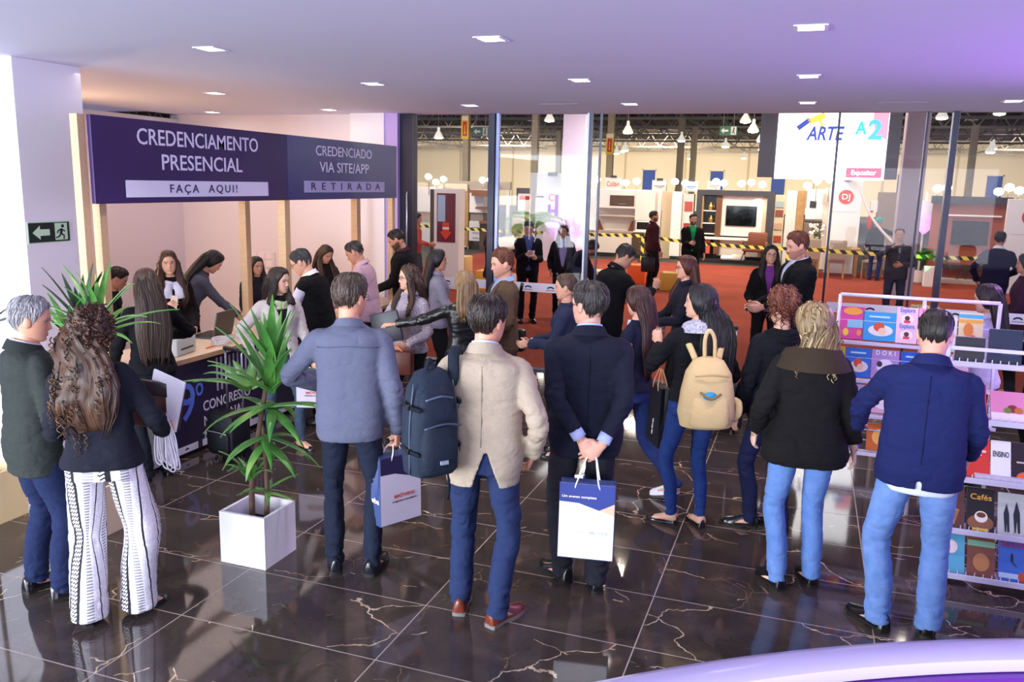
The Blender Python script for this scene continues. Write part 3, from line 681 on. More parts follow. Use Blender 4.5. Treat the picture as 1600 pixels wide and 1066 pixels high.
    def cuff(s, i, mat, r=.036, ln=.03, back=0.0, name='cuff'):
        S, E, W = s.arms[i]; t = unit(W-E); o = MB().loft(tube_secs([W-t*(ln+back), W-t*back, W-t*back], [r, r, r*.8], 16, (0, 1, 0))); o.v = [q*s.k for q in o.v]; o.build(name, mat, s.root, True)
    def shoe(s, kind='dress', mat=None, sole=None, ln=None):
        mat = mat or leather('121214', .25); sole = sole or plain('1A1816', .5)
        tabs = {'dress': [(-.072, .024, .055), (-.064, .034, .078), (-.03, .037, .088), (.02, .037, .085), (.06, .040, .072), (.10, .045, .054), (.14, .045, .044), (.175, .038, .036), (.20, .024, .026), (.208, .008, .014)],
                'boot': [(-.070, .026, .10), (-.062, .036, .115), (-.03, .040, .12), (.02, .040, .11), (.06, .041, .078), (.10, .045, .058), (.14, .044, .048), (.17, .036, .040), (.19, .022, .03), (.198, .008, .016)],
                'flat': [(-.062, .022, .05), (-.055, .030, .058), (-.03, .033, .042), (.02, .034, .026), (.06, .037, .024), (.10, .041, .030), (.13, .040, .032), (.16, .032, .028), (.182, .018, .02), (.19, .006, .012)],
                'sneaker': [(-.074, .026, .065), (-.066, .037, .085), (-.03, .040, .09), (.02, .040, .082), (.06, .043, .07), (.10, .048, .058), (.14, .047, .050), (.17, .040, .042), (.19, .026, .032), (.198, .010, .018)]}
        tab = A(tabs[kind]); f = .93 if s.sex == 'f' else 1.0; ph = np.linspace(0, np.pi, 12)
        for i, ft in enumerate(s.feet):
            a = s.legs[i][2]; yw = R(ft[2]); fw = A((math.sin(yw), math.cos(yw), 0)); rt = A((math.cos(yw), -math.sin(yw), 0)); lf = ft[3] if len(ft) > 3 else 0; pit = min(.9, lf*5)
            toe = a-A((0, 0, .085+lf))+fw*.14
            def W(y, x, z):
                p = A((0, 0, 0))+fw*(y-.14)*f; p = p*math.cos(pit) if False else p
                q = fw*((y-.14)*f*math.cos(pit)+z*math.sin(pit)) + A((0, 0, -(y-.14)*f*math.sin(pit)+z*math.cos(pit)))+rt*x*f
                return toe+q
            so = .022 if kind in ('dress', 'boot', 'sneaker') else .010; secs = []; ss = []
            for y, w_, h_ in tab:
                secs.append([W(y, w_*math.cos(p)*(.82+.18*(1-math.sin(p))), so+(h_)*math.sin(p)**.8) for p in ph]+[W(y, -w_*.6, so-.004), W(y, w_*.6, so-.004)])
                w2 = w_+.003; hz = 0 if (y < -.01 or y > .055 or kind == 'sneaker') else .008; ss.append([W(y, w2, so), W(y, -w2, so), W(y, -w2*.97, hz), W(y, w2*.97, hz)])
            o = MB().loft(A(secs)*s.k).build('shoe', mat, s.root, 60); MB().loft(A(ss)*s.k).build('sole', sole, o, 40)
    # ---- hair
    def hair(s, col, style='short', T=.016, nape=-.068, front=.070, side=-.015, ear=.0, bulge=None, length=None, width=.125, wave=0., amp=.0042, name='hair', curl=0, over=None, part=0, hi=None, back=-.12, taper=.62, fronts=None, fl=.25, top=.0, bald=0, tail=False, seedo=0, locks=1.):
        mat = hair_mat(col, hi); nth, nv = (120, 40) if s.lod == 1 else (72, 24); th = np.linspace(-np.pi, np.pi, nth, endpoint=False)
        zl = np.interp(np.abs(th), R(1)*A([0, 25, 45, 62, 78, 92, 108, 130, 180]), [front, front+.006, front-.006, front-.038, side, side+.026 if ear == 0 else ear, min(-.02, nape+.036), nape, nape])
        if style in ('long', 'bob'): zl = np.interp(np.abs(th), R(1)*A([0, 25, 42, 58, 72, 88, 180]), [front+.004, front-.002, front-.028, .004, -.05, -.09, -.09])
        v = np.linspace(0, 1, nv); secs = []; st = []
        for vv in v:
            z = zl+(.1175-zl)*np.cos(vv*np.pi/2); x, y = head_pt(th, z); nrm = np.stack([x/.077, y/.1, np.clip(z, -.02, 1)/.115], 1); nrm /= np.linalg.norm(nrm, axis=1, keepdims=True)
            shp = np.clip((z+.03)/.10, 0, 1); t = T*((.42+.58*shp) if style == 'short' else (1+.0*shp)+.75*np.exp(-((np.abs(th)-R(95))/.5)**2)*np.exp(-((z+.03)/.06)**2))*(1-vv**(4 if style == 'short' else 6))-.003*vv**3; t = t+top*np.clip(1-vv*1.6, 0, 1)
            if bulge is not None: t = t+bulge*np.clip(-np.cos(th), 0, 1)*np.sin(vv*np.pi)
            if bald: t = t-(T+.006)*np.exp(-(vv/.45)**4)
            a_ = th*9+s.seed; n1 = vnoise(np.stack([np.cos(th)*8, np.sin(th)*8, 0*th+vv*2.2+s.seed], 1), 5); n2 = vnoise(np.stack([np.cos(th)*22, np.sin(th)*22, 0*th+vv*3+s.seed], 1), 6)
            t = t+(amp*n1+amp*.6*n2)*np.clip(vv*3, .15, 1)*(1-vv**8*.7)
            p = np.stack([x, y, z], 1)+nrm*t[:, None]
            if part and vv > .05: pass
            secs.append(s.hd(p)); st.append(np.stack([th*2, 0*th+vv, 0*th], 1))
        mb = MB().loft(secs, cap=False); stv = [np.vstack(st)]; strands = []
        def curtain(path, wid, dep, n, m, grooves=1., wv=wave, mirror=1):
            """path of (centre, right, back) frames -> closed strand-grooved loft"""
            an = np.linspace(0, 2*np.pi, n, endpoint=False); S_ = []; t_ = []
            for i, (c, rt, bk) in enumerate(path):
                u = i/(len(path)-1); g = vnoise(np.stack([np.cos(an)*7+i*.03, np.sin(an)*7, 0*an+i*.10+s.seed+seedo], 1), 7)*.5+vnoise(np.stack([np.cos(an)*19, np.sin(an)*19, 0*an+i*.14+s.seed], 1), 8)*.35
                sw = math.sin(i*.55+s.seed)*wv*u; a_ = wid[i]*(1+g*.11*grooves); d_ = dep[i]*(1+g*.24*grooves)
                S_.append(c+np.outer(np.cos(an)*a_+sw, rt)+np.outer(np.sin(an)*d_, bk)); t_.append(np.stack([an*2, 0*an+u*2+1, 0*an], 1))
            strands.append((path, wid, dep, (95 if n > 30 else 34) if s.lod == 1 else (26 if n > 30 else 10)))
            S_ = A(S_); mb.loft(S_); tt = np.vstack(t_); stv.append(np.vstack([tt, tt[:1], tt[-1:]]))
        if length is not None:
            zb = 1.62-length; N = 26; path = []; wd = []; dp = []
            zend = zb
            top_pts = [(0, -.035, .055), (0, -.062, .0), (0, -.080, -.065)]; bz = [1.44, (1.44+zend)/2, zend]
            ctr = [s.hd(p) for p in top_pts]
            for z in bz:
                _, _, b = interp(s.off(getattr(s, 'jd', .015), .7, 1.5), max(z, .85)); ctr.append(s.bend(A([(over or 0, -(b+.012) if z > .9 else -(b+.0), z)]))[0])
            cc = spline(ctr, N); ww = spline([.074, .092, .102, (width+.1)/2, width, width*taper], N)[:, 0]; dd = spline([.060, .064, .056, .046, .038, .016], N)[:, 0]
            for i in range(N):
                u = min(1, max(0, (i/N-.25)/.3)); F = s.HF*(1-u)+s.sf[-1]*u; t = unit(cc[min(i+1, N-1)]-cc[max(i-1, 0)]); rt = unit(F[:, 0]-t*(F[:, 0] @ t)); path.append((cc[i], rt, unit(np.cross(t, rt))))
            curtain(path, ww, dd, 64 if s.lod == 1 else 36, 1)
        if fronts:
            for sg in fronts:
                zend = 1.62-fl; fz = lambda z, dx: s.bend(A([s.surf(sg*dx, z, False, getattr(s, 'jd', .015), 0)+A((0, .012, 0))]))[0]
                ctr = [s.hd((sg*.058, .012, .07)), s.hd((sg*.080, .012, .01)), s.hd((sg*.084, .005, -.07)), fz(1.43, .095), fz((1.43+zend)/2, .10), fz(zend, .085)]; cc = spline(ctr, 20); path = []
                for i in range(20):
                    t = unit(cc[min(i+1, 19)]-cc[max(i-1, 0)]); rt = unit(s.HF[:, 0]-t*(s.HF[:, 0] @ t)); path.append((cc[i], rt, unit(np.cross(t, rt))))
                curtain(path, spline([.012, .022, .032, .040, .038, .018], 20)[:, 0], spline([.016, .030, .034, .026, .020, .010], 20)[:, 0], 24, 1)
        if tail:
            ctr = [s.hd((0, -.105, .03)), s.hd((0, -.135, .0)), s.hd((0, -.15, -.07)), s.hd((0, -.13, -.17)), s.hd((0, -.11, -.24))]; cc = spline(ctr, 18); path = []
            for i in range(18):
                t = unit(cc[min(i+1, 17)]-cc[max(i-1, 0)]); rt = unit(s.HF[:, 0]-t*(s.HF[:, 0] @ t)); path.append((cc[i], rt, unit(np.cross(t, rt))))
            curtain(path, spline([.018, .03, .034, .026, .008], 18)[:, 0], spline([.018, .03, .03, .024, .008], 18)[:, 0], 24, 1)
        rnd = random.Random(s.seed+9)
        if style == 'short' and not curl and name == 'hair':
            G = A(secs); nv_ = len(G)
            for _ in range(int((480 if s.lod == 1 else 130)*locks)):
                i0 = int(nv_*(rnd.random()**.6)*.80); j0 = rnd.randrange(nth); ln = int(nv_*rnd.uniform(.14, .26)); dr = (.10*math.sin(j0*.21+s.seed)+rnd.uniform(-.07, .07))*nth/nv_; pts = []
                for q in range(7):
                    i_ = min(nv_-1, int(i0+ln*q/6)); p_ = G[i_, int(j0+dr*ln*q/6) % nth]; o_ = unit(p_-s.HC); pts.append(p_+o_*(.0022*math.sin(math.pi*(q+.6)/7)-.0006+(.004*q/6 if rnd.random() < .25 else 0)))
                mb.tube(pts, [.0018, .0028, .0032, .0031, .0027, .002, .0007], 5); stv.append(np.tile([[rnd.random()*6, i0/nv_, 0]], (37, 1)))
        for (pth, wd_, dp_, m_) in strands:
            N_ = len(pth)
            for _ in range(int(m_*(.15 if curl > 1 else .6 if curl else 1))):
                a0 = rnd.uniform(0, 2*math.pi); i0 = int(N_*rnd.uniform(.12, .5)); ext = rnd.uniform(-.02, .05); pts = []; da = rnd.uniform(-.5, .5); kk = 12
                for q in range(kk):
                    t_ = (i0+(N_-1-i0)*q/(kk-1)); i_ = int(t_); c, rt, bk = pth[i_]; a_ = a0+da*q/kk; pts.append(c+rt*math.cos(a_)*wd_[i_]*1.03+bk*math.sin(a_)*dp_[i_]*1.08+rt*wave*math.sin(q*1.3+a0)*.6)
                pts.append(pts[-1]+unit(pts[-1]-pts[-2])*max(.012, ext+.03)); mb.tube(pts, np.concatenate([[.002], np.linspace(.0034, .0028, kk-1), [.001]]), 5); stv.append(np.tile([[rnd.random()*6, 1.5, 0]], (5*(kk+1)+2, 1)))
        if curl:
            rnd = random.Random(s.seed+5)
            V = np.vstack(mb.v); nf = vnoise(V*34, 3)*.5+vnoise(V*75, 4)*.35; ctrv = s.HC-s.HF[:, 2]*.1; D = V-ctrv; D /= np.linalg.norm(D, axis=1, keepdims=True)
            fr = np.clip(((V-s.HC) @ s.HF)[:, 1]/.09, 0, 1); mb.v = [V+D*(nf*.016*curl*(1-fr*.7))[:, None]]
            for _ in range(int(190*curl)):
                j = rnd.randrange(len(V)); p = mb.v[0][j]
                if ((p-s.HC) @ s.HF)[1] > .06: continue
                L_ = rnd.uniform(.05, .12); r_ = rnd.uniform(.006, .012); ph = rnd.uniform(0, 6); n_ = 22; t = np.linspace(0, 1, n_); o_ = D[j]*.010
                pts = np.stack([p[0]+o_[0]+np.cos(ph+t*14)*r_, p[1]+o_[1]+np.sin(ph+t*14)*r_, p[2]+o_[2]-t*L_], 1); a0 = sum(len(q) for q in mb.v); mb.tube(pts, np.linspace(.0042, .0016, n_), 5); stv.append(np.tile([[rnd.random()*6, 1, 0]], (sum(len(q) for q in mb.v)-a0, 1)))
        mb.v = [q*s.k for q in mb.v]; o = mb.build(name, mat, s.root, True); at = o.data.attributes.new('strand', 'FLOAT_VECTOR', 'POINT'); at.data.foreach_set('vector', np.vstack(stv).astype(np.float32).ravel())
        return o
    def glasses(s, mat=None):
        mat = mat or plain('141414', .3); mb = MB()
        for sg in (1, -1):
            an = np.linspace(0, 2*np.pi, 21); pts = [s.hd((sg*.032+.0225*math.cos(a), .098-.10*abs(abs(sg*.032+.0225*math.cos(a))-.02)*.5, -.002+.017*math.sin(a)*(1 if abs(math.sin(a)) < .9 else .95))) for a in an]; mb.tube(pts, .0016, 6)
            mb.tube([s.hd((sg*.055, .093, .004)), s.hd((sg*.076, .06, .006)), s.hd((sg*.082, -.005, .004)), s.hd((sg*.080, -.03, -.012))], .0017, 6)
        mb.tube([s.hd((.011, .100, .002)), s.hd((0, .104, .005)), s.hd((-.011, .100, .002))], .0016, 6); mb.v = [q*s.k for q in mb.v]; mb.build('glasses', mat, s.root, True)
    def scarf(s, mat, z=1.47, r=.085, th=.032, hang=None, n=3):
        mb = MB(); rnd = random.Random(s.seed)
        for q in range(n):
            an = np.linspace(0, 2*np.pi, 41); pts = s.bend(A([(math.sin(a)*(r+.008*q), .006+math.cos(a)*(r+.012)-.0, z-.022*q-.05*(.5+.5*math.cos(a))+.008*math.sin(3*a+q)) for a in an])); mb.tube(pts, [th*.62]*41, 8)
        if hang:
            for sg, zz in hang: mb.tube([s.bend(A([s.surf(sg*x, z_)+A((0, .016, 0))]))[0] for x, z_ in ((.02, 1.43), (.05, 1.36), (.055, 1.28), (.05, zz))], [(.03, .02), (.04, .016), (.045, .014), (.045, .008)], 10)
        mb.v = [q*s.k for q in mb.v]; mb.build('scarf', mat, s.root, True)
    def world(s, p):
        """posed local point (1.75 m units) -> world"""
        p = A(p)*s.k; a = s.root.rotation_euler.z; return (s.root.location.x+p[0]*math.cos(a)-p[1]*math.sin(a), s.root.location.y+p[0]*math.sin(a)+p[1]*math.cos(a), p[2])
JOBS = []
def skin_mat():
    t = NT('skin'); a = t.n('ShaderNodeVertexColor', layer_name='skin_tone'); m = t.base(a.outputs['Color'], .5, 0, .4)
    t.b.inputs['Subsurface Weight'].default_value = .08; t.b.inputs['Subsurface Radius'].default_value = (.012, .005, .003); t.b.inputs['Subsurface Scale'].default_value = 1
    return m
SKIN = skin_mat()
def hair_mat(c, hi=None):
    k = ('hair', c, hi)
    if k in _M: return _M[k]
    t = NT('hair_'+c); st = t.attr('strand'); n = t.noise(t.scale(st, (9, .5, 1)), 3.2, 4, .6); cc = hexc(c); h = hexc(hi) if hi else tuple(min(1, x*1.9+.006) for x in cc[:3])+(1,); d = tuple(x*.45 for x in cc[:3])+(1,)
    m = t.base(t.ramp(n, [(.3, d), (.5, cc), (.7, h)]), .42, 0, .45); t.bump(n, .5, .006); _M[k] = m; return m
def run_jobs():
    bpy.context.view_layer.update(); dg = bpy.context.evaluated_depsgraph_get(); out = []
    for o, f in JOBS: out.append(bpy.data.meshes.new_from_object(o.evaluated_get(dg)))
    for (o, f), me in zip(JOBS, out):
        bpy.data.objects.remove(o); f(me)
    JOBS.clear()
def face_at(loc, rel):
    """heading in degrees: rel 0 = looking straight away from the viewpoint, 90 = towards the right of the picture"""
    return math.degrees(math.atan2(loc[0], loc[1]))+rel
# ================================================================== WHO STANDS WHERE
def mk(label, xy, rel, **kw): return Person(label, (xy[0], xy[1], 0), face_at(xy, rel), **kw)
def zebra():
    t = NT('black_white_striped_print'); uv = t.sep(t.attr('legwrap')); u, h = uv[0], uv[1]
    def band(c, w): return t.math('LESS_THAN', t.math('ABSOLUTE', t.math('SUBTRACT', u, c)), w)
    zig = t.math('GREATER_THAN', t.math('FRACT', t.math('ADD', t.math('MULTIPLY', h, 44.), t.math('MULTIPLY', t.math('PINGPONG', t.math('MULTIPLY', u, 30.), 1.), .5))), .42)
    dots = t.math('GREATER_THAN', t.math('FRACT', t.math('MULTIPLY', h, 60.)), .45)
    c = t.ramp(t.noise(t.coord(), 90, 2), [(.3, hexc('D8D4DE')), (.6, hexc('EEEAF2'))]); K = hexc('16141C')
    for cc, w_ in ((-.55, .006), (.30, .006), (.72, .006), (-.86, .006), (.52, .004)): c = t.mix(band(cc, w_*2.4), c, K)
    for cc, w_ in ((-.22, .15), (.95, .12)): c = t.mix(band(cc, w_), c, K); c = t.mix(t.math('MULTIPLY', band(cc, w_*.62), zig), c, hexc('D8D4DE'))
    for cc, w_ in ((.10, .06), (-.70, .05), (.62, .05)): c = t.mix(t.math('MULTIPLY', band(cc, w_), dots), c, hexc('8E8A98'))
    return t.base(c, .85)
BLACK = fabric('101014'); NAVY = fabric('1B1D2C'); JEAN = fabric('27376E', pat='denim', hex2='1C2850'); DJEAN = fabric('1C2438', pat='denim', hex2='151B2C'); LJEAN = fabric('4F74B4', pat='denim', hex2='7C9CD4')
WSHIRT = fabric('E6E4F0'); BSHOE = leather('121218', .22); BROWNL = leather('6E2F1E', .3)
PPL = {}
# 1 grey-haired man at the left edge
p = PPL['grey'] = mk('grey-haired man in dark green tweed blazer facing the curly-haired woman', (-3.96, 3.34), 72, H=1.72, seed=11, head=(24, 8, 0), lean=2, w=1.04,
    arms=((.20, .26, 1.06), (-.2, .22, 1.0)), feet=((.13, .05, 12), (-.10, -.02, -10)), skin='CF9A80', hair='B8B4B6', brow='6A6060')
p.trousers(fabric('1C2648')); p.shirt(fabric('DCDCF0')); p.jacket(fabric('343A38', pat='tweed', hex2='262B2B'), open_=(.065, 1.12, .07)); p.lapels(fabric('343A38', pat='tweed', hex2='262B2B')); p.collar(fabric('DCDCF0')); p.collar(fabric('2C3231', pat='tweed', hex2='222727'), r=.078, h=.036, fall=.05, spread=.03, front=48, name='jacket_collar'); p.shoe('dress', leather('15131A', .12)); p.hair('8A888C', 'short', T=.016, hi='BCBABE', front=.066)
# 2 curly-haired woman in printed trousers
p = PPL['curly'] = mk('woman with long brown curls in dark jacket and black-and-white patterned trousers', (-3.41, 3.28), 14, H=1.70, sex='f', seed=12, head=(50, 24, 0), lean=3, side=-7, w=1.06,
    arms=((.27, .24, 1.0), (-.16, .28, 1.02)), elbow=((.6, -.5, -.6), None), feet=((.13, .04, 40), (-.11, -.05, -4)), skin='D8A488', hair='3A241A', hands=({'dir': (.5, .8, .1), 'palm': (-.6, .3, 0)}, None))
p.trousers(zebra(), r=(.110, .106, .096), flare=.010, hem=.03, fold=.005, grow=.014); p.jacket(fabric('1B1D28'), hem=.90, d=.022, loose=.4, flare=.1, sl=(.062, .056, .046)); p.shoe('flat', leather('141318', .2)); p.hair('35221A', 'long', length=.50, T=.028, width=.165, hi='8A5E3C', curl=3.4, taper=.5, wave=.015)
# 3 woman in black suit at the counter
p = PPL['suitwoman'] = mk('woman with long straight hair in black suit leaning at the counter, seen from behind', (-4.74, 5.10), -14, H=1.68, sex='f', seed=13, head=(10, 6, 0), lean=4,
    arms=((.17, .30, 1.14), (-.22, .26, .98)), elbow=((.9, .1, -.6), None), feet=((.09, .02, 6), (-.10, -.03, -6)), skin='D8A488', hair='3A2A22', hands=({'dir': (-.3, .6, .7), 'palm': (-.8, 0, .2)}, None))
p.trousers(fabric('12151F'), r=(.092, .062, .062), flare=.008, hem=.03); p.jacket(fabric('0D0D12'), hem=.90, d=.018, loose=.3, sl=(.058, .052, .042)); p.shoe('flat'); p.hair('35261F', 'long', length=.58, T=.019, width=.135, hi='6E5444', taper=.8)
# 4-7 behind the counter
p = PPL['recep'] = mk('receptionist with long brown hair and white scarf behind the counter facing us', (-5.75, 6.48), 168, H=1.68, sex='f', seed=14, head=(6, 2, 4), lod=0,
    arms=((.12, .30, 1.20), (-.16, .26, .98)), skin='DDAA8E', hair='3E281C', hands=({'dir': (-.6, .4, .5), 'palm': (-.3, -.6, 0)}, None))
p.trousers(BLACK); p.jacket(fabric('1A1418'), hem=.88, d=.018, loose=.3, sl=(.058, .052, .042)); p.scarf(fabric('DCDDEE'), hang=((1, 1.31), (-1, 1.29))); p.shoe('flat'); p.hair('3A241A', 'long', length=.46, T=.016, hi='7A543A', fronts=(1, -1), fl=.42, wave=.02)
p = PPL['leaner'] = mk('black-haired woman in grey blazer bending over the laptop behind the counter', (-6.05, 7.05), 84, H=1.70, sex='f', seed=15, head=(8, 10, 0), lean=30, lod=0,
    arms=((.15, .52, .95), (-.15, .52, .95)), skin='DDAA8E', hair='120F12')
p.trousers(BLACK); p.shirt(fabric('5A1A24')); p.jacket(fabric('5C6070'), hem=.86, d=.02, loose=.3, open_=(.06, 1.1, .1), sl=(.06, .054, .043)); p.shoe('flat'); p.hair('0E0C10', 'long', length=.55, T=.016, width=.11)
p = PPL['posthead'] = mk('dark-haired woman half hidden behind the middle wooden post', (-5.78, 7.86), 160, H=1.52, sex='f', seed=16, head=(-10, 4, 0), lod=0, arms=((.18, .28, .95), (-.18, .28, .95)), skin='CE9A7E', hair='17120F')
p.trousers(BLACK); p.jacket(fabric('22222A'), hem=.84, loose=.3); p.shoe('flat'); p.hair('17120F', 'bob', T=.014, fronts=(1, -1), fl=.16)
p = PPL['pillarman'] = mk('dark-clad person half hidden behind the left wooden post beside the pillar', (-6.35, 6.25), 95, H=1.52, seed=17, head=(0, 14, 0), lean=14, lod=0, arms=((.2, .35, 1.2), (-.2, .3, 1.0)), skin='D09A80', hair='17120F')
p.trousers(BLACK); p.jacket(fabric('1E1A1E')); p.shoe('dress'); p.hair('17120F', 'short')
# 8 woman in white coat with trolley case
p = PPL['white'] = mk('woman in cream double-breasted coat and green scarf looking right beside the leafy plant', (-4.28, 6.12), 165, H=1.63, sex='f', seed=18, head=(-38, 4, 0), lod=1,
    arms=((.27, .12, .96), (-.27, .14, .86)), elbow=((1, -.3, -.2), None), feet=((.10, -.05, 10), (-.16, .06, -24)), skin='DDAE92', hair='241814')
p.trousers(fabric('46566A', pat='denim', hex2='38465A'), r=(.092, .064, .052), hem=.07); p.shirt(fabric('1C1A20')); p.jacket(fabric('CFC6C2'), hem=.78, d=.024, loose=.25, flare=.12, open_=(.07, 1.2, .06), sl=(.062, .055, .046)); p.lapels(fabric('CFC6C2'), bz=1.16, wide=.07); p.scarf(fabric('B9C79A')); p.shoe('flat'); p.hair('241814', 'bob', T=.017, length=.24, fronts=(1, -1), fl=.20, hi='4E382C')
for sx in (.055, -.055):
    for zz in (.98, 1.08): p.patch('button', [[(sx-.012, zz-.012), (sx+.012, zz-.012)], [(sx-.012, zz+.012), (sx+.012, zz+.012)]], plain('B8B0AC', .4), lift=.012, th=.008)
# 9 man in black vest
p = PPL['vest'] = mk('man in black vest and white shirt leaning on the counter with glasses', (-4.42, 6.98), -66, H=1.74, seed=19, head=(-6, 14, 0), lean=16, w=1.08, lod=1,
    arms=((.18, .42, .98), (-.2, .42, 1.0)), feet=((.11, -.12, 8), (-.11, -.05, -8)), skin='D6A084', hair='2A2628')
p.trousers(fabric('16161E')); p.shirt(fabric('E4DCEA'), arms=True, sl=(.057, .056, .046), d=.012, hem=.96, fold=.008); p.jacket(fabric('0F0F14'), hem=.86, d=.03, loose=.6, sl=(.07, .06, .05), to=-.93, end=0); p.collar(fabric('EEE8F2')); p.shoe('dress'); p.hair('2C282B', 'short', T=.012, hi='6A6468'); p.glasses()
# 10 receptionist far end, 11 pink shirt, 12 bearded man
p = PPL['recep2'] = mk('receptionist with long brown hair looking down behind the far end of the counter', (-5.62, 9.0), 150, H=1.60, sex='f', seed=20, head=(-6, 26, 0), lod=0, arms=((.18, .30, .98), (-.18, .30, .98)), skin='D6A084', hair='2A1A14')
p.trousers(BLACK); p.jacket(fabric('201A1C'), hem=.86, loose=.3); p.shoe('flat'); p.hair('2E1E16', 'long', length=.42, T=.015, hi='8A6A4A', fronts=(1, -1), fl=.36)
p = PPL['pink'] = mk('man in pale pink shirt leaning over the counter beside a wooden post', (-4.55, 8.2), -72, H=1.74, seed=21, head=(-4, 16, 0), lean=14, lod=0, arms=((.2, .38, 1.0), (-.2, .40, 1.0)), skin='CF977A', hair='2A2220')
p.trousers(fabric('1E2230')); p.jacket(fabric('CFA9BC'), hem=.84, d=.016, loose=.4, sl=(.064, .056, .044)); p.collar(fabric('D8B6C8')); p.shoe('dress'); p.hair('2A2322', 'short', T=.010, hi='6A6062')
p = PPL['beard'] = mk('bearded man in black jacket looking down at the far end of the counter', (-4.72, 9.42), -78, H=1.80, seed=22, head=(-4, 22, 0), lean=6, w=1.1, lod=0, arms=((.2, .34, 1.0), (-.2, .34, 1.0)), skin='CE9678', hair='1A1412', beard=('1C1614', .85))
p.trousers(fabric('16161C')); p.jacket(fabric('111114')); p.collar(fabric('4A2430')); p.shoe('dress'); p.hair('1A1412', 'short', T=.012)
# 13 man in grey-blue shirt
p = PPL['greyshirt'] = mk('man in untucked grey-blue shirt and dark jeans holding a gift bag by his side', (-2.49, 4.25), 6, H=1.84, seed=23, head=(34, 4, 0), w=.97,
    arms=((.26, .02, .86), (-.20, .25, 1.06)), elbow=(None, (-1, -.4, -.3)), feet=((.12, -.02, 16), (-.10, .02, -8)), skin='D2977E', hair='4A3A32', hands=({'curl': .95}, None))
p.trousers(fabric('20273A', pat='denim', hex2='181E2E'), r=(.094, .068, .060), fold=.011); p.jacket(fabric('62667C', hex2='565A70'), hem=.82, d=.022, loose=.6, sl=(.064, .054, .044), flare=.06, fold=.007, name='shirt'); p.collar(fabric('62667C'), h=.036); p.cuff(0, fabric('5A5E74'), .041, .05, -.015); p.patch('back_yoke', [[(x, 1.375-.012*abs(x)/.15) for x in np.linspace(-.165, .165, 15)], [(x, 1.369-.012*abs(x)/.15) for x in np.linspace(-.165, .165, 15)]], fabric('565A72'), back=True, lift=.003, th=.005); p.shoe('dress', leather('15171E', .18)); p.hair('43352E', 'short', T=.020, bulge=.004, hi='7E6A5E'); p.glasses()
# 14 floral jacket
p = PPL['floral'] = mk('woman with glasses in floral jacket clutching a dark folder', (-3.36, 6.80), -140, H=1.64, sex='f', seed=24, head=(34, 0, 0), lod=1,
    arms=((.02, .27, 1.13), (-.16, .24, 1.02)), elbow=((1, -.2, -.5), None), feet=((.09, .06, 10), (-.10, -.05, -10)), skin='E0B096', hair='3A2820', lips='B04A50')
p.trousers(fabric('14141C'), r=(.09, .06, .05)); p.jacket(fabric('C9BCC4', pat='floral', hex2='5A5470'), hem=.90, d=.018, loose=.2, sl=(.06, .054, .044), fold=.006); p.collar(fabric('E8E4F0')); p.shoe('flat'); p.hair('3A2820', 'long', length=.40, T=.016, width=.13, curl=.7, hi='7E5C42', fronts=(1, -1), fl=.34); p.glasses()
# 15 grey jacket woman
p = PPL['greycoat'] = mk('dark-haired woman in grey jacket with a lanyard, in profile before the totem', (-3.70, 8.15), 84, H=1.68, sex='f', seed=25, head=(4, 2, 0), lod=0, arms=((.12, .34, 1.12), (-.14, .3, 1.05)), skin='CF987C', hair='161012')
p.trousers(BLACK); p.jacket(fabric('8C8898', pat='tweed', hex2='7C788A'), hem=.88, d=.02, loose=.3, sl=(.06, .054, .044)); p.collar(fabric('8C8898')); p.shoe('flat'); p.hair('151012', 'long', length=.42, T=.016, width=.12)
# 16 blonde woman
p = PPL['blonde'] = mk('woman with straight blonde shoulder-length hair in black leather jacket reaching left', (-2.74, 6.62), -14, H=1.64, sex='f', seed=26, head=(-10, 4, 0), lod=1, arms=((.22, .22, 1.0), (-.62, .26, 1.22)), elbow=(None, (-.2, -.5, -1)), skin='DDAC90', hair='8A6A44', hands=(None, {'dir': (-1, .25, -.05), 'palm': (0, .3, -1)}))
p.trousers(BLACK); p.jacket(leather('141416', .3), hem=.92, d=.018, loose=.2, sl=(.058, .050, .042)); p.shoe('flat'); p.hair('7E6244', 'bob', T=.018, length=.27, width=.105, hi='D2B482', taper=.9)
# 17 auburn man
p = PPL['auburn'] = mk('auburn-haired man in brown tweed jacket facing left behind the blonde woman', (-2.62, 7.25), -104, H=1.78, seed=27, head=(-4, 8, 0), lod=0, arms=((.24, .2, 1.0), (-.2, .26, 1.02)), skin='DDA48A', hair='5A3020')
p.trousers(fabric('2A2A32')); p.shirt(fabric('9AB0D8')); p.jacket(fabric('6A5442', pat='tweed', hex2='544234'), open_=(.05, 1.2, .06)); p.lapels(fabric('6A5442', pat='tweed', hex2='544234'), bz=1.2); p.collar(fabric('A8BCE0')); p.shoe('dress'); p.hair('5A2E1E', 'short', T=.018, top=.014, hi='9A5E3E')
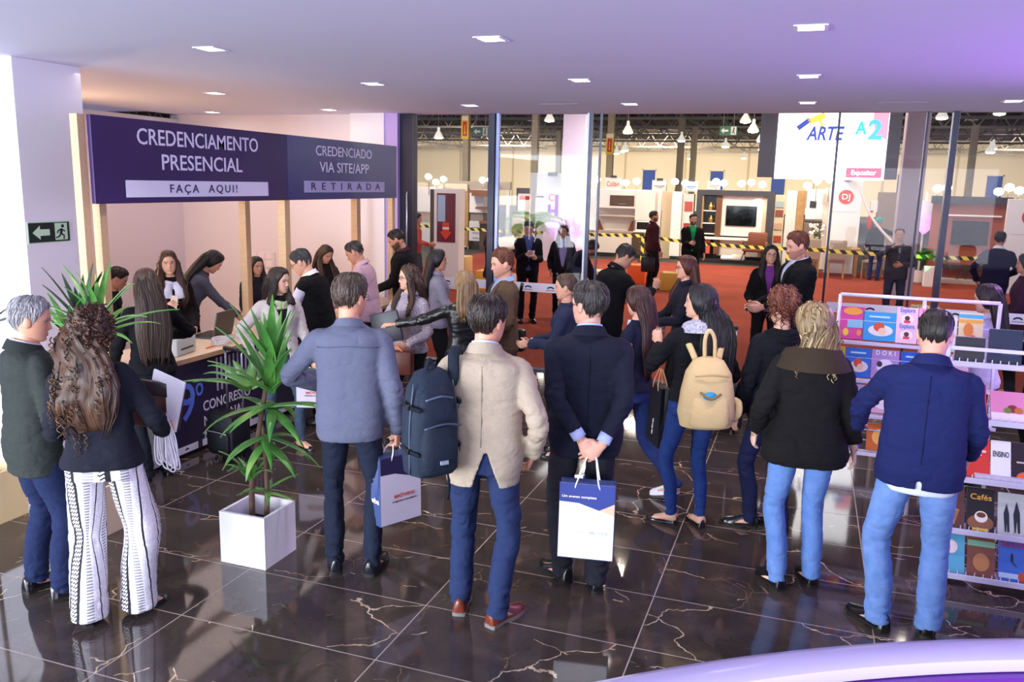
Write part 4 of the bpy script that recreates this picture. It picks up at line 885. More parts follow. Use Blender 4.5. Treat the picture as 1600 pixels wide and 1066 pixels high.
# 18 beige jacket man with backpack
p = PPL['beige'] = mk('man in beige tweed jacket with dark backpack over one shoulder, seen from behind', (-1.55, 4.03), 8, H=1.80, seed=28, head=(30, 8, 0), w=1.03,
    arms=((.255, .06, .91), (-.25, .14, .98)), elbow=((.7, -1, -.2), None), feet=((.10, -.06, 34), (-.12, .05, -2)), skin='CE957C', hair='241A17', hands=({'dir': (-.3, .5, -.9), 'curl': .5}, None))
TW = fabric('AFA08E', pat='tweed', hex2='998B7A'); p.trousers(fabric('27345A', hex2='202B4C'), fold=.012, r=(.098, .072, .064)); p.jacket(TW, hem=.775, vent=(.03, .98, .075), fold=.009, d=.027); p.collar(TW, r=.074, h=.046, fall=.05, spread=.03, front=30); p.collar(fabric('C8CCE8'), r=.064, h=.056, fall=.02, spread=.012, front=30, name='shirt_collar'); p.shoe('dress', BROWNL, plain('77706C', .6)); p.hair('231916', 'short', T=.026, bulge=.008, nape=-.075, hi='4E3C34')
p.patch('back_seam', [[(.0, z), (.005, z)] for z in np.linspace(1.0, 1.42, 8)], fabric('9C8E7E'), back=True, lift=.003, th=.006)
for zz in (.86, .885): p.patch('button', [[(.215, zz-.006), (.225, zz-.006)], [(.215, zz+.006), (.225, zz+.006)]], plain('4A3A2E', .4), back=True, lift=.03, th=.006) if False else None
# 19 navy suit man with hands behind the back
p = PPL['suit'] = mk('man in dark navy suit with hands clasped behind his back holding a white gift bag', (-1.14, 4.62), -4, H=1.84, seed=29, head=(-42, 2, 0), w=1.04,
    arms=((.075, -.225, .91), (-.035, -.215, .93)), elbow=((1, -.55, .1), (-1, -.55, .1)), feet=((.09, -.06, -6), (-.10, .05, -34)), skin='D8A48E', hair='2E2826', hands=({'dir': (-.75, -.15, -.6), 'palm': (0, 1, -.2), 'curl': .5}, {'dir': (.55, -.2, -.75), 'palm': (0, 1, 0), 'curl': .7}))
NV = fabric('181B2C', hex2='141726'); p.trousers(fabric('26262F', hex2='202029'), fold=.012, r=(.10, .076, .070), hem=.035); p.jacket(NV, hem=.79, d=.028, fold=.009, end=.06); p.collar(NV, r=.074, h=.044, fall=.05, spread=.03, front=30); p.collar(fabric('B8C4EC'), r=.064, h=.054, fall=.02, spread=.012, front=30, name='shirt_collar')
for i_ in (0, 1): p.cuff(i_, fabric('A9B6E8'), .038, .06, .012)
p.shoe('dress', leather('121418', .15)); p.hair('2C2624', 'short', T=.018, bulge=.004, hi='5A5250', nape=-.07); p.glasses(plain('161616', .2))
p.patch('back_seam', [[(-.002, z), (.002, z)] for z in np.linspace(.8, 1.42, 10)], fabric('0E101C'), back=True, lift=.003, th=.006)
# 20-23
p = PPL['profile'] = mk('brown-haired woman in profile right in front of the suited man, facing left', (-1.93, 6.95), -84, H=1.63, sex='f', seed=30, head=(0, 6, 0), lod=0, arms=((.12, .34, 1.06), (-.1, .34, 1.08)), skin='D49E84', hair='4A3024')
p.trousers(BLACK); p.jacket(fabric('2A3048'), hem=.88, d=.018, loose=.3); p.cuff(0, fabric('A9B6E0'), .04, .06); p.shoe('flat'); p.hair('4A3226', 'short', T=.016, hi='7E5C48', tail=True, ear=.0, nape=-.06)
p = PPL['bender'] = mk('man in black suit bending forward with a raised hand in the doorway', (-1.98, 8.75), 52, H=1.80, seed=31, head=(16, 18, 0), lean=18, w=1.06, lod=0, arms=((.20, .46, 1.26), (-.2, .3, 1.1)), elbow=((.5, -.2, -1), None), skin='D09A80', hair='15110F', hands=({'dir': (0, .4, .9), 'palm': (-.8, .2, 0), 'curl': .7}, None))
p.trousers(BLACK); p.jacket(fabric('121216')); p.collar(fabric('121216'), r=.074); p.shoe('dress'); p.hair('15110F', 'short', T=.018, top=.008, hi='5A4A44')
p = PPL['walker'] = mk('young woman with long reddish-brown hair walking left in jeans and white sneakers', (-1.16, 6.24), -62, H=1.70, sex='f', seed=32, head=(10, 8, 0), lod=1, arms=((.27, .20, 1.02), (-.2, .22, 1.0)), feet=((.08, -.34, 0, .05), (-.08, .32, 0)), pel=(0, 0), skin='DFA994', hair='2A1714')
p.trousers(JEAN, r=(.09, .06, .056), flare=.01, hem=.04); p.jacket(fabric('1C1E36'), hem=.92, d=.014, loose=.1, sl=(.056, .05, .046), to=-.75, end=0); p.shoe('sneaker', plain('E8E6F0', .6), plain('4A4648', .6)); p.hair('2C1713', 'long', length=.56, T=.017, width=.11, hi='6E3A34', taper=.45)
p = PPL['redhair'] = mk('auburn-haired woman with glasses in dark jacket facing left in the doorway', (-1.12, 8.45), -100, H=1.72, sex='f', seed=33, head=(-4, 2, 0), lod=0, arms=((.16, .36, 1.02), (-.14, .34, 1.06)), skin='DFA890', hair='4A2218')
p.trousers(BLACK); p.jacket(fabric('1E1E2C'), hem=.88, d=.018, loose=.3, sl=(.062, .056, .044)); p.collar(fabric('1E1E2C')); p.shoe('flat'); p.hair('451E15', 'long', length=.40, T=.018, width=.13, hi='7E3A28', fronts=(1,), fl=.36); p.glasses()
# 24 woman with cream backpack
p = PPL['backpack'] = mk('woman with very long black hair carrying a cream backpack and a drink', (-.66, 5.78), -22, H=1.74, sex='f', seed=34, head=(-58, -2, 0), lod=1, arms=((.22, .20, 1.02), (-.17, .30, 1.28)), elbow=(None, (-.7, .1, -1)), feet=((.09, -.03, -8), (-.10, .04, -52)), skin='DFAC92', hair='100C10', hands=(None, {'dir': (-.2, .3, .9), 'palm': (.6, .7, 0), 'curl': .9}))
p.trousers(fabric('27407E', pat='denim', hex2='1C2E62'), r=(.092, .062, .047), hem=.07, fold=.007); p.jacket(fabric('15151A'), hem=.93, d=.018, loose=.2, sl=(.06, .053, .042)); p.collar(fabric('C9C8D8', pat='print', hex2='2A2C48'), r=.076, h=.03, fall=.085, spread=.055, front=36); p.shoe('flat', leather('15131A', .15)); p.hair('0F0B10', 'long', length=.70, T=.022, width=.13, over=.10, hi='2E2830', taper=.5, wave=.012)
# 25, 26 in the doorway
p = PPL['violet'] = mk('smiling woman with glasses and violet blouse under a black jacket in the doorway', (-.42, 10.75), 176, H=1.72, sex='f', seed=35, head=(-8, 0, 0), lod=0, arms=((.17, .24, 1.0), (-.17, .24, 1.0)), skin='D8A086', hair='120E10')
p.trousers(BLACK); p.shirt(fabric('7A3A8A')); p.jacket(fabric('141418'), hem=.86, d=.02, loose=.3, open_=(.07, 1.05, .08)); p.lapels(fabric('141418')); p.shoe('flat'); p.hair('120E10', 'long', length=.34, T=.015, fronts=(1, -1), fl=.28); p.glasses()
p = PPL['bigman'] = mk('tall bearded man in black suit and white collar looking down at a phone', (-.08, 9.3), -112, H=1.95, seed=36, head=(-4, 12, 0), w=1.14, lod=1, arms=((.12, .34, 1.04), (-.10, .34, 1.05)), skin='DDA28A', hair='5A3024', beard=('6A3E30', .5), brow='5A3A2E')
p.trousers(BLACK); p.shirt(fabric('D6DCF6')); p.jacket(fabric('101014'), d=.03, open_=(.065, 1.1, .07)); p.lapels(fabric('101014')); p.collar(fabric('DDE2FA')); p.collar(fabric('101014'), r=.08, h=.036, fall=.05, spread=.03, front=50, name='jacket_collar'); p.shoe('dress'); p.hair('55291E', 'short', T=.018, top=.006, hi='9A5A44')
# 27 reddish curls, 28 blonde coat
p = PPL['curlyred'] = mk('person with short curly reddish hair in navy coat behind the blonde woman', (-.12, 5.92), -26, H=1.72, sex='f', seed=37, head=(-14, 4, 0), lod=1, arms=((.25, .05, .86), (-.27, .03, .86)), feet=((.10, -.03, -30), (-.10, .05, -62)), skin='DFAC96', hair='6A3626')
p.trousers(fabric('1E2448', pat='denim', hex2='161A36'), r=(.092, .066, .062)); p.jacket(fabric('12141C'), hem=.84, d=.026, loose=.5, sl=(.066, .06, .05)); p.scarf(fabric('0E0F16'), z=1.455, r=.095, th=.05); p.shoe('dress', leather('141218', .2)); p.hair('5E2E20', 'short', T=.034, hi='A0604A', curl=1.3, bulge=.01)
p.patch('arm_emblem', [[(-.10, 1.10), (-.06, 1.10)], [(-.10, 1.13), (-.06, 1.13)]], plain('9A9CA4', .4), lift=.03, th=.004) if False else None
p = PPL['coat'] = mk('blonde woman in black coat with wide brown collar and light jeans, seen from behind', (.08, 5.10), -10, H=1.74, sex='f', seed=38, head=(-30, 6, 0), w=1.12,
    arms=((.30, .08, .86), (-.28, .1, .92)), feet=((.11, .03, -14), (-.10, -.06, -30)), skin='E6BEA6', hair='6E5638')
p.trousers(LJEAN, r=(.096, .068, .062), fold=.006); p.jacket(fabric('131214'), hem=.80, d=.03, loose=.55, flare=.22, sl=(.072, .064, .054), fold=.011, end=.06); p.collar(fabric('33291F'), r=.082, h=.034, fall=.135, spread=.135, front=20, tilt=.05, name='wide_collar'); p.shoe('boot', leather('121114', .25)); p.hair('6A5234', 'bob', T=.026, length=.17, width=.098, hi='E6D2A2', bulge=.012, taper=.9, wave=.012, curl=.35)
# 29 navy blazer man at the racks
p = PPL['blazer'] = mk('man in bright navy blazer and pale jeans browsing the book racks, seen from behind', (.66, 4.76), -2, H=1.79, seed=39, head=(2, 16, 0), lean=5, w=1.05,
    arms=((.24, .28, .94), (-.33, .36, 1.0)), elbow=(None, (-1, -.7, .2)), feet=((.13, .02, 2), (-.12, -.03, -48)), skin='D29C86', hair='17120F', hands=(None, {'dir': (-.2, .9, -.3), 'palm': (.5, 0, -.8), 'curl': .5}))
BLZ = fabric('1A2152', hex2='151B46'); p.trousers(fabric('5578B4', pat='denim', hex2='86A4DC'), fold=.007, r=(.10, .076, .070), hem=.035); p.shirt(fabric('DDE2F4'), hem=.80, d=.016, loose=.4); p.jacket(BLZ, hem=.84, d=.027, fold=.010, flare=.1, vent=(0, .98, .012)); p.patch('back_seam', [[(-.002, z), (.002, z)] for z in np.linspace(.98, 1.42, 8)], fabric('121740'), back=True, lift=.003, th=.006); p.collar(BLZ, r=.074, h=.044, fall=.05, spread=.03, front=30); p.shoe('dress', leather('121114', .2)); p.hair('17120F', 'short', T=.014, bulge=.004, nape=-.07, hi='2E2622', locks=.15, amp=.002)
# 30, 31 at the racks
p = PPL['blouse'] = mk('dark-haired woman in white blouse reading by the rear rack', (1.40, 7.5), -72, H=1.69, sex='f', seed=40, head=(-8, 10, 0), lod=1, arms=((.16, .3, 1.06), (-.14, .3, 1.06)), skin='D8A694', hair='1A1014')
p.trousers(BLACK); p.jacket(fabric('DCD6EE'), hem=.88, d=.018, loose=.4, sl=(.062, .056, .044), name='blouse'); p.collar(fabric('DCD6EE')); p.shoe('flat'); p.hair('180E13', 'long', length=.48, T=.018, width=.12, hi='4A2A38')
p = PPL['darkman'] = mk('man in black jacket with thinning hair behind the woman in the white blouse', (1.98, 8.05), -100, H=1.74, seed=41, head=(0, 12, 0), lod=0, arms=((.2, .3, 1.0), (-.2, .3, 1.0)), skin='CE9680', hair='2A2024')
p.trousers(BLACK); p.jacket(fabric('0F0F13')); p.collar(fabric('0F0F13')); p.shoe('dress'); p.hair('2A2024', 'short', T=.010, bald=1, hi='6A5660')
# ---- in the hall
p = PPL['hallwoman'] = mk('brown-haired woman in dark jacket just behind the left glass pane', (-4.98, 13.2), 62, H=1.66, sex='f', seed=42, head=(6, 6, 0), lod=0, arms=((.16, .3, 1.0), (-.2, .2, .9)), skin='C8947C', hair='4A3428')
p.trousers(BLACK); p.jacket(fabric('1E1E26'), hem=.84, d=.02, loose=.3); p.collar(fabric('D8D8E8')); p.shoe('flat'); p.hair('46301F', 'bob', T=.016, length=.22)
p = PPL['notes'] = mk('man in dark suit and blue shirt reading his notes behind the glass', (-4.52, 13.7), 172, H=1.76, seed=43, head=(6, 20, 0), lod=0, arms=((.06, .30, 1.20), (-.10, .28, 1.14)), skin='CE9880', hair='3A302C')
p.trousers(fabric('17171F')); p.shirt(fabric('5A68A8')); p.jacket(fabric('191920'), open_=(.08, 1.02, .1)); p.lapels(fabric('191920'), bz=1.02); p.collar(fabric('5A68A8')); p.shoe('dress'); p.hair('342B28', 'short', T=.010)
p = PPL['lilac'] = mk('woman with long dark curls and lilac top standing behind the glass', (-4.10, 14.4), 178, H=1.68, sex='f', seed=44, head=(4, 2, 0), lod=0, arms=((.22, .1, .9), (-.2, .22, .98)), skin='CE9880', hair='1A1012')
p.trousers(BLACK); p.shirt(fabric('B8B0E0')); p.jacket(fabric('1A161C'), hem=.85, d=.02, loose=.3, open_=(.11, .95, .12)); p.shoe('flat'); p.hair('1A1012', 'long', length=.42, T=.018, curl=.5, fronts=(1, -1), fl=.32)
p = PPL['stooping'] = mk('dark-clad person stooping over bags behind the glass', (-3.45, 12.7), 70, H=1.66, sex='f', seed=45, head=(0, 26, 0), lean=34, lod=0, arms=((.16, .5, .80), (-.16, .5, .84)), skin='C08C74', hair='1A1214')
p.trousers(fabric('20243A')); p.jacket(fabric('16182A'), hem=.84); p.shoe('flat'); p.hair('2A1C1A', 'bob', T=.018)
p = PPL['burgundy'] = mk('bearded man in burgundy shirt with a lanyard standing on the red carpet', (-3.42, 19.6), 66, H=1.82, seed=46, head=(14, 0, 0), lod=0, arms=((.24, .08, .86), (-.24, .1, .88)), skin='C89078', hair='2A1E1A', beard=('2E201A', .8))
p.trousers(fabric('17171F')); p.jacket(fabric('3E1A22'), hem=.86, d=.016, loose=.5, sl=(.064, .056, .044), name='shirt'); p.collar(fabric('3E1A22')); p.shoe('dress'); p.hair('2A1E1A', 'short', T=.010)
p = PPL['green'] = mk('bearded man in black jacket and bright green shirt holding a phone', (-2.52, 19.6), 170, H=1.78, seed=47, head=(-6, 4, 0), w=1.12, lod=0, arms=((.08, .30, 1.12), (-.28, .06, .86)), skin='D09A80', hair='15110F', beard=('17120F', .85))
p.trousers(fabric('15151B')); p.shirt(fabric('1FA060')); p.jacket(fabric('131318'), open_=(.09, 1.0, .1)); p.lapels(fabric('131318'), bz=1.02); p.collar(fabric('1FA060')); p.shoe('dress'); p.hair('15110F', 'short', T=.012)
p = PPL['hoodie'] = mk('person in black hoodie and teal cap wiping a cabinet in the stand', (1.74, 24.7), 10, H=1.70, seed=48, head=(20, 6, 0), lod=0, arms=((.50, .36, 1.28), (-.26, .1, .9)), skin='B8846C', hair='17120F')
p.trousers(JEAN); p.jacket(fabric('141417'), hem=.84); p.scarf(fabric('141417'), z=1.46, r=.085); p.shoe('sneaker'); p.hair('1E9A92', 'short', T=.016, front=.05, nape=-.03, name='cap', amp=.001)
p = PPL['armsfolded'] = mk('man in grey jacket with one hand at his cheek behind the right glass', (1.52, 16.4), 176, H=1.75, seed=49, head=(4, 0, 0), lod=0, arms=((.10, .20, 1.42), (-.06, .27, 1.12)), elbow=((.8, .3, -.6), (-.8, -.2, -.5)), skin='C08A6E', hair='2A2222', beard=('8A807C', .35))
p.trousers(fabric('2A3044')); p.jacket(fabric('3A3A42', pat='check', hex2='2A2A34'), hem=.84); p.collar(fabric('6A6A74')); p.shoe('dress'); p.hair('2A2222', 'short', T=.008, front=.084)
p = PPL['rearsuit'] = mk('man in navy suit seen from behind before the terracotta wall', (2.98, 15.8), 4, H=1.78, seed=50, head=(4, 4, 0), lod=0, w=1.05, arms=((.12, .24, 1.0), (-.26, .06, .9)), elbow=((1, -.2, -.2), (-1, -.5, 0)), skin='C08A72', hair='120E10')
p.trousers(fabric('2A2430')); p.jacket(fabric('1C1A38')); p.collar(fabric('E0DCF0')); p.shoe('dress'); p.hair('120E10', 'short', T=.014)
p = PPL['redshirt'] = mk('person in coral red top beside the dark glass frame in the hall', (-7.95, 16.4), 96, H=1.70, seed=51, head=(0, 10, 0), lod=0, arms=((.14, .32, 1.08), (-.14, .3, 1.05)), skin='C8907A', hair='17120F')
p.trousers(fabric('3A4050')); p.jacket(fabric('C8504A'), hem=.86, d=.018, loose=.4, sl=(.06, .054, .044)); p.shoe('sneaker'); p.hair('17120F', 'short')
p = PPL['olive'] = mk('man in olive grey jacket beside the information totem', (-7.95, 18.2), 150, H=1.74, seed=52, head=(0, 14, 0), lod=0, arms=((.12, .3, 1.1), (-.2, .2, .95)), skin='C8907A', hair='2A2220')
p.trousers(fabric('3A4438')); p.jacket(fabric('5E5C50')); p.shoe('dress'); p.hair('2A2220', 'short')
p = PPL['edge'] = mk('person in dark wine-coloured top at the right edge of the hall', (2.42, 11.2), -90, H=1.72, sex='f', seed=53, head=(0, 4, 0), lod=0, arms=((.2, .24, 1.0), (-.2, .2, .95)), skin='C8907A', hair='1A1214')
p.trousers(BLACK); p.jacket(fabric('4A2A44'), hem=.84, d=.02, loose=.3); p.shoe('flat'); p.hair('1A1214', 'long', length=.4)
run_jobs()
# the printed trousers wrap their pattern round each leg
_p = PPL['curly']; _o = [c for c in _p.root.children if c.name.startswith('trousers')][0]; _me = _o.data; _n = len(_me.vertices); _v = np.empty(_n*3); _me.vertices.foreach_get('co', _v); _v = _v.reshape(-1, 3)/_p.k
_uv = np.zeros((_n, 3)); _d = np.full(_n, 9.)
for _s, (_h, _k, _a) in zip((1, -1), _p.legs):
    _t = np.clip((_h[2]-_v[:, 2])/(_h[2]-_a[2]), 0, 1); _q = _v-(_h+(_a-_h)*_t[:, None]); _r = np.hypot(_q[:, 0], _q[:, 1]); _m = _r < _d
    _uv[_m, 0] = (np.arctan2(_q[_m, 0], -_q[_m, 1])/np.pi); _uv[_m, 1] = _v[_m, 2]; _d[_m] = _r[_m]
_at = _me.attributes.new('legwrap', 'FLOAT_VECTOR', 'POINT'); _at.data.foreach_set('vector', _uv.astype(np.float32).ravel())
# ================================================================== REGISTRATION COUNTER AND SIGN
PINE = wood('D9B48A', .6, (1.5, 20, 20), .8); PURP = plain('331A58', .45); PURP_REFLECT = plain('2E2C74', .3); LILW = plain('E9E4FA', .5); INK = plain('2A2050', .5)
SX = -4.95
sg = thing('registration_sign', 'long dark purple overhead sign board with white registration lettering', 'sign', (SX, 4.86, 2.16))
pa = MB().rbox((-.035, 0, 0), (0, 2.43, .64), .004).build('left_panel', PURP, sg); pb = MB().rbox((-.035, 2.435, 0), (0, 4.80, .64), .004).build('right_panel', PURP_REFLECT, sg)  # right panel's bluer tone has a reflection painted into its colour
RT = (R(90), 0, R(90))
text('CREDENCIAMENTO', pa, (.003, 1.20, .505), RT, .17, LILW, 1.52, height=.125); text('PRESENCIAL', pa, (.003, 1.20, .315), RT, .17, LILW, 1.02, height=.125)
br = MB().box((0, .30, .045), (.004, 2.10, .175)).build('white_strip', LILW, pa); text('FAÇA  AQUI!', br, (.006, 1.20, .108), RT, .09, INK, .86, space=1.35, height=.085)
text('CREDENCIADO', pb, (.003, 3.55, .505), RT, .15, LILW, 1.2, height=.105); text('VIA SITE/APP', pb, (.003, 3.55, .335), RT, .15, LILW, 1.06, height=.11)
br = MB().box((0, 2.72, .075), (.004, 4.46, .195)).build('white_strip', plain('B9B4E0', .5), pb); text('RETIRADA', br, (.006, 3.59, .135), RT, .08, INK, 1.5, space=2.2, height=.075)
dm = MB()
for i in range(5):
    for j in range(22): dm.disc((.0005, .05+i*.03, .06+j*.026), (0, 1, 0), (0, 0, 1), .006, .001, 8)
dm.build('dot_pattern', plain('3A2A62', .5), pa)
def post(name, x, y, h, w, label): tag(MB().rbox((-w/2, -w/2, 0), (w/2, w/2, h), .003).build(name, PINE, None, False, (x, y, 0)), label, 'post', 'pine posts of the counter frame')
post('wooden_post', SX-.08, 4.82, 2.80, .07, 'tall pine post at the left end of the purple sign'); post('wooden_post', -5.08, 5.02, 2.16, .07, 'shaded pine post just right of the leftmost one')
post('wooden_post', -5.00, 7.28, 2.2, .09, 'pine post under the joint of the two sign panels'); post('wooden_post', -5.50, 7.32, 2.2, .08, 'pine post left of the sign joint, standing behind the counter'); post('wooden_post', -5.48, 9.55, 2.2, .09, 'pine post behind the counter near the right end of the sign'); post('wooden_post', -5.01, 9.62, 2.2, .07, 'pine post at the right end of the purple sign')
tag(MB().rbox((-.04, 0, 0), (.04, 4.1, .07), .003).build('frame_beam', PINE, None, False, (-5.5, 5.5, 2.14)), 'pine beam running behind the purple sign', 'beam')
ct = thing('registration_counter', 'long registration counter with wooden top and dark purple front', 'counter', (0, 0, 0))
MB().rbox((-5.56, 4.92, .825), (-4.84, 9.72, .87), .004).build('worktop', wood('E6CDB0', .45, (14, 1.5, 14), .85), ct); MB().box((-4.842, 4.93, .828), (-4.836, 9.71, .867)).build('edge_strip', wood('C9A07A', .5, (20, 1.2, 20)), ct)
MB().box((-5.45, 5.42, .04), (-4.90, 9.66, .825)).build('body', plain('3A2C56', .6), ct); MB().rbox((-5.4, 4.96, .02), (-4.87, 5.42, .825), .004).build('pale_cabinet', plain('C9CDD2', .5), ct); MB().box((-5.38, 5.0, 0), (-4.93, 9.6, .04)).build('plinth', plain('1A181C', .6), ct)
bn = MB().box((-4.90, 5.44, .03), (-4.885, 7.55, .815)).build('banner', plain('261B40', .45), ct); MB().box((-4.90, 7.58, .03), (-4.885, 9.66, .815)).build('side_banner', plain('6A4C92', .5), ct)
text('9', bn, (-4.883, 5.63, .46), RT, .4, plain('5A7ADC', .5), .2, height=.33); text('o', bn, (-4.883, 5.79, .575), RT, .2, plain('5A7ADC', .5), .095, height=.115)
for k, (s_, wd) in enumerate((('CONGRESSO', .66), ('NACIONAL', .57), ('MOVELEIRO', .66))): text(s_, bn, (-4.883, 5.83+wd/2, .385-.135*k), RT, .13, LILW, wd, height=.092)
lg = MB()
for k in range(11):
    y = 6.02+k*.058; top = .79-.0*k; ln = (.30 if k < 2 else .13+.012*k if k < 7 else .30); lg.box((-4.885, y, top-ln), (-4.882, y+.022, top))
lg.build('bar_logo', plain('B9AECB', .5), bn)
for y0, y1 in ((5.46, 5.74), (5.80, 6.1), (6.16, 6.7), (6.8, 7.4)):
    st_ = MB().box((-4.885, y0, .04), (-4.881, y1, .10)).build('sponsor_strip', LILW, bn); MB().prism([(.0, 0), (.03, .02), (.06, 0)], (-4.8805, (y0+y1)/2-.03, .065), (0, 1, 0), (0, 0, 1), .001).build('sponsor_mark', INK, st_)
# things on the counter
t = thing('label_printer', 'grey label printer on the counter beside the black-suited woman', 'printer', (-5.08, 5.72, .87), .2); MB().rbox((-.13, -.16, 0), (.13, .16, .15), .02).build('casing', plain('B9BCB8', .5), t, 40); MB().rbox((-.10, -.13, .15), (.08, .13, .17), .01).build('lid', plain('9EA29E', .5), t, 40); MB().box((.128, -.10, .05), (.133, .10, .065)).build('paper_slot', plain('2A2A2C', .5), t)
t = thing('laptop', 'black laptop open on the counter before the bending woman', 'laptop', (-5.22, 6.55, .87), R(8)); MB().rbox((-.02, -.17, 0), (.22, .17, .02), .005, M=Matrix.Translation((-.22, 0, 0))).build('keyboard_base', plain('1C1B1D', .4), t); MB().rbox((-.008, -.17, 0), (.008, .17, .24), .004, M=Matrix.Translation((.0, 0, .02)) @ Matrix.Rotation(R(12), 4, 'Y')).build('screen_lid', plain('3A3430', .35), t); MB().box((.03, .02, .17), (.04, .08, .185)).build('pale_sticker', plain('C8B8A8', .5), t)
cb = MB(); rnd = random.Random(7)
for k in range(5): cb.tube(spline([(.0+rnd.uniform(-.03, .03), -.12+.03*k, .012+.012*k), (.07, -.02+.02*k, .02+.012*k), (.03, .10+.01*k, .014+.01*k), (-.06, .06, .02+.01*k), (-.05, -.06, .012+.012*k), (.02, -.10, .014+.01*k)], 30), .006, 6)
tag(cb.build('cable', plain('ECE8EE', .4), None, True, (-4.98, 6.22, .87)), 'white cable bundle coiled on the counter front', 'cable')
tag(MB().tube([(0, 0, .01), (.0, .12, .012)], .006, 8).build('pen', plain('E2562A', .4), None, True, (-4.95, 5.98, .87)), 'orange pen lying beside the grey printer', 'pen')
for i, (yy, d) in enumerate(((7.9, 'stack of white badges on the counter by the pink-shirted man'), (8.9, 'stack of white forms near the far end of the counter'))): tag(MB().rbox((-.1, -.14, 0), (.1, .14, .03), .003).build('paper_stack', plain('EDEAF2', .6), None, False, (-5.2, yy, .87)), d, 'papers')
so = thing('wall_switch', 'white switch plate on the back wall of the registration room', 'switch', (-7.35, 10.15, 1.22)); MB().rbox((-.22, -.012, -.12), (.22, 0, .12), .006).build('plate', plain('E8DDE4', .5), so)
for i in range(3):
    for j in (-.055, .055): MB().rbox((-.19+.13*i, -.018, j-.04), (-.08+.13*i, -.012, j+.04), .004).build('rocker', plain('F4ECF2', .4), so)
# ================================================================== PLANTS
def leafmat():
    t = NT('glossy_leaf'); n = t.noise(t.coord(), 5, 3); return t.base(t.ramp(n, [(.3, hexc('37702E')), (.55, hexc('569440')), (.75, hexc('9CBC5C'))]), .38)
LEAF = leafmat(); STEM = wood('6A5240', .7); DLEAF = plain('1F3F26', .4)
def blade(m, base, az, el, L, w, droop, n=9):
    d = A((math.cos(az), math.sin(az), 0)); side = A((-math.sin(az), math.cos(az), 0)); p = A(base); e = el; rows = []
    for j in range(n):
        t = j/(n-1); ww = w*math.sin(math.pi*min(1, (.12+.88*t)**.75))*(1 if t < .97 else .4)+.002; dr = d*math.cos(e)+A((0, 0, math.sin(e))); nn = np.cross(dr, side)*-1
        rows.append([p-side*ww+nn*ww*.28, p-nn*.0, p+side*ww+nn*ww*.28, p+side*ww*.98+nn*(ww*.28-.003), p-nn*.004, p-side*ww*.98+nn*(ww*.28-.003)]); p = p+dr*L/(n-1); e -= droop/(n-1)*(0.5+t)
    m.loft(rows)
def fan_plant(root, fans, mat, seed):
    rnd = random.Random(seed)
    for (c, n, L, w, el, az0, spread, dr) in fans:
        f = MB()
        for k in range(n): blade(f, A(c)+A((rnd.uniform(-.012, .012), rnd.uniform(-.012, .012), rnd.uniform(-.03, .03))), az0+(k/(n)-.5)*spread+rnd.uniform(-.15, .15), el+rnd.uniform(-.3, .3), L*rnd.uniform(.75, 1.1), w*rnd.uniform(.8, 1.1), dr*rnd.uniform(.6, 1.3))
        f.build('leaf_fan', mat, root, 50)
def square_pot(t, s, h, mat):
    m = MB(); k = .02
    for a, b in (((-s, -s, 0), (s, -s+k, h)), ((-s, s-k, 0), (s, s, h)), ((-s, -s+k, 0), (-s+k, s-k, h)), ((s-k, -s+k, 0), (s, s-k, h))): m.box(a, b)
    m.build('pot', mat, t); MB().box((-s+k, -s+k, .01), (s-k, s-k, h*.62)).build('soil', plain('1A1412', .9), t)
PX, PY = -3.15, 4.22
t = thing('potted_plant', 'green fan-leaved plant in a white cube pot standing in the open floor', 'plant', (PX, PY, 0))
square_pot(t, .165, .335, plain('F6F4FA', .45))
MB().tube(spline([(-.045, 0, .2), (-.04, .01, .5), (.03, .02, .9), (.10, .03, 1.25)], 14), np.linspace(.02, .013, 14), 10).build('stem', STEM, t, True)
MB().tube(spline([(.045, .02, .2), (.06, .02, .45), (.04, .03, .8), (.0, .03, 1.0)], 12), np.linspace(.018, .010, 12), 10).build('stem', STEM, t, True)
fan_plant(t, [((-.04, 0, .50), 11, .28, .015, .85, 0, 6.28, 1.3), ((.06, .02, .44), 6, .22, .014, .3, 0, 6.28, .9), ((.06, .02, .78), 11, .38, .028, -.25, 0, 6.28, 1.2), ((.10, .03, 1.00), 11, .44, .033, .12, .4, 6.28, .9), ((.10, .03, 1.10), 12, .46, .033, .9, 0, 6.28, .7), ((-.06, .03, 1.10), 9, .40, .030, .5, 3.1, 4.0, 1.0), ((.12, .03, 1.26), 10, .42, .028, 1.2, 0, 6.28, .35)], LEAF, 3)
t = thing('potted_plant', 'fan-leaved plant behind the grey-haired man by the white pillar', 'plant', (-4.42, 4.20, 0))
square_pot(t, .165, .335, plain('E6D2B0', .6)); MB().tube(spline([(0, 0, .2), (.02, 0, .8), (.10, .0, 1.38)], 12), np.linspace(.02, .013, 12), 10).build('stem', STEM, t, True); MB().tube(spline([(-.05, 0, .2), (-.10, 0, .8), (-.16, .0, 1.34)], 12), np.linspace(.018, .013, 12), 10).build('stem', STEM, t, True)
fan_plant(t, [((.12, 0, 1.38), 13, .46, .024, .55, 0, 6.28, .8), ((.10, 0, 1.44), 9, .40, .022, 1.15, 0, 6.28, .4), ((-.16, 0, 1.34), 9, .34, .020, 1.0, 3.1, 6.28, .6)], LEAF, 9); fan_plant(t, [((-.10, .06, 1.42), 8, .40, .022, 1.2, 1.5, 6.28, .3)], DLEAF, 4)
t = thing('potted_plant', 'dark-leaved plant in a cream box at the left edge of the floor', 'plant', (-5.22, 4.02, 0)); square_pot(t, .16, .36, plain('E6CF9E', .6)); MB().tube(spline([(0, 0, .2), (.02, 0, .8), (.04, .0, 1.32)], 10), .016, 10).build('stem', STEM, t, True); fan_plant(t, [((.04, 0, 1.32), 11, .38, .02, .7, 0, 6.28, .7)], DLEAF, 12)
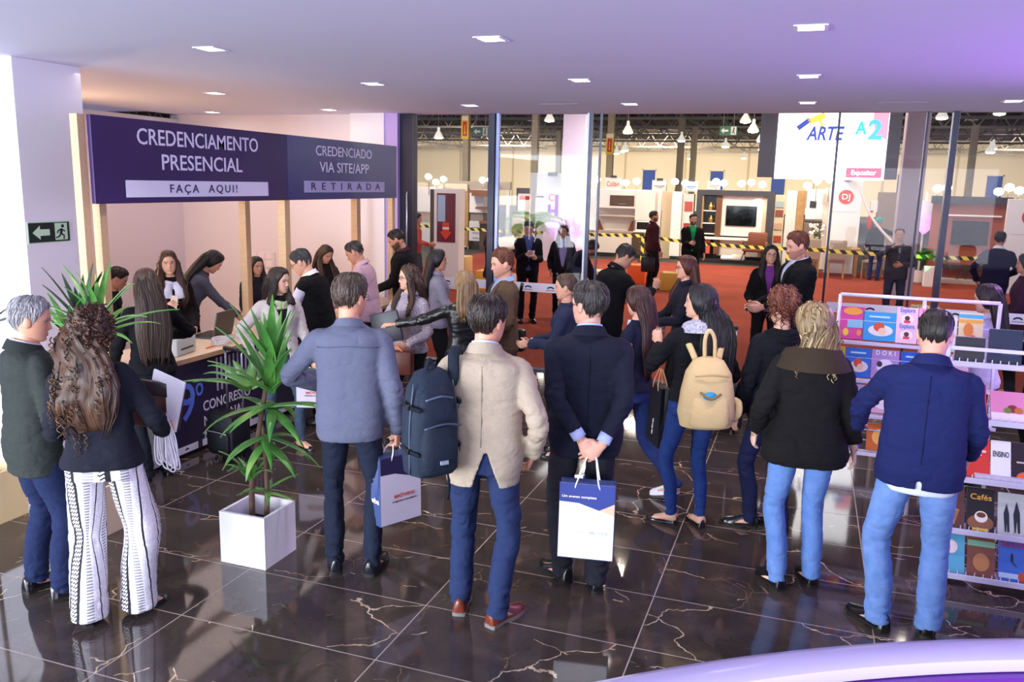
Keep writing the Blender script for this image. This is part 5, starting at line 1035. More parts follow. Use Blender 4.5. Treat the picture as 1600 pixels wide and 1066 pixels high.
# ================================================================== BAGS AND WHAT PEOPLE HOLD
BAGW = plain('F6F4F8', .5); BAGB = plain('2A3A86', .5); ORG = plain('E8744A', .5); ROPE = plain('F2F0F4', .6)
def paper_bag(label, loc, rz, w, h, d, front, grip, grp='printed gift bags'):
    t = thing('gift_bag', label, 'bag', loc, rz, grp); k = .004; hw, hd = w/2, d/2; m = MB()
    bb = [(-hw, -hd, 0), (hw, -hd, 0), (hw, hd, 0), (-hw, hd, 0)]; tp = [(-hw, -hd*.8, h), (hw, -hd*.8, h), (hw, hd*.8, h), (-hw, hd*.8, h)]
    mid = [(-hw, -hd*.9, h*.5), (0-hw+.0, 0, h*.5)]
    secs = []
    for zt, pinch in ((0, 0), (h*.25, .0), (h*.6, .5), (h, .75)):
        s_ = 1-.2*zt/h; px_ = hw-pinch*hd*.6; secs.append([(-hw, -hd*s_, zt), (0, -hd*s_, zt), (hw, -hd*s_, zt), (px_, 0, zt), (hw, hd*s_, zt), (0, hd*s_, zt), (-hw, hd*s_, zt), (-px_, 0, zt)])
    m.loft(secs); body = m.build('bag_body', plain('3A4A7A', .5) if front != 'dark' else plain('17171E', .5), t)
    f = lambda poly, mt, nm, dy=.003: MB().prism(poly, (0, -hd-.0005-dy*.3+0, 0), (1, 0, 0), (0, .2*hd/h, 1), .0006).build(nm, mt, body)
    if front != 'dark':
        f([(-hw+.002, .004), (hw-.002, .004), (hw-.002, h-.004), (-hw+.002, h-.004)], BAGW if front == 'white' else plain('CDC3D4', .5), 'front_sheet')
        arc = [(-hw+.002, h*.73)]+[(-hw+w*q/10, h*(.73-.02*q/10)-h*.12*(q/10)**2*.9+.0) for q in range(1, 6)]
        f([(-hw+.002, h-.004), (-hw+.002, h*.75), (-hw+w*.35, h*.74), (-hw+w*.72, h*.66), (hw-.002, h*.76), (hw-.002, h-.004)], BAGB if front == 'white' else plain('231A44', .5), 'blue_top', .006)
        f([(-hw+w*.72, h*.66), (hw-.002, h*.76), (hw-.002, h*.60)], plain('F2B49A', .5) if front == 'white' else ORG, 'orange_corner', .007)
        if front == 'white': text('Um evento completo', body, (-hw+w*.36, -hd-.003, h*.83), (R(85), 0, 0), .02, BAGW, w*.62); text('MÓVEIS', body, (w*.22, -hd-.003, h*.36), (R(87), 0, 0), .03, plain('C9D2C8', .5), w*.34)
        else:
            text('MÓVEIS', body, (.02, -hd-.003, h*.40), (R(87), 0, 0), .03, plain('C0503A', .5), w*.5); text('congresso moveleiro', body, (.02, -hd-.003, h*.33), (R(87), 0, 0), .02, plain('6A4A5A', .5), w*.6)
            for sg_ in (-1, 1): text('eba', body, (sg_*(hw+.002), 0 if sg_ > 0 else 0, h*.36), (R(90), 0, R(90)*sg_), .05, BAGW, d*.7)
    else:
        text('eba', body, (0, -hd-.003, h*.3), (R(87), R(-80), 0), .05, plain('D8D8E0', .5), h*.30)
    hm = MB(); g = Vector(grip)-Vector(loc); g = Matrix.Rotation(-rz, 3, 'Z') @ g
    for yy in (-hd*.8, hd*.8):
        for xx in (-hw*.45, hw*.45): hm.tube(spline([(xx, yy, h-.03), (xx*.8, yy, h+.02), ((g.x+xx*.25), (g.y+yy*.2), g.z)], 10), .004, 6)
    hm.build('cord_handle', ROPE if front != 'dark' else plain('D8A070', .5), t, True); return t
def hold(p, i, t=.085, palm=.018): W, d, n, u = PPL[p].hand_frame[i]; return PPL[p].world(W+d*t+n*palm)
g = hold('suit', 0, .06); paper_bag('white and blue gift bag hanging from the suited man\'s clasped hands', (g[0]-.0, g[1]-.07, .32), face_at((g[0], g[1]), 0)*-R(1)-R(4), .31, .44, .10, 'white', g)
g = hold('greyshirt', 0, .085); paper_bag('grey and violet gift bag at the side of the man in the grey-blue shirt', (g[0]+.01, g[1]+.0, .32), R(62), .30, .43, .11, 'grey', g)
g = hold('white', 1, .08); paper_bag('gift bag held by the woman in the cream coat behind the plant', (g[0], g[1]-.02, .40), R(20), .26, .34, .09, 'grey', g)
g = hold('backpack', 0, .03); paper_bag('black gift bag with tan cords beside the woman with the cream backpack', (-.93, 5.98, .52), R(-62), .26, .44, .08, 'dark', (-.93, 5.98, 1.08))
# curly woman's folder, papers and cords
g = hold('curly', 0, .05); rz = -R(face_at((-3.3, 3.3), 60))
t = thing('leather_folder', 'brown and dark red leather folder under the curly-haired woman\'s arm', 'folder', (g[0]-.10, g[1]-.0, .99), R(28)); MB().rbox((-.17, -.018, -.02), (.15, .018, .25), .012, M=Matrix.Rotation(R(10), 4, 'Y')).build('cover', leather('4A1A18'), t, 40); MB().rbox((-.16, -.022, .17), (.15, -.016, .25), .003, M=Matrix.Rotation(R(10), 4, 'Y')).build('flap', leather('2A2026'), t, 40)
tag(MB().rbox((-.10, -.006, 0), (.12, .006, .31), .002, M=Matrix.Rotation(R(16), 4, 'Y')).build('paper_sheaf', plain('E6E0F0', .6), None, False, (g[0]-.08, g[1]+.03, .98)), 'white sheaf of papers behind the brown folder', 'papers')
m = MB(); rnd = random.Random(2)
for k in range(16):
    x = rnd.uniform(-.03, .05); y = rnd.uniform(-.03, .03); ln = rnd.uniform(.22, .34); w_ = rnd.uniform(.02, .05); m.tube(spline([(x*.3, y*.3, .02), (x+w_*.4, y, -ln*.5), (x+w_, y, -ln*.9), (x+w_*.4, y+.01, -ln), (x-w_*.3, y, -ln*.9), (x-w_*.3, y, -ln*.5), (x*.3-.01, y*.3, .02)], 26), .0045, 5)
tag(m.build('lanyard_bundle', plain('F0ECF6', .5), None, True, (g[0]+.0, g[1]-.03, 1.05)), 'bundle of white lanyard cords hanging from the curly-haired woman\'s hand', 'lanyards')
# floral woman's folder and handbag
g = hold('floral', 0, .06); tag(MB().rbox((-.14, -.012, -.10), (.14, .012, .17), .008, M=Matrix.Rotation(R(-14), 4, 'Y')).build('document_folder', leather('1A1C2A', .4), None, 40, (g[0]-.03, g[1]-.05, g[2]+.02)).__setitem__('x', 0) or bpy.data.objects['document_folder'], 'dark navy document folder held by the woman in the floral jacket', 'folder'); del bpy.data.objects['document_folder']['x']
g = hold('floral', 1, .05); t = thing('handbag', 'brown handbag with orange loop handles on the floral-jacketed woman\'s arm', 'handbag', (g[0]-.02, g[1]-.04, .70), R(10)); MB().rbox((-.15, -.06, 0), (.15, .06, .22), .03).build('bag_body', leather('5A2A1E'), t, 40)
for yy in (-.05, .05): MB().tube(spline([(-.09, yy, .2), (-.06, yy*.6, g[2]-.70-.03), (0, yy*.3, g[2]-.70+.015), (.06, yy*.6, g[2]-.70-.03), (.09, yy, .2)], 20), .009, 7).build('handle', leather('C8703A'), t, True)
# phones, notes, cup, papers
def slab(name, label, cat, p, size, mat, rz=0, tilt=0, rx=0): return tag(MB().rbox([-q/2 for q in size], [q/2 for q in size], .003, M=Matrix.Rotation(R(tilt), 4, 'X') @ Matrix.Rotation(R(rx), 4, 'Y')).build(name, mat, None, False, p), label, cat)
PH = plain('15151A', .2)
g = hold('recep', 0, .09, .03); slab('mobile_phone', 'phone with pale case in the scarfed receptionist\'s hand', 'phone', g, (.08, .012, .15), plain('C9B9AC', .4), tilt=-15)
g = hold('bigman', 0, .08, .02); slab('mobile_phone', 'dark phone in the tall bearded man\'s hands', 'phone', g, (.075, .14, .01), PH, tilt=25)
g = hold('green', 0, .08, .03); slab('mobile_phone', 'dark phone held by the man in the green shirt', 'phone', g, (.075, .012, .14), PH)
g = hold('notes', 0, .08, .03); slab('note_pad', 'white notes in the dark-suited man\'s hands behind the glass', 'notes', g, (.12, .02, .10), plain('F0F0F4', .6), tilt=-30)
g = hold('greycoat', 0, .08, .03); slab('mobile_phone', 'phone in the grey-jacketed woman\'s hand', 'phone', g, (.07, .012, .14), PH)
g = hold('redhair', 0, .08, .02); slab('paper_sheet', 'pale printed sheets held out by the auburn-haired woman', 'papers', (g[0], g[1], g[2]-.03), (.26, .02, .18), plain('D8DCEC', .6), tilt=-35)
g = hold('backpack', 1, .06, .045); t = thing('drink_cup', 'clear plastic cup with orange drink in the long-haired woman\'s hand', 'cup', (g[0], g[1], g[2]-.05)); MB().lathe((0, 0, 0), [(.028, 0), (.038, .11), (.036, .11), (.0275, .004)], 20).build('cup', glass_mat((.92, .92, .95, 1), .4), t, True); MB().lathe((0, 0, .003), [(.027, 0), (.030, .035), (.001, .035)], 20).build('drink', plain('E89A30', .3), t, True)
# dark backpack on the beige man's left shoulder
BP = PPL['beige']; BPM = fabric('222C3C', rough=.7, hex2='1A2230'); bx = BP.world((-.275, -.20, 1.18))
t = thing('backpack', 'dark blue-grey backpack hanging from the beige-jacketed man\'s left shoulder', 'backpack', (bx[0], bx[1], .90), -R(face_at((bx[0], bx[1]), -26)))
def soft(secs, n=20, p=3.2): 
    th = np.linspace(0, 2*np.pi, n, endpoint=False); o = []
    for z, a, f, b, dx, dy in secs: x, y = se(th, a, f, b, p); o.append(np.stack([x+dx, y+dy, 0*x+z], 1))
    return o
m = MB().loft(soft([(0, .10, .07, .08, 0, 0), (.02, .15, .10, .11, 0, 0), (.15, .165, .11, .13, 0, 0), (.35, .16, .105, .12, .0, 0), (.48, .14, .09, .10, .01, .01), (.56, .10, .06, .07, .02, .02), (.58, .05, .03, .035, .03, .02)])); body = m.build('main_compartment', BPM, t, 50)
MB().loft(soft([(.03, .10, .03, .05, 0, -.10), (.06, .125, .035, .075, 0, -.10), (.22, .125, .035, .075, 0, -.10), (.29, .09, .03, .05, 0, -.09)])).build('front_pocket', fabric('1C2534', rough=.7), t, 50)
MB().loft(soft([(.33, .11, .03, .05, 0, -.085), (.36, .125, .03, .055, 0, -.085), (.46, .11, .03, .05, 0, -.075), (.50, .07, .02, .03, 0, -.06)])).build('upper_pocket', fabric('1F2838', rough=.7), t, 50)
MB().tube(spline([(-.12, -.17, .30), (0, -.185, .32), (.12, -.17, .30)], 12), .006, 6).build('zip', plain('3A4454', .4), body, True); MB().box((-.02, -.19, .10), (.03, -.178, .12)).build('brand_tag', plain('8A94A4', .5), body)
sh = BP.world((-.150, -.10, 1.50)); shf = BP.world((-.165, .06, 1.44)); inv = t.matrix_basis.inverted() if False else (Matrix.Translation(t.location) @ Matrix.Rotation(t.rotation_euler.z, 4, 'Z')).inverted()
L_ = lambda q: tuple(inv @ Vector(q))
shx = BP.world((-.135, -.01, 1.515)); up_ = BP.world((-.155, -.135, 1.36))
MB().tube(spline([(.05, .03, .54), L_(up_), L_(sh), L_(shx), L_(BP.world((-.15, .10, 1.40)))], 20), [(.034, .009)]*20, 8, (0, 1, 0)).build('shoulder_strap', fabric('1B2230', rough=.7), t, True)
MB().tube(spline([(.10, .06, .50), (.19, .04, .38), (.21, .03, .2), (.15, .05, .03)], 20), [(.030, .010)]*20, 8, (0, 1, 0)).build('shoulder_strap', fabric('2A3546', rough=.7), t, True); MB().tube(spline([(.15, .05, .03), (.17, .05, -.10), (.16, .05, -.2)], 10), [(.012, .003)]*10, 6).build('strap_end', fabric('1B2230'), t, True); MB().tube(spline([(-.03, 0, .56), (0, 0, .63), (.05, .01, .56)], 12), .012, 7).build('top_handle', fabric('1B2230'), t, True)
for sx_ in (-1, 1):
    for zz, ln in ((.16, .135), (.40, .125)):
        MB().tube(spline([(sx_*.165, .03, zz+.01), (sx_*.168, -.06, zz), (sx_*ln, -.135, zz-.01)], 10), [(.012, .003)]*10, 6).build('compression_strap', fabric('151B26'), t, True); MB().rbox((sx_*.168-.012, -.075, zz-.014), (sx_*.168+.012, -.04, zz+.014), .004).build('buckle', plain('0E1014', .3), t)
MB().tube(spline([(-.155, -.05, .03), (-.16, -.06, .3), (-.13, -.05, .52)], 14), .006, 6).build('piping', plain('39465A', .5), t, True); MB().tube(spline([(.155, -.05, .03), (.16, -.06, .3), (.13, -.05, .52)], 14), .006, 6).build('piping', plain('39465A', .5), t, True)
MB().tube(spline([(-.09, -.125, .44), (0, -.145, .46), (.09, -.125, .44)], 12), .006, 6).build('zip', plain('46536A', .4), t, True)
_bp = t; _bp.scale = (.84, .9, .95); _bp.location.x += .03
# cream backpack
WP = PPL['backpack']; bx = WP.world((-.01, -.245, 1.0)); CRM = fabric('D9BE8E', rough=.85, hex2='C8AC7C')
t = thing('backpack', 'cream cotton backpack with a front pocket holding a blue ball', 'backpack', (bx[0], bx[1], .80), -R(face_at((bx[0], bx[1]), -14)))
body = MB().loft(soft([(0, .12, .08, .07, 0, 0), (.015, .17, .10, .10, 0, 0), (.10, .19, .11, .13, 0, 0), (.25, .175, .105, .13, 0, 0), (.38, .15, .09, .11, 0, 0), (.46, .10, .06, .07, 0, .01), (.48, .05, .03, .03, 0, .015)], p=2.6)).build('main_compartment', CRM, t, 50)
MB().loft(soft([(.04, .12, .03, .06, 0, -.09), (.07, .135, .03, .068, 0, -.09), (.22, .12, .03, .06, 0, -.085), (.25, .10, .02, .03, 0, -.08)], p=2.8)).build('front_pocket', CRM, t, 50)
MB().tube(spline([(-.11, -.105, .37), (0, -.135, .385), (.11, -.105, .37)], 14), .005, 6).build('zip', plain('B89A6A', .5), t, True); MB().ball((-.01, -.125, .245), (.045, .03, .03)).build('blue_ball', plain('2A90C8', .5), t, True); MB().tube(spline([(-.075, -.125, .27), (-.01, -.16, .235), (.06, -.13, .26)], 12), .008, 6).build('pocket_opening', plain('8A7248', .7), t, True)
MB().tube(spline([(-.03, 0, .46), (-.035, .0, .60), (-.01, .0, .66), (.03, .01, .60), (.04, .01, .46)], 18), [(.014, .005)]*18, 6).build('top_loop', CRM, t, True)
for sx_ in (-.11, .11): MB().tube(spline([(sx_*.7, .05, .45), L_ and (sx_*1.1, .16, .56), (sx_*1.2, .30, .54)], 12), [(.022, .006)]*12, 6).build('shoulder_strap', CRM, t, True)
for sx_ in (.17, .185): MB().tube(spline([(sx_, 0, .05), (sx_+.035, -.02, .10), (sx_+.03, -.02, .18), (sx_-.01, 0, .2)], 12), [(.018, .006)]*12, 6).build('side_strap', CRM, t, True)
# crossbody bag of the auburn man
p_ = PPL['auburn']; a_ = p_.world((-.10, -.15, 1.46)); b_ = p_.world((.24, -.16, .95)); t = thing('shoulder_bag', 'small black shoulder bag hanging behind the auburn-haired man', 'bag', (b_[0], b_[1], .78), 0); MB().rbox((-.13, -.05, 0), (.13, .05, .22), .03).build('bag_body', leather('16161A'), t, 40); MB().tube(spline([(0, 0, .2), (a_[0]-b_[0], a_[1]-b_[1], a_[2]-.78), ], 8), [(.016, .004)]*8, 6).build('strap', leather('16161A'), t, True)
p_ = PPL['burgundy']; b_ = p_.world((.18, -.16, .6)); t = thing('laptop_bag', 'black laptop bag hanging by the burgundy-shirted man', 'bag', (b_[0], b_[1], .42), .3); MB().rbox((-.16, -.06, 0), (.16, .06, .36), .04).build('bag_body', leather('16161A'), t, 40); MB().tube(spline([(-.12, 0, .34), (0, 0, .44), (.12, 0, .34)], 10), .012, 6).build('handle', leather('16161A'), t, True)
m = MB(); p_ = PPL['burgundy']
for sx_ in (-.05, .05): m.tube([p_.world(p_.bend(A([p_.surf(sx_*k, z)+A((0, .014, 0))]))[0]) for k, z in ((1, 1.44), (1, 1.36), (.6, 1.24), (.1, 1.14))], .006, 5)
q_ = p_.world(p_.bend(A([p_.surf(0, 1.10)+A((0, .02, 0))]))[0]); m.ball(q_, (.035, .03, .05), 8, 6)
tag(m.build('lanyard', plain('C8CCE0', .5), None, True), 'pale lanyard and badge round the burgundy-shirted man\'s neck', 'lanyard')
# trolley cases
def trolley(label, loc, rz, w, d, h, H, mat):
    t = thing('trolley_case', label, 'suitcase', loc, rz, None); b = MB().rbox((-w/2, -d/2, .05), (w/2, d/2, h), .04).build('case_body', mat, t, 40); MB().rbox((-w*.4, -d/2-.02, .10), (w*.4, -d/2+.01, h*.62), .015).build('front_pocket', mat, t, 40)
    MB().tube(spline([(-w*.36, -d/2-.022, h*.63), (0, -d/2-.03, h*.65), (w*.36, -d/2-.022, h*.63)], 10), .005, 6).build('zip', plain('9A9CA4', .3, .6), b, True)
    for sx_ in (-w*.3, w*.3): MB().tube([(sx_, d/2-.03, h-.02), (sx_, d/2-.03, H)], .009, 8).build('handle_tube', STEEL, t, True)
    MB().rbox((-w*.34, d/2-.05, H), (w*.34, d/2-.01, H+.035), .012).build('handle_grip', plain('1A1A1C', .4), t, 40)
    for sx_ in (-w*.4, w*.4): MB().loft(tube_secs([(sx_-.015, d/2-.03, .045), (sx_+.015, d/2-.03, .045)], .045, 16, (0, 0, 1))).build('wheel', plain('101012', .3), t, 60)
CASE = fabric('15161C', rough=.6)
trolley('black trolley case standing behind the leafy plant at the counter', (-4.52, 5.70, 0), R(-10), .32, .22, .42, .93, CASE); trolley('dark trolley case with raised steel handle on the carpet edge by the doorway', (-.66, 8.25, 0), R(20), .36, .24, .50, 1.02, fabric('26242C', rough=.6))
# ================================================================== BOOK RACKS
WIRE = plain('E6E2F2', .3, .2)
def book(loc, rx, rz, w, h, col, label, title=None, tcol='FFFFFF', shapes=(), th=.016, tz=.8, tw=.7, name='book', grp=None, col2=None):
    """book leaning back by rx, standing on its lower edge"""
    b = thing(name, label, 'book', loc, rz, grp); e = empty('x'); M = Matrix.Rotation(-R(rx), 4, 'X'); bpy.data.objects.remove(e)
    c = MB().rbox((-w/2, -th/2, 0), (w/2, th/2, h), .0015, M=M).build('cover', plain(col, .35), b); MB().box((-w/2+.003, -th/2+.003, .002), (w/2-.001, th/2-.002, h+.001), M=M).build('pages', plain('E8E2DA', .7), b)
    y = -th/2-.0006
    for sh_ in shapes:
        y -= .0007
        kind, cc, x0, z0, x1, z1 = sh_; mt = plain(cc, .4)
        if kind == 'r': MB().box((x0*w-w/2, y-.0008, z0*h), (x1*w-w/2, y, z1*h), M=M).build('cover_panel', mt, c)
        elif kind == 'o':
            an = np.linspace(0, 2*np.pi, 24, endpoint=False); q = MB().prism([((x0-.5)*w+x1*w*math.cos(a), z0*h+z1*h*math.sin(a)) for a in an], (0, y-.0006, 0), (1, 0, 0), (0, 0, 1), .0006); q.v = [v_ @ A(M)[:3, :3].T for v_ in q.v]; q.build('cover_art', mt, c)
        elif kind == 'p':
            q = MB().prism([((a-.5)*w, b_*h) for a, b_ in x0], (0, y-.0008, 0), (1, 0, 0), (0, 0, 1), .0006); q.v = [v_ @ A(M)[:3, :3].T for v_ in q.v]; q.build('cover_art', mt, c)
    if title: p = M @ Vector((0, y-.0022, h*tz)); text(title, c, p, (R(90)-R(rx), 0, 0), .05, plain(tcol, .4), w*tw)
    return b
def wire_shelf(t, x0, x1, y, z, dep, lip=.05, mesh=True):
    m = MB()
    for k in range(9): m.bar((x0, y+dep*k/8, z), (x1, y+dep*k/8, z), .005)
    n = int((x1-x0)/.045)
    for k in range(n+1):
        x = x0+(x1-x0)*k/n; m.bar((x, y, z), (x, y+dep, z), .005)
        if mesh: m.bar((x, y, z), (x, y, z+lip), .005); m.bar((x, y+dep, z), (x, y+dep, z+.16), .005)
    m.bar((x0, y+dep, z+.16), (x1, y+dep, z+.16), .006); m.bar((x0, y+dep, z+.08), (x1, y+dep, z+.08), .005); m.build('wire_shelf', WIRE, t)
    MB().rbox((x0-.01, y-.012, z-.006), (x1+.01, y+.0, z+lip*.6), .003).build('shelf_lip', plain('D9D2EC', .35), t)
ra = thing('magazine_rack', 'white tubular magazine rack with picture books before the glass', 'rack', (0, 0, 0))
RA = [(1.27, 6.84), (1.00, 6.74), (.76, 6.64), (.50, 6.54)]
for xx in (.27, .86, 1.36): MB().tube([(xx, 6.60, 0), (xx, 6.86, 1.12), (xx, 6.90, 1.60)], .014, 8).build('upright', WIRE, ra, True); MB().tube([(xx, 6.60, .02), (xx, 7.1, .02)], .014, 8).build('foot', WIRE, ra, True)
MB().tube([(.27, 6.90, 1.60), (1.36, 6.90, 1.60)], .014, 8).build('top_rail', WIRE, ra, True)
for z, y in RA:
    wire_shelf(ra, .28, 1.35, y-.10, z-.02, .12, .03, False)
PIC = 'picture books on the magazine rack'; BKS = 'books on the wire rack'
fl = lambda cx, cz, r, c: ('o', c, cx, cz, r, r)
book((.37, 6.82, 1.27), 18, 0, .17, .25, 'D8439A', 'pink picture book with an orange sun at the top left of the magazine rack', None, shapes=(('o', 'F2A03A', .5, .86, .4, .12), ('r', '8AC0D8', .3, .35, .95, .6), fl(.25, .2, .12, 'F4D03A'), fl(.8, .2, .1, 'F28A3A')), grp=PIC)
for i, (x, y, z, d) in enumerate(((.56, 6.82, 1.27, 'wide blue picture book on the top row of the magazine rack'), (.43, 6.72, 1.0, 'blue picture book at the left of the second row'), (.81, 6.72, 1.0, 'blue picture book at the right of the second row'))): book((x, y, z), 18, 0, (.24, .18, .17)[i], .22, ('3A9AD8', '1F6AD0', '1F5AC8')[i], d, None, shapes=(('o', 'E8E0E0', .55, .36, .36, .2), fl(.5, .48, .16, 'D8502A'), fl(.6, .34, .12, 'F2C8A8'), ('r', 'BEE4F4', .2, .8, .8, .86)), grp=PIC)
for i, (x, z, d, tl, tc) in enumerate(((.75, 1.385, 'white and pink book at the top, left of a matching pair', 'Explore', '4A7AD8'), (.75, 1.27, 'white and pink book below its twin, left of the pair', 'Explore', '4A7AD8'), (.90, 1.385, 'pale pink book at the top right of the rack', 'Feliz', 'E85A9A'), (.90, 1.27, 'pale pink book below its twin at the right', 'Feliz', 'E85A9A'))): book((x, 6.80 if z < 1.3 else 6.845, z), 18, 0, .145, .15, 'F2C6D8' if i < 2 else 'F0A8CC', d, tl, tc, shapes=(('o', 'F6E4E8', .5, .4, .3, .26), fl(.5, .45, .12, '5A2A24'), ('r', 'D8405A', .35, .2, .65, .34)), tz=.85, grp=PIC)
book((.62, 6.72, 1.0), 18, 0, .19, .22, 'B08ACA', 'lilac picture book with white lettering in the middle of the second row', 'D O K I', 'FFFFFF', shapes=(('o', 'E8DCF2', .5, .42, .3, .26), fl(.3, .5, .1, '2A2030'), fl(.6, .25, .14, 'C85A8A')), tz=.88, grp=PIC)
book((.32, 6.73, 1.0), 18, 0, .035, .22, 'E8C43A', 'thin yellow book at the far left of the second row', None, grp=PIC)
book((.41, 6.62, .76), 22, 0, .19, .20, 'C8BEEA', 'pale lilac book at the left of the third row', None, shapes=(('o', 'E2DCF6', .5, .5, .36, .36), fl(.15, .2, .1, '8A5AB0'), fl(.88, .3, .1, '3A4A8A')), grp=PIC); book((.62, 6.62, .76), 22, 0, .19, .20, 'D8A8CC', 'pink book with a brown arch in the third row', None, shapes=(('o', 'F2E4EC', .5, .5, .38, .36), ('o', '7A3A3A', .5, .55, .24, .2), ('o', 'F2E4EC', .5, .48, .16, .14)), grp=PIC); book((.82, 6.62, .76), 22, 0, .17, .20, '6A5AB0', 'violet book at the right of the third row', None, shapes=(fl(.5, .5, .24, 'E8C85A'),), grp=PIC)
book((.40, 6.52, .50), 24, 0, .18, .20, '3A3AA8', 'dark blue book at the left of the lowest row', None, shapes=(('o', 'E8503A', .5, .45, .3, .24), fl(.6, .5, .12, 'F2C83A')), grp=PIC); book((.62, 6.52, .50), 24, 0, .18, .20, 'C8642A', 'orange book in the lowest row of the magazine rack', None, shapes=(fl(.5, .5, .3, 'F2B45A'),), grp=PIC)
book((1.02, 6.82, 1.27), 18, 0, .14, .22, 'EAE4F2', 'white book with a pale circle in the right bay of the magazine rack', None, shapes=(fl(.5, .6, .3, 'C8B8D8'),), grp=PIC); book((1.18, 6.82, 1.27), 18, 0, .16, .26, 'F2DCA8', 'yellow striped book in the right bay beside the woman in the white blouse', None, shapes=(('r', '5AB0D8', 0, .84, 1, .95), ('r', 'F2B04A', 0, .7, 1, .8), fl(.4, .5, .2, 'E8883A'), fl(.6, .2, .16, 'D8503A')), grp=PIC); book((1.08, 6.72, 1.0), 18, 0, .2, .2, 'E0B8CC', 'pink book with brown figures low in the right bay', None, shapes=(fl(.4, .4, .2, '8A4A3A'),), grp=PIC)
rb = thing('book_rack', 'stepped white wire book rack at the right edge', 'rack', (0, 0, 0))
RB = [(1.30, 5.92), (.98, 5.72), (.64, 5.58), (.34, 5.48), (.08, 5.40)]
for xx in (.93, 2.0):
    MB().rbox((xx-.015, 6.05, 0), (xx+.015, 6.08, 1.5), .004).build('upright', WIRE, rb); MB().rbox((xx-.015, 5.38, .0), (xx+.015, 6.08, .04), .004).build('foot', WIRE, rb)
    for z, y in RB: MB().bar((xx, y, z-.01), (xx, 6.06, z+.02), .012, .03).build('bracket', WIRE, rb)
for z, y in RB: wire_shelf(rb, .93, 2.0, y, z, .18)
MB().rbox((.92, 5.905, 1.40), (2.0, 5.92, 1.425), .004).build('front_bar', plain('E0DAF0', .3), rb)
def row(k, items):
    z, y = RB[k]
    for (x, w, h, rx, col, label, kw) in items: book((x, y+.05+(h*.0), z+.006), rx, 0, w, h, col, label, grp=BKS, **kw)
row(0, [(1.04, .17, .17, 14, '23202A', 'black book at the left end of the top row behind the white bar', dict(th=.03)), (1.24, .19, .235, 16, '1E2A44', 'dark blue book standing in the middle of the top row', dict(th=.03, shapes=(('r', '2E4468', .4, .3, .9, .5),))), (1.46, .2, .25, 16, '9AA0B8', 'grey-blue book with pale cover at the right of the top row', dict(th=.03, shapes=(('o', 'C8CCDA', .4, .5, .2, .3), ('o', '6A7088', .7, .4, .16, .2)))), (1.72, .2, .24, 16, '3A3448', 'charcoal book at the far right of the top row', dict(th=.03))])
row(1, [(1.05, .19, .25, 38, 'DE3A2E', 'bright red book with a pale splash on the second row of the wire rack', dict(shapes=(('o', 'F4B8B0', .5, .52, .34, .28), ('o', '2A2430', .72, .74, .12, .08), ('o', '2A2430', .3, .36, .1, .07)))), (1.29, .24, .22, 40, 'E890B8', 'pink book with fruit picture on the second row', dict(shapes=(('r', 'F4E4EC', .0, .04, 1, .3), fl(.5, .45, .12, '8A3A2E'), fl(.64, .4, .1, 'C8783A'), fl(.38, .38, .09, '7A8A3A')))), (1.56, .22, .22, 40, '5A8AC0', 'blue book at the right of the second row', {})])
row(2, [(.985, .08, .25, 30, '6A5A4A', 'narrow brown book at the left of the third row', {}), (1.10, .15, .26, 30, 'D23A2C', 'red book with white lettering at the left of the third row', dict(shapes=(('r', 'F0C8C0', .15, .66, .85, .72), ('r', 'F0C8C0', .3, .58, .7, .61)))), (1.235, .11, .26, 30, 'EDEAF0', 'white book with black lettering beside the red one', dict(title='ENSINO', tcol='2A2A30', tz=.66, tw=.8)), (1.36, .13, .26, 30, '2A1E24', 'dark book with orange glow in the third row', dict(shapes=(('r', 'C8B8B0', .2, .5, .8, .54), ('o', 'E8642A', .6, .16, .4, .14),))), (1.53, .15, .26, 30, '2E3A5A', 'navy book at the right of the third row', {})])
row(3, [(.985, .13, .26, 28, '5A3830', 'brown book with tan figure at the left of the fourth row', dict(shapes=(('p', 'C88A5A', [(.3, .1), (.5, .4), (.8, .45), (.5, .5), (.6, .1)], 0, 0, 0),))), (1.14, .15, .27, 28, '1A1614', 'black coffee book with yellow lettering and a cup', dict(title='Cafés', tcol='F2B43A', tz=.78, tw=.78, shapes=(('o', '8A5A3A', .5, .2, .48, .18), ('o', 'EFE6DA', .52, .34, .24, .13), ('o', '6A3A20', .52, .38, .17, .06), ('r', 'F2C23A', .2, .02, .8, .08)))), (1.31, .15, .26, 28, 'C8CCC8', 'pale book with two dark standing figures', dict(shapes=(('p', '1E2434', [(.25, .08), (.2, .5), (.3, .75), (.4, .5), (.42, .08), (.34, .08), (.32, .35), (.3, .08)], 0, 0, 0), ('p', '1E2030', [(.6, .08), (.55, .5), (.66, .82), (.78, .55), (.8, .08), (.72, .08), (.68, .4), (.64, .08)], 0, 0, 0)))), (1.49, .16, .26, 28, '7A8A6A', 'olive book at the right of the fourth row', {})])
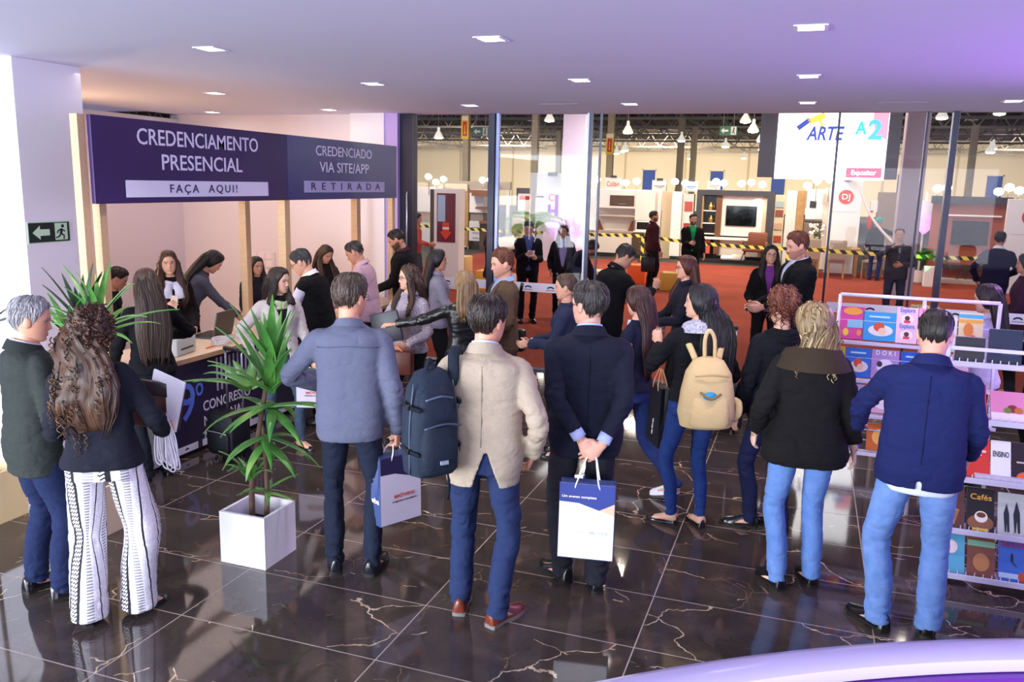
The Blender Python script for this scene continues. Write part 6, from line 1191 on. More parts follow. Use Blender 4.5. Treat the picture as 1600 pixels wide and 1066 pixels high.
row(4, [(1.00, .14, .26, 30, '5AA8C8', 'pale blue book with a pink disc on the lowest row', dict(shapes=(('o', 'F0D8DC', .45, .62, .26, .16), ('p', '2A4A5A', [(.1, .05), (.16, .2), (.2, .05)], 0, 0, 0)))), (1.16, .15, .25, 30, '7A4634', 'brown patterned book with a green band on the lowest row', dict(shapes=(('r', '7AB090', 0, .74, 1, .88), ('o', 'B87A4A', .5, .36, .3, .22)))), (1.325, .14, .25, 30, '3A6AC8', 'blue book with red title and diving figure on the lowest row', dict(title='FILHOS', tcol='C83A5A', tz=.88, tw=.86, shapes=(('p', '101828', [(.5, .7), (.56, .62), (.55, .48), (.72, .36), (.6, .4), (.46, .5), (.46, .64)], 0, 0, 0), ('r', 'B8D0E8', 0, .08, 1, .2), fl(.86, .14, .12, 'C84A2A')))), (1.48, .13, .25, 30, 'F0EEF0', 'white and orange book at the right of the lowest row', dict(shapes=(('r', 'E8742E', .1, .3, 1, .68),)))])
tag(MB().rbox((-.16, -.1, 0), (.2, .1, .03), .004).build('paper_stack', plain('D8D2E4', .6), None, False, (1.25, 5.70, .655)), 'pale stack of papers tucked between the wire shelves', 'papers')
# ================================================================== THE EXHIBITION HALL BEHIND THE GLASS
CREAM = plain('F0DFC0', .8); ROOF = plain('3A332E', .8); TRUSS = plain('8C857C', .5, .3); BLUE = plain('2F4F9E', .6)
def wallmat():
    t = NT('ribbed_cream_wall'); s = t.sep(t.coord()); r = t.math('PINGPONG', t.math('MULTIPLY', s[0], .33), 1.)
    return t.base(t.ramp(r, [(.02, hexc('CDBB98')), (.05, hexc('EFDFC0')), (.9, hexc('F2E4C8'))]), .8)
struct(MB().box((-90, 86, 0), (70, 86.3, 7.1)).build('wall_hall_back', wallmat()))
struct(MB().box((-60.3, 10.3, 0), (-60, 86, 5.6)).build('wall_hall_left', CREAM))
def roofmat():
    t = NT('dark_roof_sheet'); s = t.sep(t.coord()); r = t.math('PINGPONG', t.math('MULTIPLY', s[0], 2.), 1.)
    return t.base(t.ramp(r, [(.3, hexc('332C28')), (.8, hexc('4A423B'))]), .8)
struct(MB().box((-90, 10.3, 7.0), (70, 87, 7.1)).build('ceiling_hall', roofmat()))
hd = MB().box((-14, 10.30, 3.45), (8, 10.4, 7.0)).build('wall_over_glass', WHITE); struct(hd)
for i, yy in enumerate((16, 21, 26, 31, 36, 42, 48, 55, 63, 72, 81)):
    m = MB(); x0, x1 = -22-yy*.45, 8+yy*.32; zt, zb = 6.6, 5.55
    m.box((x0, yy-.06, zt), (x1, yy+.06, zt+.12)); m.box((x0, yy-.06, zb), (x1, yy+.06, zb+.12)); x = x0; k = 0
    while x < x1-1.2:
        m.bar((x, yy, zb+.06), (x+.75, yy, zt+.06), .06); m.bar((x+.75, yy, zt+.06), (x+1.5, yy, zb+.06), .06); x += 1.5
    struct(m.build('trim_roof_truss', TRUSS))
for xx in (-34, -26, -18, -12, -6, 0, 6, 14, 24):
    struct(MB().box((xx-.05, 12, 6.75), (xx+.05, 86, 6.95)).box((xx-.6, 13, 5.9), (xx-.52, 86, 5.97)).build('trim_roof_purlin', TRUSS))
for i, (xx, yy) in enumerate(((-13.5, 24), (-7.8, 25), (-6.3, 31), (2.5, 40), (6, 44), (-24, 44))):
    struct(MB().box((xx, yy, 6.97), (xx+1.5, yy+2.2, 6.995)).build('window_skylight', plain('F4F2EA', .5, 0, .5, 2.2)))  # added self-glowing panels standing in for bright reflections
for i, (xx, nm) in enumerate(((-15.7, 1), (-9.0, 2), (-3.2, 3), (7.9, 4), (15.2, 5))):
    d = empty('door_%d' % nm, (xx, 85.95, 0)); struct(d)
    MB().rbox((-.62, -.06, 0), (.62, .0, 3.95), .02).build('door_leaf', BLUE, d)
    MB().box((-.72, -.03, 0), (-.62, .02, 4.05)).box((.62, -.03, 0), (.72, .02, 4.05)).box((-.72, -.03, 3.95), (.72, .02, 4.05)).build('door_frame', CREAM, d)
COLM = plain('A89A80', .7)
for (xx, yy, wd, zt, dsc) in ((-12.45, 30, .25, 5.5, ''), (-10.05, 31, .25, 5.4, ''), (-7.6, 33, .25, 5.5, ''), (-5.9, 40, .3, 5.5, ''), (-6.1, 46, .3, 5.5, ''), (6.9, 45, .3, 5.5, ''), (9.5, 45, .3, 5.5, ''), (-14.7, 50, .3, 5.5, '')):
    struct(MB().rbox((xx-wd/2, yy-wd/2, 0), (xx+wd/2, yy+wd/2, zt), .02).build('wall_column', COLM))
struct(MB().rbox((1.80, 20.5, 0), (2.28, 21.0, 7), .02).build('wall_column', plain('A79CA6', .7)))
YEL = plain('E9C22E', .6); RED = plain('C8281E', .6)
def extinguisher_sign(loc, w, h, label):
    s = thing('fire_sign', label, 'sign', loc)
    MB().box((-w/2, -.03, 0), (w/2, 0, h)).build('backing', YEL, s); MB().box((-w*.28, -.04, h*.12), (w*.28, -.03, h*.75)).build('red_panel', RED, s)
    MB().box((-w*.4, -.04, h*.8), (w*.4, -.03, h*.97)).build('top_panel', plain('F2E3D8', .6), s)
    MB().prism([(0, h*.18), (w*.14, h*.3), (w*.05, h*.3), (w*.05, h*.6), (-w*.05, h*.6), (-w*.05, h*.3), (-w*.14, h*.3)], (0, -.042, 0), (1, 0, 0), (0, 0, 1), .002).build('arrow', YEL, s)
extinguisher_sign((-12.45, 29.86, 3.95), .30, .85, 'yellow and red fire point sign high on the leftmost hall column')
extinguisher_sign((-7.6, 32.86, 3.55), .30, .8, 'orange fire point sign high on the column left of the kitchen stand')
def hall_exit(loc, w, label):
    s = thing('exit_sign', label, 'sign', loc); h = w*.55
    MB().box((-w/2, -.02, 0), (w/2, .02, h)).build('panel', plain('4E7A63', .6), s)
    MB().prism([(-w*.42, h*.5), (-w*.25, h*.8), (-w*.25, h*.6), (0, h*.6), (0, h*.4), (-w*.25, h*.4), (-w*.25, h*.2)], (0, -.022, 0), (1, 0, 0), (0, 0, 1), .001).build('arrow', plain('F2F7F0', .6), s)
    MB().box((w*.15, -.024, h*.08), (w*.46, -.021, h*.92)).build('doorway_mark', plain('DDE9DC', .6), s)
    f = MB(); f.disc((w*.32, -.025, h*.75), (1, 0, 0), (0, 0, 1), h*.08, .001); f.bar((w*.32, -.026, h*.65), (w*.29, -.026, h*.4), h*.12, .002, (0, 1, 0)); f.bar((w*.29, -.026, h*.4), (w*.37, -.026, h*.2), h*.08, .002, (0, 1, 0)); f.bar((w*.29, -.026, h*.4), (w*.22, -.026, h*.25), h*.08, .002, (0, 1, 0))
    f.build('running_figure', plain('2E5A46', .6), s); MB().bar((-w*.3, 0, h), (-w*.3, 0, 6), .012).bar((w*.3, 0, h), (w*.3, 0, 6), .012).build('hanger', TRUSS, s)
hall_exit((-7.92, 20, 3.50), .42, 'green hanging exit sign seen through the leftmost glass pane')
hall_exit((-2.1, 22, 3.66), .42, 'green hanging exit sign above the open doorway')
hall_exit((6.1, 24, 3.35), .46, 'green hanging exit sign at the right edge behind the glass')
BULB = plain('FFF3DC', .5, 0, .5, 22, 'high_bay_bulb'); SHADE = plain('D9D2C4', .35, 0, .5, .55, 'lamp_shade')
HB = [(-8.9, 29, 4.55), (-7.8, 29, 4.25), (-2.25, 29, 4.5), (-1.98, 29, 4.2), (-1.75, 30, 3.95), (-6.1, 29, 4.15), (-13.6, 30, 4.0), (2.7, 28, 4.25), (3.5, 29, 4.6), (5.2, 30, 4.8), (-5.6, 38, 4.35), (-3.9, 40, 4.2), (-8.5, 40, 4.0), (-2.6, 45, 4.3), (-9.8, 44, 4.0), (3.6, 40, 4.1), (7.2, 42, 4.3), (6.1, 36, 3.9), (-17.5, 42, 4.4), (-11.2, 52, 4.4), (-4.2, 55, 4.2), (-8.2, 60, 4.3), (4.2, 56, 4.1)]
def nth(i): return ['first', 'second', 'third', 'fourth', 'fifth', 'sixth', 'seventh', 'eighth', 'ninth', 'tenth', 'eleventh', 'twelfth', 'thirteenth', 'fourteenth', 'fifteenth', 'sixteenth', 'seventeenth', 'eighteenth', 'nineteenth', 'twentieth', 'twenty-first', 'twenty-second', 'twenty-third', 'twenty-fourth', 'twenty-fifth', 'twenty-sixth', 'twenty-seventh', 'twenty-eighth', 'twenty-ninth', 'thirtieth'][i]
HB.sort(key=lambda p: p[0]/p[1])
hb0 = thing('pendant_lamp', '', 'lamp', HB[0], 0, 'high-bay pendant lamps under the hall roof')
MB().lathe((0, 0, 0), [(.19, 0), (.17, .06), (.09, .2), (.05, .26), (.05, .38), (.0, .4)], 16).build('lamp_shade', SHADE, hb0, True)
MB().lathe((0, 0, -.03), [(.02, -.02), (.14, 0), (.165, .03), (.0, .035)], 14).build('bulb', BULB, hb0, True)
MB().bar((0, 0, 0), (0, 0, 1), .02).build('rod', TRUSS, hb0, loc=(0, 0, .39))
for i, p in enumerate(HB):
    o = hb0 if i == 0 else copy_tree(hb0); o.location = p
    [c for c in o.children if c.name.startswith('rod')][0].scale.z = 6.62-p[2]
    o['label'] = '%s hanging high-bay lamp under the dark hall roof, counting from the left' % nth(i)
# ---- bright spotlights standing along the tops of the stands
SPOTL = plain('FFF8EE', .5, 0, .5, 18, 'stand_spot_bulb')
sl0 = thing('stand_spotlight', '', 'spotlight', (0, 0, 0), 0, 'spotlights along the stand tops')
MB().lathe((0, 0, .16), [(.02, -.1), (.11, -.08), (.13, .02), (.115, .025)], 14).build('housing', SHADE, sl0, True)
MB().ball((0, -.07, .15), (.125, .05, .105)).build('bulb', SPOTL, sl0, True); MB().bar((0, 0, -.5), (0, 0, .1), .025).build('bracket', TRUSS, sl0)
SL = [(-13.2, 28.3, 2.38), (-12.9, 28.3, 2.2), (-12.55, 28.2, 2.3), (-11.2, 28.6, 2.3), (-10.9, 28.6, 2.32), (-8.75, 27, 2.35), (-6.9, 26.2, 2.5), (-6.65, 27.2, 2.4), (-5.95, 28.4, 2.32), (-5.6, 28.5, 2.38), (-4.4, 29, 2.4), (-4.05, 29, 2.35), (-3.0, 28.6, 2.42), (-2.75, 28.6, 2.38), (-2.2, 28.7, 2.38), (-1.9, 28.7, 2.42), (-1.55, 28.7, 2.36), (-.15, 26.5, 2.35), (.1, 26.8, 2.5), (.45, 26.9, 2.55), (3.35, 27, 2.35), (3.6, 27, 2.38), (4.9, 27, 2.3), (5.15, 27, 2.42), (5.4, 27, 2.34), (5.7, 27, 2.4)]
SL.sort(key=lambda p: p[0]/p[1])
for i, p in enumerate(SL):
    o = sl0 if i == 0 else copy_tree(sl0); o.location = p
    o['label'] = '%s glaring white spotlight on the stand tops, counting from the left' % nth(i)
# ---- big hanging screen
LED = thing('led_screen', 'large hanging screen showing a white advertisement with blue lettering', 'screen', (0, 17, 0))
MB().rbox((-1.03, -.02, 2.60), (1.42, .14, 4.6), .01).build('housing', plain('4A4650', .5), LED)
SCR = plain('FFFFFF', .4, 0, .2, 1.9, 'screen_white'); face = MB().box((-.715, -.035, 2.575), (1.20, -.021, 4.5)).build('display', SCR, LED)
def lit(h, e=1.): return plain(h, .4, 0, .2, e)
SB = lit('3A4AA0', .8); SC = lit('3BB5C8', 1.); SPK = lit('F0506A', 1.); SY = lit('F2C54A', 1.)
def q(px, poly, m, nm): return m
text('ARTE', face, (.12, -.04, 3.40), (R(90), 0, 0), .34, SB, .66, shear=.2, bold=.03)
text('A', face, (.74, -.04, 3.50), (R(90), 0, 0), .32, SC, .2, height=.24, bold=.04); text('2', face, (.98, -.04, 3.46), (R(90), 0, 0), .4, lit('4FA8D8', 1.), .24, height=.36, bold=.04)
MB().prism([(.93, 3.62), (.93, 3.8), (1.19, 3.8), (1.19, 3.3), (1.0, 3.38)], (0, -.037, 0), (1, 0, 0), (0, 0, 1), .001).build('pink_panel', lit('F58CA0', 1.), face)
m = MB(); m.bar((-.36, -.038, 3.50), (-.16, -.038, 3.66), .09, .002, (0, 1, 0)); m.build('blue_stroke', SB, face)
m = MB(); m.bar((-.18, -.038, 3.62), (.1, -.038, 3.74), .11, .002, (0, 1, 0)); m.bar((-.0, -.038, 3.7), (.08, -.038, 3.5), .05, .002, (0, 1, 0)); m.build('yellow_stroke', SY, face)
MB().rbox((.55, -.042, 2.62), (1.16, -.036, 2.80), .003).build('pink_label', SPK, face); text('Expositor', face, (.85, -.044, 2.71), (R(90), 0, 0), .13, SCR, .42, bold=.0)
MB().bar((-.25, -.04, 2.73), (.5, -.04, 2.73), .008, .002, (0, 1, 0)).build('grey_rule', lit('B0B0C0', .8), face)
MB().bar((-.7, .06, 4.6), (-.7, .06, 6.8), .04).bar((1.1, .06, 4.6), (1.1, .06, 6.8), .04).build('hanger', TRUSS, LED)
# ---- furniture stands, from left to right
WHT = plain('F1ECE6', .55); LGREY = plain('D8D4D0', .5); DKW = wood('5A4636', .5); OAK = wood('C49A66', .5); DKG = plain('3C3E46', .5); BLK = plain('141416', .25)
PLAT = plain('1C1B1D', .6); TAUPE = plain('B9AA9A', .6)
def stand(name, label, cat, loc, grp=None): return thing(name, label, cat, loc, 0, grp)
t = stand('info_totem', 'tall white information totem with a dark red poster and arrow', 'sign', (-7.6, 17.2, 0))
MB().rbox((-.30, 0, 0), (.30, .35, 2.22), .01).build('body', WHT, t); MB().box((-.40, .02, 0), (-.30, .36, 2.2)).build('brown_side', DKW, t)
pp = MB().box((-.22, -.012, 1.05), (.22, 0, 2.12)).build('poster', plain('6E2430', .5), t)
MB().box((-.20, -.016, 1.5), (-.02, -.012, 2.08)).build('pale_photo', plain('A9C3DE', .5), pp)
MB().prism([(0, 1.1), (.15, 1.28), (.08, 1.28), (.08, 1.48), (-.08, 1.48), (-.08, 1.28), (-.15, 1.28)], (0, -.016, 0), (1, 0, 0), (0, 0, 1), .003).build('arrow', plain('E2482F', .5), pp)
MB().box((-.08, -.02, 1.33), (.08, -.016, 1.38)).build('white_label', WHT, pp)
t = stand('booth_wall', 'cream stand of wall cupboards behind the totem on the far left', 'stand', (-13.2, 28.3, 0))
MB().box((-.9, .5, 0), (1.3, .6, 2.3)).build('back_panel', CREAM, t); MB().rbox((-.6, .1, 1.25), (.5, .5, 2.15), .01).build('wall_cupboard', WHT, t); MB().rbox((-.7, .0, 0), (.6, .5, .9), .01).build('base_cupboard', LGREY, t); MB().box((-.72, -.02, .9), (.62, .5, .94)).build('worktop', TAUPE, t)
t = stand('booth_fascia', 'long pale fascia above the stands left of the thick mullion', 'stand', (-12.0, 29, 0))
MB().rbox((-1.0, 0, 2.12), (1.7, .15, 2.4), .01).build('fascia', TAUPE, t); MB().box((-.95, .02, 0), (-.85, .12, 2.12)).box((1.55, .02, 0), (1.65, .12, 2.12)).build('post', WHT, t)
t = stand('sample_cabinet', 'tall oak-sided cabinet with white doors beside the totem', 'cabinet', (-11.4, 28, 0))
MB().rbox((-.45, 0, .12), (-.12, .55, 2.05), .008).build('oak_side', OAK, t); MB().rbox((-.10, .05, 1.3), (.45, .5, 2.1), .008).build('upper_door', WHT, t)
b_ = MB().rbox((-.08, .0, .3), (.42, .5, 1.0), .008).build('drawer_unit', LGREY, t); MB().box((-.08, .1, 1.0), (.42, .5, 1.28)).build('niche', plain('8C8078', .6), t)
for zz in (.42, .6, .78): MB().bar((.05, -.015, zz), (.3, -.015, zz), .015).build('handle', STEEL, b_)
lg = MB()
for xx in (-.42, -.15, .38): lg.bar((xx, .1, 0), (xx, .1, .3), .04)
lg.build('leg', LGREY, t)
t = stand('display_shelf', 'stepped brown wooden display shelf left of the thick mullion', 'shelf', (-10.8, 27.5, 0))
for (x0, x1, z0, z1) in ((-.55, .45, 2.0, 2.1), (-.4, .45, 1.9, 2.0), (-.25, .45, 1.45, 1.52), (-.1, .45, .95, 1.05)): MB().box((x0, 0, z0), (x1, .5, z1)).build('board', wood('8A5A38'), t)
MB().box((.25, .3, 0), (.45, .5, 2.0)).build('back_post', wood('6B4630'), t); MB().box((-.12, .1, 0), (.4, .5, .95)).build('drawer_box', DKW, t)
t = stand('bed_display', 'cream bed with pillows under a white board with red stripe', 'bed', (-9.45, 27.2, 0))
MB().rbox((-.75, .0, .12), (.75, 1.9, .5), .08).build('mattress', CREAM, t, 40); MB().rbox((-.8, 1.85, 0), (.8, 2.0, 1.25), .05).build('headboard', plain('D9C39A', .6), t, 40)
MB().rbox((-.6, 1.45, .5), (-.03, 1.85, .72), .09).rbox((.05, 1.45, .5), (.62, 1.85, .72), .09).build('pillow', WHT, t, True)
bd = MB().box((-.65, 2.1, 1.35), (.5, 2.15, 2.0)).build('board', WHT, t); MB().box((-.6, 2.09, 1.78), (.35, 2.1, 1.92)).build('red_stripe', RED, bd); MB().box((-.75, 2.2, 0), (.75, 2.3, 2.2)).build('back_panel', plain('5A5560', .6), t)
t = stand('exhibition_panel', 'tall white panel with small lettering behind the palm', 'panel', (-8.05, 26.6, 0))
MB().rbox((-.72, 0, 0), (.62, .12, 2.72), .01).build('panel', plain('DCE6E6', .5), t); MB().rbox((-.1, -.06, 2.62), (.2, .16, 2.75), .01).build('clamp_light', DKG, t); MB().box((-.5, -.004, 1.93), (.45, 0, 1.97)).build('small_mark', DKG, t)
t = stand('violet_column', 'white square column washed in violet light behind the man with the notes', 'column', (-7.05, 25.6, 0))
MB().rbox((-.36, 0, 0), (.36, .7, 5.3), .01).build('shaft', plain('EFE8F4', .6), t)
t = stand('brand_panel', 'white panel with a violet squared letter mark by the lit column', 'panel', (-7.5, 25.2, 0))
MB().box((-.34, 0, 0), (.34, .06, 2.25)).build('panel', plain('F0ECF4', .5), t)
vm = plain('7A3A9A', .5); MB().box((-.2, -.012, 1.35), (-.1, -.002, 1.75)).box((-.1, -.012, 1.5), (.05, -.002, 1.6)).box((.02, -.012, 1.35), (.14, -.002, 2.05)).build('letter_mark', vm, t); text('C', t, (-.1, -.005, 1.95), (R(90), 0, 0), .3, RED)
def palm(loc, n, h, label, cm, stem=.35, seed=1, uplit=None, droop=.8, pot=True):
    rnd = random.Random(seed); t = thing('potted_palm', label, 'plant', loc)
    if pot: MB().lathe((0, 0, 0), [(.12, 0), (.16, .05), (.19, .36), (.17, .36), (.16, .3), (.001, .3)], 20).build('pot', WHT, t, 30)
    MB().tube([(0, 0, .28), (.01, 0, .28+stem)], [.03, .02], 8).build('trunk', DKW, t, True)
    m = MB()
    for k in range(n):
        az = k*2.399+rnd.uniform(-.3, .3); L = h*rnd.uniform(.8, 1.1); el = rnd.uniform(.6, 1.35)
        d = A((math.cos(az), math.sin(az), 0)); p = A((0, 0, .28+stem)); pts = [p.copy()]; e = el
        for j in range(10):
            p = p+(d*math.cos(e)+A((0, 0, math.sin(e))))*L/10; e -= droop*.2*(1+j*.08); pts.append(p.copy())
        m.tube(pts, np.linspace(.012, .003, 11), 5)
        side = np.cross(d, (0, 0, 1))
        for j in range(2, 11):
            for q in range(2):
                b = pts[j]*(1-q*.5)+pts[j-1]*q*.5; tn = unit(pts[j]-pts[j-1])
                for s in (-1, 1):
                    l = L*.30*(1-abs(j-5)/9); tip = b+side*s*l*.8+tn*l*.55-A((0, 0, l*.25)); w = tn*.016; up = np.cross(tn, side)*.004
                    m.add([b-w, b+w, (b+tip)/2+w*.8+up, tip, (b+tip)/2-w*.8+up, (b+tip)/2-up], [(0, 1, 2, 4), (4, 2, 3), (0, 5, 1), (1, 5, 2), (2, 5, 3), (3, 5, 4), (4, 5, 0)])
    m.build('frond', cm, t, False); return t
LEAFD = plain('3E6B2E', .45); LEAFM = plain('5E8A45', .45)
palm((-7.7, 24.0, 0), 13, 1.25, 'feathery green palm standing in front of the white panel', LEAFM, .75, 3)
t = stand('kitchen_display', 'white kitchen unit with dark flip door, microwave niche and dark drawers', 'kitchen unit', (-5.95, 28, 0))
MB().box((-1.5, .55, .1), (1.2, .62, 2.25)).build('back_panel', WHT, t)
uc = MB().rbox((-.95, .1, 1.62), (.42, .55, 2.22), .008).build('upper_cabinet', plain('E9E0D8', .5), t); fd = MB().rbox((-.46, .08, 1.70), (.37, .1, 2.05), .004).build('flip_door', DKW, uc)
MB().bar((-.15, .06, 1.76), (.12, .06, 1.76), .02).build('handle', STEEL, t); MB().rbox((.42, .05, 1.25), (1.08, .55, 2.22), .008).build('tall_cabinet', plain('E6DCD4', .5), t)
MB().box((-.95, .1, 1.34), (.42, .5, 1.40)).build('shelf', TAUPE, t); MB().rbox((.40, .02, .85), (1.1, .55, .9), .004).box((.40, .5, .85), (1.1, .55, 1.3)).build('oven_niche', WHT, t)
MB().rbox((-1.4, .0, .82), (.4, .55, .86), .004).build('worktop', TAUPE, t); MB().rbox((-1.4, .03, .12), (.35, .55, .82), .008).build('base_cabinet', plain('E3D8CF', .5), t)
dr = MB().rbox((.36, .03, .1), (1.1, .55, .84), .008).build('drawer_unit', DKW, t)
for zz in (.3, .52, .72): MB().bar((.6, .015, zz), (.85, .015, zz), .02).build('handle', STEEL, dr)
MB().box((-1.45, .0, 0), (1.15, .6, .1)).build('plinth', PLAT, t)
t = stand('microwave_oven', 'white microwave with black door in the kitchen stand niche', 'microwave', (-5.2, 28.05, .9)); MB().rbox((-.29, 0, 0), (.29, .4, .34), .01).build('casing', WHT, t); MB().box((-.25, -.006, .05), (.16, 0, .29)).build('door', BLK, t)
for i, (xx, dsc) in enumerate(((-6.75, 'left'), (-5.72, 'right'))):
    t = stand('cutting_board', 'brown wooden board leaning at the %s end of the kitchen worktop' % dsc, 'board', (xx, 28.42, .86), 'leaning boards'); MB().prism([(-.1, 0), (.1, 0), (.02+.08*(i*2-1), .36), (-.04+.08*(i*2-1), .34)], (0, 0, 0), (1, 0, 0), (0, -.2, 1), .02).build('board', wood('8A4A30'), t)
t = stand('white_partition', 'narrow white partition panels right of the kitchen stand', 'partition', (-4.35, 28.2, 0)); MB().box((-.35, .2, 0), (.0, .26, 2.2)).build('cream_panel', plain('C9B898', .6), t); MB().rbox((.0, 0, .1), (.34, .3, 2.22), .01).build('white_panel', WHT, t); MB().rbox((.35, .05, 0), (.42, .35, 2.18), .01).build('rear_panel', plain('EBDCCB', .6), t)
t = stand('red_poster_stand', 'dark stand side with red and white posters behind the man in green', 'stand', (-3.78, 28.1, 0)); MB().box((-.16, .02, 0), (.16, .3, 2.15)).build('panel', plain('D8C8C0', .6), t)
for zz, hh in ((1.75, 'B05048'), (1.35, 'E8DAD2'), (1.05, 'A83238')): MB().box((-.13, .0, zz-.15), (.12, .02, zz+.16)).build('poster', plain(hh, .5), t)
def sign(label, loc, txt, c, w=.62, h=.42):
    t = stand('stand_sign', label, 'sign', loc, 'small signs over the stands'); MB().box((-.03, .04, -loc[2]), (.03, .1, 0)).build('post', TRUSS, t); MB().rbox((-w/2, 0, 0), (w/2, .12, h), .01).build('box', plain('EDEAE6', .5), t); (text(txt, t, (0, -.004, h*.45), (R(90), 0, 0), h*.55, c, w*.72) if txt else MB().box((-w*.36, -.006, h*.42), (w*.36, 0, h*.52)).box((-w*.2, -.006, h*.3), (w*.2, 0, h*.36)).build('small_mark', c, t)); MB().rbox((-.08, -.1, h), (.12, .02, h+.07), .01).build('clip_lamp', DKG, t)
sign('white sign with red script lettering above the kitchen stand', (-6.6, 29.3, 2.22), 'Colibri', RED); sign('white sign with grey lettering right of the red script sign', (-5.0, 29.4, 2.22), None, plain('8A8A90', .5), .5, .36); sign('white sign with blue lettering near the television stand', (-3.95, 29.6, 2.22), None, plain('5A9AD8', .5), .5, .36); sign('blank white box sign left of the television stand corner', (-3.2, 29.8, 2.3), None, plain('B0A898', .5), .44, .3)
t = stand('television_stand', 'charcoal framed display wall with television, niches and wood slats', 'stand', (-2.3, 28, 0))
MB().box((-1.22, 0, .05), (-1.05, .5, 2.3)).box((.98, 0, .05), (1.2, .5, 2.3)).box((-1.05, 0, 2.14), (.98, .5, 2.3)).box((-1.22, .45, 0), (1.2, .52, 2.3)).build('frame', DKG, t)
nb = MB().box((-1.02, .3, .85), (-.60, .45, 2.1)).build('niche_back', BLK, t); MB().box((-1.05, .05, .8), (-1.0, .45, 2.12)).build('niche_side', OAK, t)
for zz in (.88, 1.22, 1.62): MB().box((-1.0, .05, zz), (-.6, .44, zz+.03)).build('shelf', WHT, t)
MB().box((-.60, .1, .25), (-.42, .45, 2.14)).build('slat_panel', wood('7A5238', .5, (14, 14, 1)), t); MB().rbox((-.42, .15, .85), (.85, .45, 2.14), .005).build('white_panel', plain('EFE4D6', .5), t); MB().box((.85, .1, .25), (.98, .45, 2.14)).build('side_panel', plain('C9B49C', .6), t)
MB().rbox((-1.0, .0, .72), (.9, .44, .80), .004).build('console', WHT, t); MB().box((-.5, .2, .2), (.9, .4, .72)).build('lower_panel', plain('DCCFC0', .5), t); MB().box((-1.0, .1, .25), (-.72, .4, .72)).build('red_box', plain('D05A48', .5), t)
MB().box((-1.3, -.35, 0), (1.35, .55, .1)).build('platform', PLAT, t); spot('television_wall_downlight', (-1.6, 28.0, 2.12), (-1.6, 28.2, 1.5), 25, (1, .82, .55), 110, 1)
t = stand('television', 'large dark television on the pale display wall', 'television', (-2.1, 28.1, 1.18)); MB().rbox((-.48, 0, 0), (.48, .05, .64), .01).build('housing', BLK, t); MB().box((-.465, -.004, .015), (.465, 0, .625)).build('display', plain('060608', .08), t)
for i, (xx, zz, h, cc, d) in enumerate(((-3.08, 1.65, .26, 'C9A050', 'gold vase on the top niche shelf of the television wall'), (-3.05, 1.25, .24, 'A88A3A', 'brass globe ornament on the middle niche shelf'), (-2.98, 1.65, .2, '4A3430', 'dark vase beside the gold vase'))):
    t = tag(MB().lathe((0, 0, 0), [(.03, 0), (.08, h*.3), (.07, h*.6), (.03, h*.8), (.04, h)], 14).build('vase', plain(cc, .3, .6), None, True, (xx, 28.2, zz)), d, 'vase')
t = stand('armchair', 'brown patterned leather armchair on slim legs before the television wall', 'armchair', (-1.62, 27.55, .1))
LB = leather('7A4632'); MB().rbox((-.32, -.3, .32), (.30, .28, .46), .06).build('seat', LB, t, 40); MB().rbox((-.2, .2, .42), (.42, .34, .92), .06).build('backrest', LB, t, 40); MB().rbox((-.42, -.28, .44), (-.30, .26, .66), .05).build('arm', LB, t, 40); MB().rbox((.34, -.25, .44), (.45, .28, .64), .05).build('arm', LB, t, 40)
for xx, yy in ((-.3, -.25), (.3, -.25), (-.28, .25), (.3, .25)): MB().tube([(xx*.8, yy*.8, .34), (xx*1.15, yy*1.15, 0)], [.022, .014], 8).build('leg', wood('6A4028'), t, True)
for xx, s, d in ((-2.05, .2, 'white cushion lying by the armchair'), (-2.38, .15, 'pale flat cushion left of the white one on the platform')):
    tag(MB().rbox((-.24, -.14, 0), (.2, .14, s), .07).build('cushion', WHT, None, True, (xx, 27.72, .1)), d, 'cushion')
t = stand('wardrobe_unit', 'light wood wardrobe side and white door right of the television wall', 'wardrobe', (-.55, 28, 0)); MB().rbox((-.2, 0, 0), (.12, .5, 2.34), .01).build('door', plain('DAD8D2', .5), t); MB().rbox((.12, .02, 0), (.36, .5, 2.34), .01).build('side_panel', OAK, t)
t = stand('picture_shelf', 'narrow pale niche with framed prints beside the dark post', 'shelf', (-.95, 28.3, 0)); MB().box((-.15, .2, 0), (.15, .3, 2.2)).build('back_panel', CREAM, t)
for zz, cc in ((1.9, 'B8C8D0'), (1.62, 'A0584A'), (1.2, 'E0B89A'), (.8, 'C05030')): MB().box((-.12, .16, zz-.1), (.12, .2, zz+.1)).build('framed_print', plain(cc, .5), t)
# dining set
t = stand('dining_table', 'wooden dining table laid behind the hazard tape', 'table', (.55, 25.6, 0)); MB().rbox((-.75, -.45, .74), (.85, .45, .79), .01).build('tabletop', OAK, t)
for xx, yy in ((-.65, -.35), (.75, -.35), (-.65, .35), (.75, .35)): MB().rbox((xx-.04, yy-.04, 0), (xx+.04, yy+.04, .74), .005).build('leg', OAK, t)
def chair(loc, rz, label):
    t = thing('dining_chair', label, 'chair', loc, rz, 'beige dining chairs'); S = plain('A89684', .8)
    MB().rbox((-.22, -.22, .42), (.22, .22, .5), .03).build('seat', S, t, 40); MB().rbox((-.22, -.26, .48), (.22, -.19, 1.05), .03).build('backrest', S, t, 40)
    for xx, yy in ((-.19, -.2), (.19, -.2), (-.19, .19), (.19, .19)): MB().rbox((xx-.022, yy-.022, 0), (xx+.022, yy+.022, .44), .003).build('leg', OAK, t)
chair((.78, 24.8, 0), 0, 'beige upholstered dining chair with its back to the doorway'); chair((1.72, 25.3, 0), 1.2, 'beige dining chair turned at the right end of the table'); chair((.1, 24.85, 0), .1, 'beige dining chair at the left front of the table'); chair((.0, 26.35, 0), 3.1, 'beige dining chair behind the dining table')
